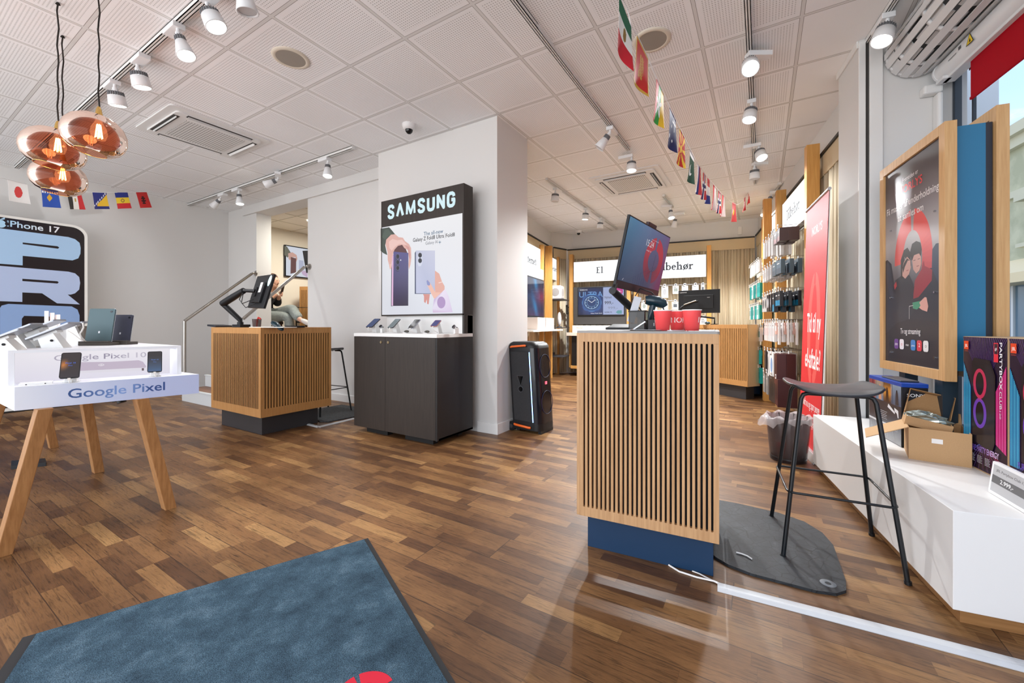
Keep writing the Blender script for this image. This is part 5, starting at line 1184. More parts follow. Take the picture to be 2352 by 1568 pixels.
# right wall rails and goods; hooks stick out from the wall towards the room (-x), seen from the side
RW = [('topmost', 2.13), ('second', 1.79), ('third', 1.45), ('fourth', 1.11), ('fifth', .765), ('lowest', .49)]
TEAL = packmat('teal', (0, 148, 144)); PKW = packmat('whiteish', (222, 218, 216)); PKG = packmat('greybox', (190, 186, 184)); PKD = packmat('dark', (44, 36, 36)); PKN = packmat('plum', (70, 52, 54)); PKB = packmat('blueclear', (70, 90, 104)); PKBL = packmat('blackblue', (28, 32, 40))
for i, (nm_, z) in enumerate(RW):
    b = MB(HK); b.box(1.235, 1.25, 4.98, 6.2, z+.012, z+.024); b.box(1.21, 1.25, 4.98, 4.99, z+.01, z+.026); b.box(1.21, 1.25, 6.19, 6.2, z+.01, z+.026); single('hook_rail', b, '%s hook rail beside the red banner' % nm_, 'rail', R, (1.24, 5.6, z))
    zf = z-.12+.02*i; b = MB(HK); b.box(1.235, 1.25, 6.67, 7.9, zf+.012, zf+.024); b.box(1.21, 1.25, 6.67, 6.68, zf+.01, zf+.026); single('hook_rail', b, '%s hook rail at the far end of the right wall' % nm_, 'rail', R, (1.24, 7.3, zf))
rnd = random.Random(11)
# near bay: columns at y', per row the goods
near = {0: ([5.15, 5.32, 5.49, 5.66, 5.83, 6.0], [('plum box with red mark', PKN, .12, .14, .10, 1, (130, 60, 60)), ('plum box with red mark', PKN, .12, .14, .10, 1, (130, 60, 60)), ('white cable pack', PKW, .07, .24, .03, 0, (206, 200, 196)), ('white cable pack', PKW, .07, .22, .03, 0, (206, 200, 196)), ('white cable pack', PKW, .07, .2, .03, 0, (190, 190, 190)), ('white cable pack', PKW, .07, .2, .03, 0, (190, 190, 190))]),
        1: ([5.15, 5.38, 5.58, 5.74, 5.9, 6.05], [('blue bagged cable pack', PKB, .16, .15, .04, 1, (60, 70, 84)), ('blue bagged cable pack', PKB, .16, .15, .04, 1, (60, 70, 84)), ('grey charger box', PKG, .08, .16, .05, 0, (150, 150, 156)), ('grey charger box', PKG, .08, .16, .05, 0, (150, 150, 156)), ('white charger box', PKW, .08, .16, .05, 0, (160, 160, 160)), ('white charger box', PKW, .08, .16, .05, 0, (160, 160, 160))]),
        2: ([5.12, 5.24, 5.42, 5.58, 5.74, 5.9, 6.05], [('black pack with blue stripe', PKBL, .10, .16, .03, 1, (20, 120, 160)), ('black pack with blue stripe', PKBL, .10, .16, .03, 1, (20, 120, 160)), ('black headphone pack with blue stripe', PKBL, .13, .22, .04, 1, (20, 120, 160)), ('black earphone box', PKD, .10, .2, .06, 2, (200, 196, 200)), ('black earphone box', PKD, .10, .2, .06, 2, (200, 196, 200)), ('grey earphone box', PKG, .10, .2, .06, 2, (60, 60, 64)), ('grey earphone box', PKG, .10, .2, .06, 2, (60, 60, 64))]),
        3: ([5.16, 5.28, 5.42, 5.56, 5.68, 5.8, 5.92, 6.05], [('long white strap pack', PKW, .05, .24, .02, 0, (226, 190, 180)), ('pink and white case box', packmat('pink', (206, 160, 148)), .06, .13, .03, 0, (240, 236, 232)), ('white case box', PKW, .09, .22, .03, 0, (200, 190, 192)), ('white case box', PKW, .09, .22, .03, 0, (200, 190, 192)), ('white case box', PKW, .09, .22, .03, 0, (200, 190, 192)), ('pinkish case box', packmat('pinkish', (214, 196, 192), ), .09, .22, .03, 0, (190, 170, 170)), ('pinkish case box', packmat('pinkish', (214, 196, 192), ), .09, .22, .03, 0, (190, 170, 170)), ('dark-faced case box', PKD, .09, .22, .03, 0, (200, 196, 196))]),
        4: ([5.3, 5.52, 5.72, 5.92], [('dark red headphone box', packmat('darkred', (76, 34, 38)), .17, .34, .09, 2, (50, 30, 32)), ('white headphone box with blue headset', PKW, .16, .30, .07, 2, (120, 150, 190)), ('white watch strap box', PKW, .08, .30, .05, 2, (60, 60, 60)), ('dark slim box', PKD, .08, .3, .05, 0, (60, 60, 60))]),
        5: ([5.25, 5.5, 5.8, 6.0], [('maroon headset box', packmat('maroon', (66, 26, 30)), .2, .3, .1, 2, (40, 20, 24)), ('large black headset box', PKD, .26, .30, .10, 2, (30, 28, 28)), ('grey sleeve pack', packmat('sleeve', (146, 142, 138)), .1, .26, .03, 1, (130, 128, 126)), ('grey sleeve pack', packmat('sleeve', (146, 142, 138)), .1, .26, .03, 1, (130, 128, 126))])}
def rotf(x, y, z): return R.at(x, y, z, -math.pi/2)   # pack faces -x... local -y -> -x
for i, (ys, goods) in near.items():
    nm_, z = RW[i]
    for jj, (y, (lab, m_, w_, h_, d_, st, c2)) in enumerate(zip(ys, goods)):
        hook(R.at(1.235, y, z+.02, -math.pi/2), .27, 'wire hook on the %s rail, %s from the red banner' % (nm_, ORD[jj]), 'hooks on the %s rail beside the banner' % nm_)
        for k, xo in enumerate((.98, 1.06, 1.14)):
            if k and d_ > .08 and k == 2: continue
            pack(R.at(xo+d_/2-.02, y, z+.005, -math.pi/2+rnd.uniform(-.1, .1)), w_, h_, d_, m_, '%s on %s rail, %s hook from the banner, %s' % (lab, nm_, ORD[jj], ['foremost', 'middle one', 'rearmost'][k]), '%s hanging on the %s rail by the banner' % (lab, nm_), st, c2)
far_goods = [('white cable pack', PKW, .07, .16, .03, 0, (190, 190, 190)), ('teal phone case box', TEAL, .10, .2, .035, 0, (0, 120, 120)), ('teal phone case box', TEAL, .10, .2, .035, 0, (0, 120, 120)), ('teal phone case box', TEAL, .10, .2, .035, 0, (0, 120, 120)), ('teal phone case box', TEAL, .10, .2, .035, 0, (0, 120, 120)), ('teal folded bag pack', TEAL, .16, .22, .04, 0, (0, 120, 120))]
for i, (nm_, z0) in enumerate(RW):
    zf = z0-.12+.02*i; lab, m_, w_, h_, d_, st, c2 = far_goods[i]
    for j, y in enumerate([6.72, 6.84, 6.96, 7.08, 7.2, 7.32, 7.44, 7.56][: 8 if i < 5 else 5]):
        hook(R.at(1.235, y, zf+.02, -math.pi/2), .22, 'wire hook on the %s far rail, right wall, %s from the viewer' % (nm_, ORD[j]), 'hooks on the %s far rail' % nm_)
        mm, l2 = (m_, lab) if (j+i) % 3 or i in (5,) else (PKW, 'white phone case box')
        for k, xo in enumerate((1.03, 1.13)): pack(R.at(xo, y, zf+.005, -math.pi/2+rnd.uniform(-.12, .12)), w_, h_, d_, mm, '%s on the %s far rail, %s from the viewer, %s' % (l2, nm_, ORD[j], ['front', 'behind'][k]), '%s hanging on the %s far rail' % (l2, nm_), st, c2)

# red roll-up banner
t = T('rollup_banner', 'tall red roll-up banner reading Tid til ny el-aftale beside the accessory hooks', 'banner', R, (1.02, 4.05, 0))
RED = mat('banner_red', (206, 34, 40), .35)
def bxy(k, h): return (.985+.055*h-.015*k, 4.40-.66*k-.03*h+.02)      # k: 0 left .. 1 right, h height fraction
BH = 2.06; vs = []; nx, nz = 8, 20
class BanArt(Art):
    def P(s, a, b, k=None):
        x, y = bxy(a/.66, b/BH); return Vector((x-s.step*(s.k if k is None else k), y, .03+b))
A = BanArt(R, (1.03, 4.40, .03), (0, -1, 0), (0, 0, 1), artmat('satin_vinyl', 0, .55), step=.0001)
A.grid(0, .66, 0, BH, 8, 20, lambda a, c: (212, 34, 42))
A.ring(.36, 1.0, .19, .48, .10, (224, 84, 78), 40); A.rect(.335, .375, .5, .62, (212, 34, 42)); A.rect(.335, .375, 1.38, 1.5, (212, 34, 42))
A.text('NORLYS', .36, 1.80, width=.30, height=.075, col=(246, 240, 240), align='c', bold=.03)
A.text('Tid til ny', .36, .98, width=.42, height=.17, col=(250, 246, 244), align='c', bold=.01); A.text('el-aftale?', .36, .68, width=.46, height=.17, col=(250, 246, 244), align='c', bold=.01)
A.text('Skift nu og spar penge', .36, .34, width=.52, height=.07, col=(250, 246, 244), align='c'); A.text('p\u00e5 din elregning', .36, .2, width=.34, height=.06, col=(250, 246, 244), align='c')
part('banner_sheet', A.mb, t)
b = MB(WHITE); q0, q1 = bxy(0, 0), bxy(1, 0); q2, q3 = bxy(1, 1), bxy(0, 1); e = .004
b.add([(q0[0]+e, q0[1], .03), (q1[0]+e, q1[1]-.045, .03), (q2[0]+e, q2[1], BH+.03), (q3[0]+e, q3[1], BH+.03), (q0[0]+e+.004, q0[1], .03), (q1[0]+e+.004, q1[1]-.045, .03), (q2[0]+e+.004, q2[1], BH+.03), (q3[0]+e+.004, q3[1], BH+.03)], [(0, 1, 2, 3)[::-1], (4, 5, 6, 7), (1, 5, 6, 2)]); part('white_backing', b, t)
ALU = mat('brushed_aluminium', (190, 190, 192), .35, metal=.7)
b = MB(ALU); b.tube([(q3[0], q3[1]+.01, BH+.04), (q2[0], q2[1]-.01, BH+.04)], .013, 10); part('top_bar', b, t)
b = MB(ALU); b.add([(q0[0]-.05, q0[1], 0), (q1[0]-.05, q1[1]-.03, 0), (q1[0]+.04, q1[1]-.03, 0), (q0[0]+.04, q0[1], 0), (q0[0]-.02, q0[1], .05), (q1[0]-.02, q1[1]-.03, .05), (q1[0]+.03, q1[1]-.03, .05), (q0[0]+.03, q0[1], .05)], [(3, 2, 1, 0), (4, 5, 6, 7), (0, 1, 5, 4), (1, 2, 6, 5), (2, 3, 7, 6), (3, 0, 4, 7)]); part('base_cassette', b, t, bevel=.003)
# tall dark bin at the far end
t = T('round_bin', 'dark blue-black round bin at the far end of the right wall', 'bin', R, (1.0, 7.15, 0))
b = MB(mat('black_bin', (26, 28, 32), .35)); b.lathe([(.0005, 0), (.13, 0), (.145, .53), (.138, .53), (.13, .5)], (1.0, 7.15, 0), 36); part('body', b, t)
b = MB(mat('bin_blue_panel', (26, 58, 90), .4)); b.lathe([(.1345, .03), (.1465, .5)], (1.0, 7.15, 0), 12, a0=-2.2, a1=-1.0); part('blue_panel', b, t)
# ================================================================ white podium by the window
b = MB(mat('podium_white_laminate', (232, 231, 229), .4)); t = T('podium', 'long low white podium with an oak plinth under the window', 'podium', R, (1.25, 2.7, 0))
b.box(.89, 1.615, 1.92, 3.595, .058, .41); part('white_body', b, t, bevel=.002)
b = MB(wood('oak_plinth', (140, 98, 56), (160, 116, 70), 'x', .5)); b.box(.925, 1.6, 1.955, 3.59, 0, .058); part('plinth', b, t)

# ---- double-sided poster display
WFR = wood('light_oak_frame', (196, 150, 98), (214, 172, 120), 'z', .5)
t = T('poster_display', 'oak framed poster display with couple in red ring and NORLYS text, on posts', 'poster display', R, (1.3, 3.0, .41))
Ya, Yb, Za, Zb = 2.655, 3.372, .79, 2.078
def pframe(x0, x1, bw, name, y0=Ya, y1=Yb, z0=Za, z1=Zb):
    b = MB(WFR); b.box(x0, x1, y0, y0+bw, z0, z1); b.box(x0, x1, y1-bw, y1, z0, z1); b.box(x0, x1, y0+bw, y1-bw, z0, z0+bw); b.box(x0, x1, y0+bw, y1-bw, z1-bw, z1); return part(name, b, t, bevel=.0015)
pframe(1.2, 1.247, .052, 'front_frame'); pframe(1.40, 1.447, .052, 'back_frame', 2.68, 3.39, .79, 2.13)
b = MB(mat('blue_side_panel', (36, 112, 152), .35)); b.box(1.25, 1.372, 2.70, 3.33, .84, 2.06); part('blue_core', b, t, 'blue core panel between the two frames')
b = MB(mat('dark_edge', (42, 44, 54), .5)); b.box(1.372, 1.396, 2.70, 3.33, .84, 2.06); part('dark_edge_strip', b, t)
b = MB(mat('dark_steel_post', (34, 52, 66), .35)); b.box(1.23, 1.29, 3.12, 3.19, .41, .84); part('support_post', b, t)
b = MB(mat('dark_steel_post', (34, 52, 66), .35)); b.box(1.23, 1.29, 2.74, 2.81, .41, .84); part('support_post', b, t)
A = Art(R, (1.212, 0, 0), (0, -1, 0), (0, 0, 1), artmat('matte_poster', 0, .3))
def pg(a, c):
    top = (66, 62, 68); midc = (190, 186, 188); low = (36, 40, 54)
    return mix(midc, top, (c-.62)/.3) if c > .62 else mix(low, midc, (c-.30)/.3) if c > .30 else low
A.grid(-Yb+.05, -Ya-.05, Za+.05, Zb-.05, 12, 24, pg)
qn = lambda *L_: [(1950+x/2.3756, 240+y/2.3756) for x, y in L_]
RG = (232, 92, 90)
def arcband(A, cx, cz, rx, rz, w_, a0, a1, col, col2=None, n=24):
    for k in range(n):
        t0, t1 = math.radians(a0+(a1-a0)*k/n), math.radians(a0+(a1-a0)*(k+1)/n)
        p = [(cx+rx*math.cos(t0), cz+rz*math.sin(t0)), (cx+rx*math.cos(t1), cz+rz*math.sin(t1)), (cx+(rx-w_)*math.cos(t1), cz+(rz-w_*1.2)*math.sin(t1)), (cx+(rx-w_)*math.cos(t0), cz+(rz-w_*1.2)*math.sin(t0))]
        c = mix(col2, col, (math.sin((t0+t1)/2)+1)/2*1.3) if col2 else col
        A.mb.add([A.P(*q_) for q_ in p], [(0, 1, 2, 3)], [c])
    A.k += 1
c0 = A.tr(*qn((345, 830))[0])
arcband(A, c0[0], 1.44, .205, .29, .10, 95, 182, RG); arcband(A, c0[0], 1.44, .205, .29, .10, 84, -85, RG, (150, 46, 66))
P_ = lambda pts, col: A.poly(qn(*pts), col, px=True)
P_([(192, 860), (210, 848), (232, 870), (245, 960), (262, 1080), (262, 1190), (192, 1260)], (44, 50, 66)); P_([(200, 870), (215, 862), (228, 900), (240, 1000), (244, 1060), (225, 1040), (205, 960)], (58, 64, 82))
P_([(452, 900), (455, 790), (475, 758), (505, 752), (503, 1140), (470, 1120)], (40, 58, 84))
P_([(350, 1000), (410, 905), (450, 890), (500, 1000), (503, 1200), (470, 1180), (330, 1170)], (36, 44, 60))          # his jacket
P_([(360, 960), (395, 900), (408, 850), (414, 880), (455, 900), (452, 960), (380, 1050), (350, 1060)], (150, 44, 62))
P_([(252, 960), (285, 935), (330, 930), (352, 980), (352, 1130), (330, 1170), (262, 1190)], (46, 52, 66))       # her coat
P_([(258, 965), (246, 985), (250, 1010), (262, 990)], (190, 60, 72))
P_([(285, 950), (283, 850), (300, 795), (320, 780), (335, 805), (340, 880), (325, 870), (305, 830), (300, 945)], (38, 32, 34))
P_([(300, 860), (318, 830), (336, 850), (338, 890), (328, 925), (308, 950), (292, 935), (292, 890)], (214, 168, 158))
P_([(302, 862), (318, 838), (334, 852), (322, 850), (306, 885), (296, 920), (292, 890)], (52, 40, 40))
P_([(333, 810), (345, 760), (368, 744), (390, 752), (398, 790), (392, 830), (380, 812), (360, 820), (350, 850), (342, 850)], (40, 34, 34))
P_([(346, 850), (356, 822), (384, 812), (394, 830), (396, 868), (385, 905), (368, 922), (352, 900)], (206, 158, 148))
P_([(370, 880), (384, 876), (384, 880), (371, 885)], (150, 96, 90)); P_([(314, 905), (326, 900), (326, 904), (315, 909)], (170, 90, 90)); P_([(352, 850), (364, 846), (364, 849), (353, 853)], (50, 38, 38)); P_([(376, 842), (388, 838), (388, 841), (377, 845)], (50, 38, 38))
P_([(348, 1080), (395, 1070), (392, 1100), (372, 1118), (350, 1112)], (64, 150, 120))
P_([(385, 1080), (415, 1050), (425, 1052), (434, 1100), (428, 1130), (400, 1120), (384, 1108), (392, 1096)], (214, 160, 150))
for a_, b2 in (((330, 1100), (352, 1096)), ((330, 1100), (330, 1170))):
    p, q2 = A.tr(*qn(a_)[0]), A.tr(*qn(b2)[0]); A.line(p, q2, .003, (230, 230, 230))
pc = -(Ya+Yb)/2
def rt(s, z, w_, h_, col, bold=0, cx=pc): A.text(s, cx, z, width=w_, height=h_, col=col, align='c', bold=bold)
rt('Fremtiden er', 1.915, .17, .028, (240, 236, 238)); rt('NORLYS', 1.85, .26, .048, (228, 70, 74), .04)
rt('F\u00e5 masser af underholdning', 1.765, .57, .042, (244, 240, 240), .01); rt('at samles om', 1.695, .28, .042, (244, 240, 240), .01)
rt('Tv og streaming', 1.018, .22, .034, (236, 236, 240), .008)
for i, (c1, tx_, c2) in enumerate((((110, 70, 150), 'play', (230, 230, 230)), ((236, 232, 240), 'O', (220, 60, 90)), (None, 'max', (230, 230, 234)), ((58, 130, 200), 'prime', (240, 240, 240)), ((216, 60, 80), '2', (250, 240, 240)), ((232, 232, 234), 'O', (60, 60, 64)))):
    x = pc-.16+.065*i
    if c1: A.poly(rrect(x-.026, x+.026, .925, .985, .014), c1)
    A.text(tx_, x, .948, width=.034 if len(tx_) > 1 else .014, col=c2, align='c', bold=.02)
part('poster', A.mb, t, 'dark poster with couple and red ring')
for y in (2.76, 3.24):
    for z in (.90, 1.24, 1.66): b = MB(mat('steel_pin', (200, 200, 204), .2, metal=1)); b.cyl((1.204, y, z), (1.212, y, z), .005, n=12); part('pin', b, t)

# ---- party speaker cartons
def jbl(y0, y1, label, hue):
    t = T('speaker_carton', label, 'box', R, (1.4, (y0+y1)/2, .41)); b = MB(mat('kraft_edge', (196, 164, 124), .7)); b.box(1.246, 1.56, y0, y1, .41, 1.016); part('carton', b, t, bevel=.002)
    A = Art(R, (1.2455, y1, .41), (0, -1, 0), (0, 0, 1), artmat('glossy_carton', 0, .25)); W_, H_ = y1-y0, .606
    A.rect(.004, W_-.003, .006, H_-.002, (34, 20, 46))
    for k in range(26):       # thin rays at the top
        a = k/25; A.poly([(W_*.5, H_*.62), (W_*a-.002, H_-.003), (W_*a+.002, H_-.003)], (76, 50, 110))
    for k in range(16): x = .006+.0035*k; A.rect(x, x+.0026, H_*.14, H_*(.80-.012*k), mix((30, 110, 170), (70, 190, 226), (k*7 % 5)/4))
    for k in range(16): x = W_-.008-.0038*k; A.rect(x, x+.003, H_*.19+.002*k, H_*(.80-.012*k), mix((196, 24, 110), (232, 80, 160), (k*3 % 4)/3))
    for k in range(15):
        a = k/14; A.line((W_*.5, H_*.22), (W_*(a*1.5-.25) if 0 < a*1.5-.25 < 1 else (.006 if a < .5 else W_-.006), .008 if 0 < a*1.5-.25 < 1 else .008+abs(a-.5)*.16-.03), .0014, mix((60, 90, 170), (200, 40, 110), a))
    A.poly([(.075, .13), (W_*.70, .105), (W_*.76, .15), (W_*.77, .44), (W_*.66, .505), (.085, .51), (.072, .49)], (24, 22, 32)); A.poly([(W_*.5, .115), (W_*.69, .11), (W_*.745, .155), (W_*.75, .43), (W_*.66, .48), (W_*.55, .48)], (34, 34, 44))
    for cz, c1 in ((.395, (226, 50, 90)), (.262, (120, 70, 200))): A.ring(.125, cz, .044, .068, .017, mix(c1, (60, 30, 70), .2), 30); A.disc(.125, cz, .026, .052, (12, 12, 20))
    A.text('JBL', .125, .322, width=.03, col=(200, 50, 90), align='c', bold=.02)
    A.rect(.016, .048, .545, .585, (236, 74, 34)); A.text('JBL', .032, .557, width=.022, height=.014, col=(250, 240, 235), align='c', bold=.03); A.text('HARMAN', .032, .536, width=.026, col=(226, 80, 60), align='c')
    A.rect(W_-.075, W_-.048, .50, .583, (226, 50, 70)); A.rect(W_-.072, W_-.051, .535, .579, (60, 30, 50)); A.text('iF', W_-.0615, .548, width=.012, col=(250, 240, 240), align='c', bold=.03)
    A.text('PARTYBOX', W_-.040, .585, width=.20, height=.016, col=(246, 246, 250), rot=-math.pi/2, bold=.05); A.text('CLUB', W_-.040, .378, width=.075, height=.014, col=(230, 230, 240), rot=-math.pi/2); A.text('120', W_-.040, .296, width=.034, height=.009, col=(210, 210, 226), rot=-math.pi/2)
    A.text('PURE PARTY ENERGY', .055, .088, width=W_*.66, height=.026, fn=lambda k: mix((90, 60, 170), (230, 200, 240), k*1.2-.1), bold=.02)
    for i in range(4):
        for r_ in range(6): A.rect(.06+.05*i, .09+.05*i+.004*(r_ % 2), .068-.006*r_, .070-.006*r_, (190, 190, 200))
    part('printed_front', A.mb, t)
jbl(2.318, 2.608, 'purple and magenta party speaker carton, the one standing beside the brown box', 0)
jbl(2.022, 2.312, 'party speaker carton cut by the right edge of the picture, behind the price tag', 1)
# ---- price tag
t = T('price_tag', 'grey electronic shelf label reading 2.999,- leaning on the podium', 'price tag', R, (1.13, 2.1, .41)); a = .12
up = Vector((math.sin(a)*1, 0, math.cos(a))); M0 = Vector((1.118, 2.188, .412)); U = Vector((-.06, -1, 0)).normalized(); Nn = U.cross(up)
M = Matrix(((U.x, up.x, Nn.x, M0.x), (U.y, up.y, Nn.y, M0.y), (U.z, up.z, Nn.z, M0.z), (0, 0, 0, 1)))
b = MB(mat('label_white', (236, 236, 238), .35)); b.M = M; b.rbox(0, .235, 0, .125, -.014, 0, .008); part('case', b, t, bevel=.002)
A = Art(R, M0+Nn*.0005, U, up); A.rect(.012, .223, .012, .114, (184, 184, 186)); A.rect(.012, .223, .045, .075, (96, 96, 98)); A.text('JBL Partybox Club 120', .030, .092, width=.17, height=.010, col=(60, 60, 64)); A.text('2.999,-', .062, .053, width=.075, height=.016, col=(240, 240, 240), bold=.03); part('display', A.mb, t)
b = MB(mat('label_foot', (200, 200, 202), .4)); b.box(1.13, 1.19, 2.02, 2.15, .41, .418); part('foot', b, t)

# ---- open cardboard boxes
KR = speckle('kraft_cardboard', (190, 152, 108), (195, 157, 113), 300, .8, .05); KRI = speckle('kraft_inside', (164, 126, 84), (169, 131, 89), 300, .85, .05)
CB = R.at(1.032, 2.582, .41, -.30)       # front-left lower corner
t = T('cardboard_box', 'open brown cardboard box with a white sticker on the podium', 'box', CB, (.1, .1, 0))
bw, bd, bh = .212, .225, .155; th = .003
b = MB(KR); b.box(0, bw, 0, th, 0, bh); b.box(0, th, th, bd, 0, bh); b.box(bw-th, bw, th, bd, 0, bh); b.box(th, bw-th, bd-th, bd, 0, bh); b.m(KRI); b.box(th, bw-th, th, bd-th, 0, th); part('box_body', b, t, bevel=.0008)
def flap(name, p0, p1, d_, m=KR):
    p0, p1, d_ = Vector(p0), Vector(p1), Vector(d_); n_ = (p1-p0).cross(d_).normalized()*.003
    b = MB(m); v = [p0, p1, p1+d_, p0+d_]; v += [q_+n_ for q_ in v]; b.add(v, [(0, 3, 2, 1), (4, 5, 6, 7), (0, 1, 5, 4), (1, 2, 6, 5), (2, 3, 7, 6), (3, 0, 4, 7)]); part(name, b, t)
flap('flap', (0, .0, bh), (0, bd, bh), (-.16, -.02, -.075)); flap('flap', (0, bd, bh), (bw, bd, bh), (0, .03, .05))
b = MB(mat('paper_sticker', (240, 238, 234), .5)); b.box(.08, .118, -.0006, 0, .092, .114); part('sticker', b, t, 'white sticker')
IB = R.at(1.06, 2.64, .565, -.30)
t = T('cardboard_box', 'smaller open brown box with raised lid tilted on the larger one', 'box', IB, (0, 0, 0))
Rt = Matrix.Translation((-.02, .02, 0)) @ Matrix.Rotation(.20, 4, 'Y')
w2, d2, h2 = .17, .13, .045
def tbox(name, x0, x1, y0, y1, z0, z1, m=KR, MM=None):
    b = MB(m); b.M = MM or Rt; b.box(x0, x1, y0, y1, z0, z1); part(name, b, t, bevel=.0006)
b = MB(KR); b.M = Rt; b.box(0, w2, 0, th, 0, h2); b.box(0, th, th, d2, 0, h2); b.box(w2-th, w2, th, d2, 0, h2); b.box(th, w2-th, d2-th, d2, 0, h2); b.box(th, w2-th, th, d2-th, 0, th); part('box_body', b, t)
LM = Rt @ Matrix.Translation((0, d2, h2)) @ Matrix.Rotation(-.35, 4, 'X')
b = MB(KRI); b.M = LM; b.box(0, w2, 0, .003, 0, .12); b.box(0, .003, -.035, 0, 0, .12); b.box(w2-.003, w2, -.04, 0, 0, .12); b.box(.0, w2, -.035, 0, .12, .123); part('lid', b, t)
b = MB(mat('crinkled_silver_bag', (168, 178, 172), .22, metal=.75)); rnd = random.Random(3); vs = []; nu, nv = 22, 12
b.M = Rt
for j in range(nv+1):
    for i in range(nu):
        th_, ph = 2*math.pi*i/nu, math.pi*j/nv; r_ = 1+rnd.uniform(-.18, .18); vs.append((.085+.085*r_*math.sin(ph)*math.cos(th_), .065+.032*r_*math.sin(ph)*math.sin(th_), .045+.032*r_*math.cos(ph)))
b.add(vs, [(j*nu+i, j*nu+(i+1) % nu, (j+1)*nu+(i+1) % nu, (j+1)*nu+i)[::-1] for j in range(nv) for i in range(nu)], smooth=False)
single('plastic_bag', b, 'crinkled silvery plastic bag inside the smaller brown box', 'bag', IB)
# ---- console carton
t = T('console_carton', 'black and blue console carton with game pictures, behind the brown box', 'box', R, (1.14, 3.0, .41))
b = MB(mat('black_carton', (24, 26, 32), .35)); b.box(1.09, 1.20, 2.80, 3.21, .41, .735); b.m(mat('blue_carton_top', (20, 70, 170), .35)); b.box(1.089, 1.201, 2.799, 3.211, .735, .756); part('carton', b, t, bevel=.0015)
A = Art(R, (1.0895, 3.21, .41), (0, -1, 0), (0, 0, 1), artmat('glossy_carton', 0, .25))
A.grid(.004, .406, .004, .325, 4, 8, lambda a, c: mix((146, 146, 148), (40, 46, 60), c*3) if c < .4 else (34, 40, 54)); A.grid(.004, .406, .215, .340, 16, 5, lambda a, c: [mix((110, 40, 60), (200, 110, 100), (a*8 % 1)), mix((90, 130, 170), (180, 150, 120), c), mix((60, 40, 40), (236, 160, 60), 1-abs(c-.5)*2), mix((60, 80, 110), (150, 170, 190), c)][min(3, int(a*4))])
for k in (1, 2, 3): A.rect(.10*k+.004, .10*k+.007, .215, .340, (20, 24, 40))
for cx_, cz_, s_ in ((.05, .25, (60, 24, 34)), (.155, .26, (206, 150, 120)), (.245, .25, (60, 34, 24)), (.36, .25, (40, 46, 60))): A.poly([(cx_-.02, .218), (cx_+.02, .218), (cx_+.012, cz_+.03), (cx_+.004, cz_+.05), (cx_-.008, cz_+.05), (cx_-.014, cz_+.03)], s_)
A.poly([(.26, .21), (.34, .175), (.335, .165), (.25, .19)], (230, 232, 238)); A.poly([(.33, .20), (.375, .19), (.38, .15), (.37, .15), (.36, .172), (.335, .18)], (230, 232, 238))
for r_ in range(5): A.rect(.16, .245-.01*(r_ % 2), .155-.010*r_, .158-.010*r_, (170, 174, 182)); A.rect(.30, .37, .105-.008*r_, .107-.008*r_, (150, 150, 156))
for k in range(5): A.line((.02+.07*k, .10), (.05+.07*k, .02), .002, (180, 180, 184))
A.rect(.004, .33, .083, .094, (206, 208, 212)); part('printed_side', A.mb, t)
A = Art(R, (1.09, 2.7995, .41), (1, 0, 0)); A.text('SONY', .022, .275, width=.075, height=.018, col=(236, 236, 238), bold=.03); part('end_lettering', A.mb, t)
b = MB(mat('dark_tray', (60, 66, 78), .4)); b.box(1.105, 1.185, 2.85, 3.08, .7565, .766); single('thin_case', b, 'thin dark case lying on the console carton', 'case', R, (1.14, 2.95, .7565), bevel=.003)

# ================================================================ window fittings
t = T('window_fan', 'white slatted cylindrical air curtain at the top of the window', 'air curtain', R, (1.50, 1.5, 2.93))
LAT = mat('fan_cage_white', (216, 216, 216), .35); cx_, cz_, rr = 1.475, 2.935, .165
b = MB(LAT); nS = 16
for i in range(nS):
    a = 2*math.pi*i/nS; c, s_ = math.cos(a), math.sin(a); w_ = .021
    if s_ > .85: continue
    tx_, tz = -s_*w_, c*w_; o_ = Vector((cx_+rr*c, 0, cz_+rr*s_)); k = .006
    v = [(o_.x-tx_, 3.595, o_.z-tz), (o_.x+tx_, 3.595, o_.z+tz), (o_.x+tx_+k*c, 3.595, o_.z+tz+k*s_), (o_.x-tx_+k*c, 3.595, o_.z-tz+k*s_)]; v += [(p[0], -1.0, p[2]) for p in v]
    b.add(v, [(0, 1, 2, 3), (7, 6, 5, 4), (0, 4, 5, 1), (1, 5, 6, 2), (2, 6, 7, 3), (3, 7, 4, 0)])
part('slats', b, t)
b = MB(LAT)
for y in [3.59, 3.45]+[3.45-.33*k for k in range(1, 13)]:
    b = MB(LAT); b.lathe([(rr-.012, -.012), (rr+.001, -.012), (rr+.001, .012), (rr-.012, .012)], (0, 0, 0), 40, T=Matrix.Translation((cx_, y, cz_)) @ Matrix.Rotation(math.pi/2, 4, 'X')); part('hoop', b, t)
b = MB(LAT); b.lathe([(rr-.004, 0), (rr-.004, .11)], (0, 0, 0), 40, T=Matrix.Translation((cx_, 3.59, cz_)) @ Matrix.Rotation(math.pi/2, 4, 'X')); part('end_collar', b, t)
b = MB(mat('inner_rotor', (150, 150, 150), .3, metal=.5)); b.cyl((cx_, 3.58, cz_), (cx_, -1, cz_), .09, n=24, cap=True)
part('inner_drum', b, t)
b = MB(mat('blade_white', (206, 208, 210), .4))
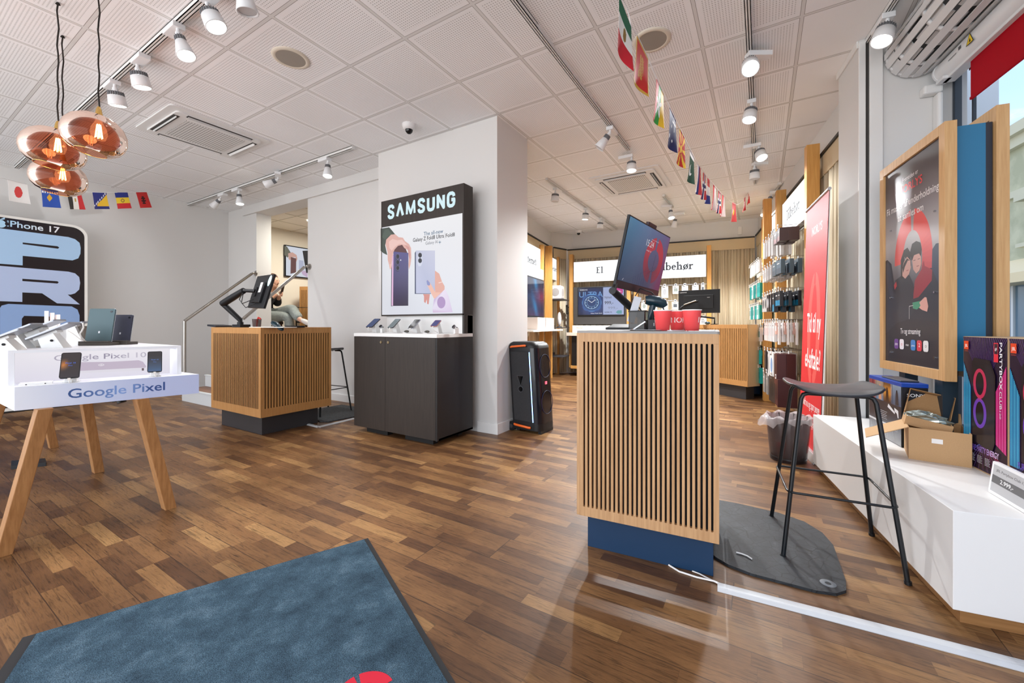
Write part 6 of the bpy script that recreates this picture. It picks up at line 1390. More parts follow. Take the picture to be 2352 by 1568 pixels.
for k in range(26):
    for i in range(nS):
        if math.sin(2*math.pi*(i+.5)/nS) > .85: continue
        a = 2*math.pi*(i+.5+(.12 if k % 2 else -.12))/nS; c, s_ = math.cos(a), math.sin(a); y = 3.44-.165*k; o_ = Vector((cx_+.152*c, y, cz_+.152*s_)); tx_ = Vector((-s_*.013, 0, c*.013))
        v = [o_-tx_, o_+tx_, o_+tx_+Vector((0, -.12, 0)), o_-tx_+Vector((0, -.12, 0))]; b.add(v, [(0, 1, 2, 3)])
o = part('inner_blades', b, t); m_ = o.modifiers.new('s', 'SOLIDIFY'); m_.thickness = .004
t = T('roller_blind', 'red roller blind with white cassette along the top of the window', 'blind', R, (1.62, 1.5, 2.42))
b = MB(mat('blind_cassette', (222, 223, 224), .3)); b.cyl((1.60, 3.52, 2.73), (1.60, -1.0, 2.73), .064, n=40); b.box(1.575, 1.64, -1.0, 3.52, 2.655, 2.69); b.cyl((1.60, 3.535, 2.73), (1.60, 3.52, 2.73), .068, n=40); b.box(1.55, 1.60, 3.45, 3.53, 2.655, 2.675); part('cassette', b, t, bevel=.003)
b = MB(mat('red_translucent_fabric', (190, 8, 44), .5, trans=0, spec=.3)); nm = NT(MATS['red_translucent_fabric'])
tr_ = nm.n('ShaderNodeBsdfTranslucent'); tr_.inputs[0].default_value = lin((236, 14, 60))+(1,); mxs = nm.n('ShaderNodeMixShader'); mxs.inputs[0].default_value = .6
outn = [n_ for n_ in nm.t.nodes if n_.type == 'OUTPUT_MATERIAL'][0]; nm.t.links.new(nm.b.outputs[0], mxs.inputs[1]); nm.t.links.new(tr_.outputs[0], mxs.inputs[2]); nm.t.links.new(mxs.outputs[0], outn.inputs[0])
b.box(1.605, 1.6065, -1.0, 3.29, 2.44, 2.70); b.box(1.60, 1.612, -1.0, 3.29, 2.425, 2.44); part('fabric', b, t, 'red fabric')
A = Art(R, (1.535, 0, 0), (0, -1, 0), (0, 0, 1)); A.poly([(-3.19, 2.695), (-3.12, 2.695), (-3.155, 2.76)], (40, 36, 20)); A.poly([(-3.182, 2.70), (-3.128, 2.70), (-3.155, 2.752)], (240, 206, 40)); A.poly([(-3.165, 2.706), (-3.145, 2.706), (-3.155, 2.73)], (40, 36, 20)); A.rect(-3.36, -3.28, 2.715, 2.722, (150, 150, 152)); A.rect(-3.26, -3.235, 2.72, 2.74, (90, 90, 92)); part('warning_label', A.mb, t, 'yellow warning triangle sticker')
b = MB(mat('dark_red_film', (120, 6, 36), .35, emit=0)); b.box(1.700, 1.703, -2.8, 3.5, 2.70, 2.94); single('window_film', b, 'dark red film across the top of the window glass', 'film', R, (1.7, .4, 2.70))
# outside: neighbouring pier and the stone building across the street
b = MB(mat('street_pier_white', (226, 230, 232), .6)); b.box(1.85, 2.45, 4.66, 5.3, -.2, 6); single('street_pier', b, 'white outside wall pier seen through the window glass', 'pier', R, (2.1, 5.0, -.2))
t = T('street_building', 'pale green stone building with slate roof across the street', 'building', R, (14, 12, -.2))
STN = speckle('greenish_stone', (176, 178, 150), (200, 200, 172), 1.2, .9, .3)
b = MB(STN); b.box(12, 20, -6, 22.6, 3.6, 8.3); part('facade', b, t)
b = MB(mat('stone_cornice', (206, 204, 180), .8)); b.box(11.6, 12, -6, 22.7, 8.3, 8.7); b.box(11.8, 12, -6, 22.65, 7.9, 8.3); b.box(11.85, 12, -6, 22.65, 6.0, 6.25); part('cornice', b, t)
b = MB(mat('slate_roof', (120, 126, 134), .7)); b.add([(12, -6, 8.7), (12, 22.6, 8.7), (15, 22.0, 10.6), (15, -6, 10.6)], [(0, 1, 2, 3)]); b.add([(12, 22.6, 8.7), (20, 22.6, 8.7), (15, 22, 10.6)], [(0, 1, 2)]); part('roof', b, t)
for y in (20.9, 18.6, 16.3, 14, 11.7):
    b = MB(mat('window_dark_out', (70, 78, 84), .15)); b.box(11.95, 12, y-.45, y+.45, 4.2, 5.6); w_ = part('window', b, t); b = MB(mat('stone_cornice', (206, 204, 180), .8)); b.box(11.7, 12, y-.6, y+.6, 5.75, 5.95); b.box(11.75, 12, y-.6, y+.6, 4.0, 4.15); sub('window_surround', b, w_)
t = T('street_shopfront', 'street shopfront with a cream awning and dark glass across the road', 'shopfront', R, (11.9, 12, -.2))
b = MB(mat('cream_awning', (236, 218, 176), .6)); b.add([(12, -6, 3.6), (12, 22.6, 3.6), (11.0, 22.6, 2.95), (11.0, -6, 2.95), (11.0, 22.6, 2.6), (11.0, -6, 2.6), (12, 22.6, 2.6), (12, -6, 2.6)], [(0, 1, 2, 3), (3, 2, 4, 5), (1, 6, 4, 2), (7, 5, 4, 6)]); part('awning', b, t)
b = MB(mat('shop_glass_out', (110, 134, 150), .15)); b.box(12, 12.1, -6, 22.6, -.2, 2.6); part('shop_glass', b, t)
b = MB(mat('shop_frame_out', (226, 228, 226), .5))
for y in range(0, 23, 2): b.box(11.93, 12, y-.06, y+.06, -.2, 2.6)
b.box(11.9, 12, -6, 22.6, -.2, .4); part('shop_frame', b, t)

# ================================================================ bar stools
STB = mat('black_stool_shell', (46, 48, 54), .38); STL = mat('black_steel_leg', (20, 24, 28), .35)
def stool(fr, label, group=None):
    """origin under the seat centre"""
    t = T('bar_stool', label, 'stool', fr, group=group)
    b = MB(STB); n, m_ = 20, 20; hw, hd = .178, .182; vs = []
    def sh(i, j):
        x, y = -1+2*i/n, -1+2*j/m_
        k = (abs(x)**4+abs(y)**4)**.25; s_ = 1 if k < 1e-6 else 1
        r_ = max(abs(x), abs(y)); ang = k/r_ if r_ > 1e-6 else 1
        X, Y = x/ang*hw*(1.02), y/ang*hd*1.02
        z = .772+.022*(abs(x)**2.6)-.010*(1-x*x)*(1-y*y)-.012*(max(0, abs(y)-.7)/.3)**2*(1-.5*abs(x))
        return (X, Y, z)
    vs = [sh(i, j) for j in range(m_+1) for i in range(n+1)]
    b.add(vs, [(j*(n+1)+i, j*(n+1)+i+1, (j+1)*(n+1)+i+1, (j+1)*(n+1)+i) for j in range(m_) for i in range(n)], smooth=True)
    o = part('seat', b, t); m2 = o.modifiers.new('s', 'SOLIDIFY'); m2.thickness = .012; m2.offset = -1; bev(o, .004, 3)
    for sx in (-1, 1):
        for sy in (-1, 1):
            b = MB(STL); p = [(sx*.02, sy*.135, .752), (sx*.11, sy*.135, .752), (sx*.128, sy*.137, .745), (sx*.137, sy*.14, .725), (sx*.217, sy*.215, .008)]
            b.tube(p, .0095, 10); b.cyl((sx*.218, sy*.216, 0), (sx*.217, sy*.215, .014), .013, n=14); part('leg', b, t)
    zr = .30; k = (zr-.008)/(.725-.008); hx, hy = .217-(.08)*k, .215-(.075)*k
    b = MB(STL); ex = .012; pts = []
    for cx_, cy_, a0 in ((hx+ex-.03, -hy-ex+.03, -90), (hx+ex-.03, hy+ex-.03, 0), (-hx-ex+.03, hy+ex-.03, 90), (-hx-ex+.03, -hy-ex+.03, 180)):
        for i in range(5): a = math.radians(a0+22.5*i); pts.append((cx_+.03*math.cos(a), cy_+.03*math.sin(a), zr))
    pts.append(pts[0]); b.tube(pts, .0055, 8, cap=False); part('foot_ring', b, t)
    return t
st = stool(C.at(.497, 2.425, 0, 0), 'black bar stool with one foot pair on the rubber mat, right foreground')
o = dup(st.o, G.at(-4.58, 3.03, 0, .05), (0, 0, 0), 'black bar stool between the left slatted counter and the black stand')
# ---- rubber floor mats
RUB = speckle('rubber_mat', (46, 48, 50), (66, 68, 70), 60, .75, .2)
def m_mat():
    m = mat('patterned_rubber_mat', (52, 54, 56), .6); t = NT(m); tc = t.n('ShaderNodeTexCoord')
    v = t.n('ShaderNodeTexVoronoi', {'Vector': tc.outputs['Object'], 'Scale': 17.0}, feature='DISTANCE_TO_EDGE'); l_ = t.math('LESS_THAN', v.outputs[0], .022)
    nz = t.n('ShaderNodeTexNoise', {'Vector': tc.outputs['Object'], 'Scale': 9.0, 'Detail': 8.0, 'Roughness': .75})
    t.link(t.n('ShaderNodeMixRGB', {0: l_, 1: t.ramp(nz.outputs[0], [(.35, (30, 33, 36)), (.6, (46, 50, 54)), (.75, (84, 88, 90))]), 2: lin((24, 25, 27))+(1,)}).outputs[0], 'Base Color'); t.bump(t.math('SUBTRACT', t.math('MULTIPLY', nz.outputs[0], .4), l_), .5, .004); return m
MM_ = m_mat()
t = T('rubber_mat', 'dark rubber floor mat with cell pattern under the right stool', 'floor mat', C, (.25, 2.35, 0))
b = MB(MM_); b.prism(rrect(-.04, .30, 1.99, 2.73, .10, 8)[0:9][::1] if False else [(-.0, 2.06), (.05, 2.02), (.14, 1.99), (.36, 1.975), (.43, 1.99), (.47, 2.03), (.485, 2.10), (.51, 2.42), (.49, 2.54), (.43, 2.64), (.32, 2.70), (.12, 2.735), (-.02, 2.74), (-.04, 2.70), (-.04, 2.12)], 0, .012); part('mat_body', b, t, bevel=.004)
b = MB(mat('grey_rubber_ring', (120, 126, 130), .5)); b.lathe([(.011, .0125), (.026, .0135), (.028, .0125)], (.415, 2.05, 0), 28); part('eyelet', b, t, 'grey round eyelet')
b = MB(mat('white_tie', (230, 230, 228), .4)); b.tube([C.l(gfl(u, v, .017)) for u, v in ((1691, 1268), (1703, 1271), (1716, 1276), (1727, 1283))], .003, 6); single('cable_tie', b, 'small white strip lying on the rubber mat', 'strip', C, tuple(C.l(gfl(1705, 1272, .014))))
b = MB(RUB); b.prism([(-4.80, 2.85), (-4.16, 2.70), (-4.08, 2.75), (-4.02, 3.2), (-4.08, 3.34), (-4.3, 3.42), (-4.8, 3.42)], 0, .012); single('rubber_mat', b, 'dark rubber mat under the far stool by the white wall', 'floor mat', G, (-4.4, 3.1, 0), bevel=.004)
# ---- floor cable covers
CC = mat('grey_white_cable_cover', (196, 198, 200), .35)
def cover(fr, x0, x1, w_, lab, h=.012):
    b = MB(CC); sec = [(-w_/2, 0), (-w_/2, .003), (-w_*.3, h*.85), (-w_*.12, h), (w_*.12, h), (w_*.3, h*.85), (w_/2, .003), (w_/2, 0)]
    b.loft([[(x, y, z) for y, z in sec] for x in (x0, x1)], smooth=False); b.box(x0, x1, -w_*.27, -w_*.24, h*.85, h*.93); b.box(x0, x1, w_*.24, w_*.27, h*.85, h*.93); single('cable_cover', b, lab, 'cable cover', fr, (x0, 0, 0), bevel=.0006)
p0, p1 = gfl(1648, 1348), gfl(2352, 1531); a = math.atan2(p1.y-p0.y, p1.x-p0.x)
cover(G.at(p0.x, p0.y, 0, a), 0, 1.7, .062, 'long light grey cable cover across the parquet in the right foreground')
q0, q1, q2 = gfl(697, 972), gfl(733, 981), gfl(812, 962)
cover(G.at(q0.x, q0.y, 0, math.atan2(q1.y-q0.y, q1.x-q0.x)), 0, (q1-q0).length, .045, 'short white cable cover at the dark plinth of the left counter')
cover(G.at(q1.x, q1.y, 0, math.atan2(q2.y-q1.y, q2.x-q1.x)), 0, (q2-q1).length, .045, 'white cable cover running towards the black stand')
b = MB(CABW); b.tube([gfl(1536, 1297, .004), gfl(1560, 1312, .004), gfl(1600, 1325, .004), gfl(1640, 1334, .006), gfl(1652, 1340, .008)], .004, 8); single('floor_cable', b, 'white cable running from the navy plinth into the cable cover', 'cable', G, tuple(gfl(1600, 1325)))
b = MB(CABW); b.tube([gfl(1590, 1311, .004), gfl(1606, 1317, .004), gfl(1625, 1327, .004), gfl(1650, 1339, .004)], .003, 8); single('floor_cable', b, 'thinner white cable beside the one entering the cable cover', 'cable', G, tuple(gfl(1606, 1317)))
# ---- entrance mat with red mark
def m_carpet():
    m = mat('blue_grey_mat_pile', (66, 88, 104), .95, spec=.1); t = NT(m); tc = t.n('ShaderNodeTexCoord')
    n1 = t.n('ShaderNodeTexNoise', {'Vector': tc.outputs['Object'], 'Scale': 7.0, 'Detail': 9.0, 'Roughness': .72}); n2 = t.n('ShaderNodeTexNoise', {'Vector': tc.outputs['Object'], 'Scale': 420.0, 'Detail': 3.0})
    c = t.ramp(n1.outputs[0], [(.34, (66, 86, 102)), (.52, (86, 112, 130)), (.68, (112, 138, 156))]); d = t.ramp(n2.outputs[0], [(.38, (92, 92, 92)), (.62, (255, 255, 255))])
    t.link(t.n('ShaderNodeMixRGB', {0: .75, 1: c, 2: d}, blend_type='MULTIPLY').outputs[0], 'Base Color'); t.bump(n2.outputs[0], .9, .006); return m
EM = G.at(-1.69, 1.354, 0, math.atan2(-.41, .9))   # local x along the right side towards the viewer, local -y along the long top edge
t = T('entrance_mat', 'blue-grey entrance mat with black rubber edge and a red mark, foreground left', 'door mat', EM, (0, -.6, 0))
L1, L2 = 1.72, 1.10
b = MB(mat('black_rubber_edge', (34, 34, 36), .7)); b.prism([(0, 0), (L1, 0), (L1, -L2-.04), (-.0, -L2-.04)][::-1], 0, .004); part('rubber_border', b, t, bevel=.001)
b = MB(m_carpet()); b.prism([(.012, -.022), (L1-.02, -.022), (L1-.02, -L2-.005), (.012, -L2-.005)][::-1], .003, .010); pile = part('pile', b, t, bevel=.003)
b = MB(mat('red_pile', (196, 30, 52), .95)); c_ = EM.l(gfl(835, 1600, .01))
def rb(a0, a1, r0, r1, m_=12):
    p = [(c_.x+r1*math.cos(math.radians(a0+(a1-a0)*i/m_))*1.0, c_.y+r1*math.sin(math.radians(a0+(a1-a0)*i/m_))) for i in range(m_+1)]
    p += [(c_.x+r0*math.cos(math.radians(a1+(a0-a1)*i/m_)), c_.y+r0*math.sin(math.radians(a1+(a0-a1)*i/m_))) for i in range(m_+1)]
    return p
b.prism(rb(95, 175, .045, .085), .009, .0112); b.prism(rb(185, 265, .045, .085), .009, .0112); b.prism(rb(-80, 85, .045, .085), .009, .0112); sub('red_emblem', b, pile)
# ---- waste bin
BF = R.at(.775, 3.80, 0); t = T('waste_bin', 'smoky see-through waste bin lined with a clear bag', 'waste bin', BF)
def m_smoke(name, c, w_):
    m = bpy.data.materials.new(name); m.use_nodes = True; q_ = m.node_tree; q_.nodes.clear(); o_ = q_.nodes.new('ShaderNodeOutputMaterial'); g_ = q_.nodes.new('ShaderNodeBsdfPrincipled'); g_.inputs['Base Color'].default_value = lin(c)+(1,); g_.inputs['Roughness'].default_value = .15
    tr2 = q_.nodes.new('ShaderNodeBsdfTransparent'); x_ = q_.nodes.new('ShaderNodeMixShader'); x_.inputs[0].default_value = w_; q_.links.new(tr2.outputs[0], x_.inputs[1]); q_.links.new(g_.outputs[0], x_.inputs[2]); q_.links.new(x_.outputs[0], o_.inputs[0]); return m
b = MB(m_smoke('smoked_plastic', (60, 48, 50), .55)); b.lathe([(.0005, .012), (.118, .012), (.148, .34), (.151, .345), (.153, .34), (.123, .0)], n=48); part('tub', b, t)
b = MB(mat('bin_base_black', (20, 18, 18), .3)); b.lathe([(.0005, .0), (.122, 0), (.126, .03), (.120, .034)], n=48); part('base_ring', b, t)
t = T('bin_bag', 'clear plastic bag draped over the rim of the waste bin', 'bag', BF, (0, 0, .3)); b = MB(m_smoke('clear_bag_film', (226, 218, 218), .42)); rnd = random.Random(5); prof = [(.10, .03), (.125, .18), (.144, .338), (.156, .352), (.162, .34), (.160, .31)]
vs = []; nn = 56
for j, (r_, z_) in enumerate(prof):
    for i in range(nn):
        a = 2*math.pi*i/nn; k = 1+(.03 if j > 2 else .05)*math.sin(i*1.9+j)+rnd.uniform(-.012, .012); zz = z_+(.012*math.sin(i*.9+j*2) if j > 2 else 0)
        if j >= 4 and math.cos(a-math.pi*.97) > .55: k += .35*(math.cos(a-math.pi*.97)-.55)*(j-3); zz -= .02*(j-3)
        vs.append((r_*k*math.cos(a), r_*k*math.sin(a), zz))
b.add(vs, [(j*nn+i, j*nn+(i+1) % nn, (j+1)*nn+(i+1) % nn, (j+1)*nn+i) for j in range(len(prof)-1) for i in range(nn)], smooth=True); part('film', b, t)
b = MB(mat('crumpled_paper', (232, 222, 216), .7)); b.M = Matrix.Translation((.03, -.02, .12)) @ Matrix.Rotation(.5, 4, 'X') @ Matrix.Rotation(.4, 4, 'Z'); b.box(-.06, .05, -.002, .0, -.05, .08); b.box(-.002, 0, -.05, .05, -.06, .04); single('crumpled_paper', b, 'crumpled white paper inside the waste bin', 'paper', BF)
b = MB(mat('red_cup_paper', (222, 54, 60), .5)); b.lathe([(.022, -.0), (.034, .085)], (-.055, -.045, .05), 24); b.lathe([(.0005, 0), (.022, 0)], (-.055, -.045, .05), 20); single('thrown_cup', b, 'red paper cup thrown into the waste bin', 'cup', BF, (-.055, -.045, .05))
# ================================================================ things on the front counter (frame C)
CT = 1.045
def con(u, y, v=None):   # point on the counter top at column u and counter depth y
    p = hit(C, 1, y, u, 700); return p.x
CUPR = mat('red_paper_cup', (246, 84, 86), .5); CUPW = mat('white_cup_rim', (246, 240, 238), .5)
def cup(x, y, label, rot):
    f = C.at(x, y, CT, rot); t = T('paper_cup', label, 'cup', f)
    h = .090; b = MB(CUPR); b.lathe([(.0005, .004), (.026, .004), (.0265, 0), (.0285, .0), (.0385, h-.003)], n=40); part('cup_wall', b, t)
    r = MB(CUPW); r.lathe([(.0370, h-.008), (.0385, h-.003), (.0405, h-.002), (.0412, h), (.0405, h+.002), (.0385, h+.0015), (.0372, h-.002), (.026, .008), (.0005, .008)], n=40); part('rolled_rim', r, t)
    if 1:   # NORLYS printed round the cup
        A = MB(artmat('cup_print', 0, .5)); vs, fs, x0, x1 = text_geo('NORLYS', .05)
        W_ = .125; s_ = W_/(x1-x0); P = []
        for X, Y in vs:
            z = .036+Y*s_; rr_ = .0285+(.0385-.0285)*z/(h-.003)+.0004; a = (X-x0-(x1-x0)/2)*s_/.034; P.append((rr_*math.sin(a), -rr_*math.cos(a), z))
        A.add(P, fs, [(250, 240, 236)]*len(fs)); part('printed_name', A, t)
cup(con(1522, 1.93), 1.93, 'red paper cup with its blank side forward, left one of three', 3.3)
cup(con(1556, 2.02), 2.02, 'red paper cup showing white letters, middle one of three', 1.0)
cup(con(1589, 1.93), 1.93, 'red paper cup with letters at its right side, right one of three', 2.75)
# monitor on an arm
MO = Vector((-.538, 2.221, 1.418))
def rot3(a, b, c): return (Matrix.Rotation(a, 4, 'Z') @ Matrix.Rotation(b, 4, 'X') @ Matrix.Rotation(c, 4, 'Y'))
MNB = mat('monitor_black', (15, 16, 19), .5)
f = G.at(MO.x, MO.y, MO.z); t = T('monitor', 'large tilted monitor showing 15:24 and a red ring above the front counter', 'monitor', f)
RM = rot3(1.397, .205, .042); mw, mh = .54, .355
b = MB(MNB); b.M = RM; b.rbox(-mw/2, mw/2, 0, .014, -mh/2, mh/2, .002); b.box(-.2, .2, .014, .04, -.13, .13); part('housing', b, t, bevel=.002)
U = RM.to_3x3() @ Vector((1, 0, 0)); V = RM.to_3x3() @ Vector((0, 0, 1)); Nf = RM.to_3x3() @ Vector((0, -1, 0))
A = Art(f, Nf*.0004, U, V, artmat('glossy_screen_image', .62, .1)); x0, x1, z0, z1 = -mw/2+.006, mw/2-.006, -mh/2+.038, mh/2-.006
A.grid(x0, x1, z0, z1, 20, 14, lambda a, c: mix(mix(mix((50, 66, 100), (62, 60, 100), a), mix((86, 146, 184), (104, 88, 140), a), c), (120, 60, 90), max(0, .55-math.hypot((a-.78)*1.4, c-.35))*.5))
ac, zc_ = .105, .012
for (a0, a1) in ((97, 262), (83, -80)): arcband(A, ac, zc_, .125, .125, .055, a0, a1, (196, 40, 64), (120, 34, 66), 30)
A.text('15:24', ac-.085, .075, width=.095, height=.036, col=(240, 240, 245), align='c'); A.text('tirsdag 7. juli', ac-.085, .05, width=.06, height=.008, col=(230, 230, 240), align='c')
A.text('Dette er en delt enhed', ac-.03, .115, width=.10, height=.006, col=(220, 220, 235), align='c')
A.line((x0+.10, z0+.01), (ac+.02, -.02), .0015, (60, 62, 90)); A.line((ac+.005, -.05), (ac+.015, .05), .003, (60, 58, 84)); A.line((ac+.005, -.05), (ac+.06, -.015), .002, (60, 58, 84)); A.line((ac-.06, -.08), (ac+.05, -.01), .002, (60, 58, 84))
for k in range(6): A.line((x0+.17+.025*k, z0), (x0+.17+.025*k, z0+.03+.014*k), .0015, (60, 58, 90))
A.line((x0+.05, z0+.006), (x0+.06, z0+.016), .003, (230, 230, 240))
part('screen', A.mb, t)
b = MB(mat('monitor_chin', (40, 38, 44), .35)); b.M = RM; b.box(-mw/2, mw/2, -.001, 0, -mh/2, -mh/2+.036); part('chin', b, t)
b = MB(mat('webcam_dark_red', (46, 14, 18), .3)); b.M = RM; b.rbox(-.045, .06, .0, .02, mh/2, mh/2+.018, .006); part('webcam', b, t)
# arm
AB = G.l(C.w((-.36, 2.32, CT))); AB = Vector(AB)
FM = f
back = C.l(MO+(RM.to_3x3() @ Vector((-.06, .05, -.02)))); bs = Vector((-.36, 2.32, CT)); 
e1 = C.l(gat(1408, 1.98, v=668)); e2 = C.l(gat(1478, 2.12, v=732))
b = MB(MNB); b.cyl(bs, bs+Vector((0, 0, .03)), .03, n=24); b.box(bs.x-.05, bs.x+.05, bs.y-.04, bs.y+.04, CT, CT+.012); part('arm_base', conv(b, C, FM), t, bevel=.002)
b = MB(MNB); b.tube([bs+Vector((0, 0, .03)), e2, e2+(e1-e2)*.5, e1], .016, 12, rs=[.012, .016, .019, .017]); part('lower_arm', conv(b, C, FM), t)
b = MB(MNB); b.tube([e1, (e1+back)/2+Vector((-.01, 0, .02)), back], .013, 12); b.cyl(e1-Vector((0, .016, 0)), e1+Vector((0, .016, 0)), .017, n=20); part('upper_arm', conv(b, C, FM), t)
tagp = C.l(gat(1458, 2.02, v=706)); b = MB(mat('silver_card', (190, 192, 200), .4)); uu = (e2-e1).normalized(); b.M = Matrix.Translation(tagp) @ Matrix.Rotation(.28, 4, 'Y'); b.box(-.018, .018, -.001, .001, -.075, .055); single('hanging_card', b, 'pale card tag hanging from the arm of the front monitor', 'card', C, tuple(tagp))
# pen cup, scanner, papers
x = con(1466, 2.05); f = C.at(x, 2.05, CT); b = MB(m_smoke('black_wire_mesh', (20, 20, 22), .78)); b.rbox(-.040, .040, -.04, .04, .002, .092, .008); t = T('pen_cup', 'black mesh pen cup beside the red cups', 'pen holder', f); part('mesh_body', b, t)
b = MB(MNB); b.rbox(-.042, .042, -.042, .042, .088, .094, .008); b.m(BLACKF); b.rbox(-.036, .036, -.036, .036, .0935, .0945, .006); part('rim', b, t)
b = MB(mat('metal_tool', (170, 170, 172), .3, metal=.8)); b.M = Matrix.Translation((0, -.05, .012)) @ Matrix.Rotation(-.6, 4, 'Y'); b.box(-.02, .05, -.002, .002, -.002, .004); b.m(mat('wood_handle', (150, 100, 64), .5)); b.box(-.055, -.018, -.004, .004, -.004, .006); single('letter_opener', b, 'small wooden handled blade in front of the mesh cup', 'tool', f)
x = con(1500, 2.22); f = C.at(x, 2.22, CT, .3); t = T('barcode_scanner', 'dark teal barcode scanner on a stand behind the red cups', 'scanner', f); TL = mat('scanner_teal', (16, 48, 60), .3, coat=.4)
b = MB(MNB); b.lathe([(.0005, 0), (.05, 0), (.05, .012), (.03, .02)], n=28); b.cyl((0, 0, .015), (-.005, 0, .09), .014, n=14); part('stand', b, t)
b = MB(TL); b.tube([(-.04, 0, .155), (-.02, 0, .155), (.02, 0, .148), (.05, 0, .135), (.06, 0, .12)], .025, 14, rs=[.02, .028, .03, .026, .016]); part('scan_head', b, t)
b = MB(TL); b.tube([(.0, 0, .13), (-.01, 0, .09), (-.025, 0, .05)], .016, 12); part('handle', b, t)
b = MB(MNB); b.tube([(-.03, 0, .06), (-.1, .02, .16), (-.06, .04, .22), (.0, .05, .20), (.05, .05, .14), (.09, .04, .04)], .0035, 6); part('cable', b, t)
b = MB(mat('card_terminal', (60, 62, 66), .4)); x = con(1503, 2.1); f = C.at(x, 2.12, CT, .2); b.box(-.035, .045, -.05, .05, .0, .05); b.m(mat('pale_print', (200, 206, 210), .5)); b.box(-.01, -.006, -.0505, -.05, .02, .035); b.box(.004, .02, -.0505, -.05, .024, .03); single('card_terminal', b, 'grey card terminal between the mesh cup and the red cups', 'card terminal', f, bevel=.006)
b = MB(mat('white_paper', (230, 230, 232), .6)); b.prism([(-.36, 2.0), (-.17, 1.90), (-.12, 1.97), (-.33, 2.08)], CT-.0015, CT+.002)
b.m(mat('grey_paper', (176, 178, 182), .6)); b.prism([(-.42, 1.94), (-.22, 1.88), (-.2, 1.96), (-.38, 2.02)], CT+.002, CT+.003); single('papers', b, 'white and grey papers lying at the left of the front counter', 'paper', C, (-.3, 1.97, CT))
b = MB(mat('white_paper', (230, 230, 232), .6)); b.prism([(-.06, 1.88), (-.005, 1.88), (.0, 1.93), (-.05, 1.94)], CT-.0015, CT+.0015); single('papers', b, 'small white slip at the right end of the front counter', 'paper', C, (-.03, 1.9, CT))
b = MB(MNB); x = con(1448, 2.3); b.M = Matrix.Translation((x, 2.3, CT)) @ Matrix.Rotation(.1, 4, 'Z'); b.box(-.13, .1, -.05, .05, 0, .012); b.add([(-.13, .0, .012), (.09, 0, .012), (.09, .05, .03), (-.10, .05, .03)], [(0, 1, 2, 3)]); single('keyboard', b, 'dark flat keyboard below the tilted monitor', 'keyboard', C, (x, 2.3, CT), bevel=.003)
b = MB(mat('dark_red_mouse', (60, 20, 34), .2)); b.M = Matrix.Translation((con(1568, 2.2), 2.2, CT+.014)); b.ball((0, 0, 0), .045, .03, .03); single('computer_mouse', b, 'dark red glossy mouse seen between the red cups', 'mouse', C, (con(1568, 2.2), 2.2, CT))
# ---- back desk monitor
f = G.at(-.863, 7.01, 1.443, -.104); t = T('monitor', 'black monitor seen from behind with Lenovo on it, behind the red cups', 'monitor', f)
b = MB(MNB); b.box(-.31, .31, 0, .02, -.185, .185); b.box(-.22, .22, -.02, 0, -.115, .10); part('housing', b, t, bevel=.003)
A = Art(f, (0, -.0005, 0), (1, 0, 0)); A.text('Lenovo', -.285, .145, width=.104, height=.02, col=(226, 226, 228), bold=.03); part('lettering', A.mb, t)
A = Art(f, (0, -.0205, 0), (1, 0, 0)); A.rect(.13, .17, .055, .063, (190, 190, 192)); A.rect(-.05, .05, -.05, .05, (16, 16, 18)); part('mount_plate', A.mb, t)
b = MB(MNB); bl_ = f.l(D.w((-.66, .13, 1.076))); b.tube([(-.01, -.03, 0), (-.06, -.06, -.005), (-.22, -.10, -.08), (-.255, -.11, -.115), (-.24, -.1, -.2), bl_+Vector((0, 0, .1)), bl_], .015, 10); part('support_arm', b, t); b = MB(mat('arm_silver', (190, 180, 164), .3, metal=.6)); b.tube([(-.02, -.075, .012), (-.195, -.112, -.052)], .008, 8); part('arm_cover', b, t)
b = MB(MNB); b.box(bl_.x-.05, bl_.x+.05, bl_.y-.05, bl_.y+.05, bl_.z-.001, bl_.z+.012); part('arm_base', b, t)
x_ = hit(D, 1, .12, 1625, 745); b = MB(TL); b.ball((x_.x, .12, 1.10), .05, .03, .025); single('barcode_scanner', b, 'dark scanner lying at the left end of the back-room counter', 'scanner', D, (x_.x, .12, 1.076))

# ================================================================ things on the left counter
LM_ = Vector((-4.20, 2.10, 1.40)); f = G.at(LM_.x, LM_.y, LM_.z); RL = rot3(-.194, -.257, .042)
t = T('monitor', 'black monitor seen from behind on the left slatted counter', 'monitor', f)
b = MB(MNB); b.M = RL; b.box(-.26, .26, 0, .022, -.17, .165); b.box(-.15, .15, -.022, 0, -.12, .08); part('housing', b, t, bevel=.003)
b = MB(mat('paper_label', (226, 222, 220), .5)); b.M = RL; b.box(.03, .10, -.0235, -.022, -.02, .08); part('label_sticker', b, t, 'white label'); b = MB(mat('pale_blue_disc', (190, 214, 214), .5)); b.M = RL; b.add([(.20+.045*math.cos(a), -.0015, .10+.055*math.sin(a)) for a in [2*math.pi*i/24 for i in range(24)]], [tuple(range(24))]); part('round_sticker', b, t, 'pale blue round sticker')
b = MB(BLACKF); b.M = RL; b.box(-.06, .0, -.035, -.022, -.06, .03); part('mount_plate', b, t)
W0 = gat(552, 4.15, v=735); W1 = gat(512, 4.1, v=697); W2 = gat(560, 3.95, v=667); W3 = LM_+(RL.to_3x3() @ Vector((-.03, -.035, -.01)))
b = MB(MNB); b.box(W0.x-.06, W0.x+.10, W0.y-.05, W0.y+.05, 1.045, 1.075); b.cyl((W0.x, W0.y, 1.06), (W0.x, W0.y, 1.10), .028, n=18); part('arm_base', conv(b, G, f), t, bevel=.003)
b = MB(MNB); b.tube([(W0.x, W0.y, 1.09), W0, W1], .024, 10, rs=[.02, .024, .028]); part('lower_arm', conv(b, G, f), t)
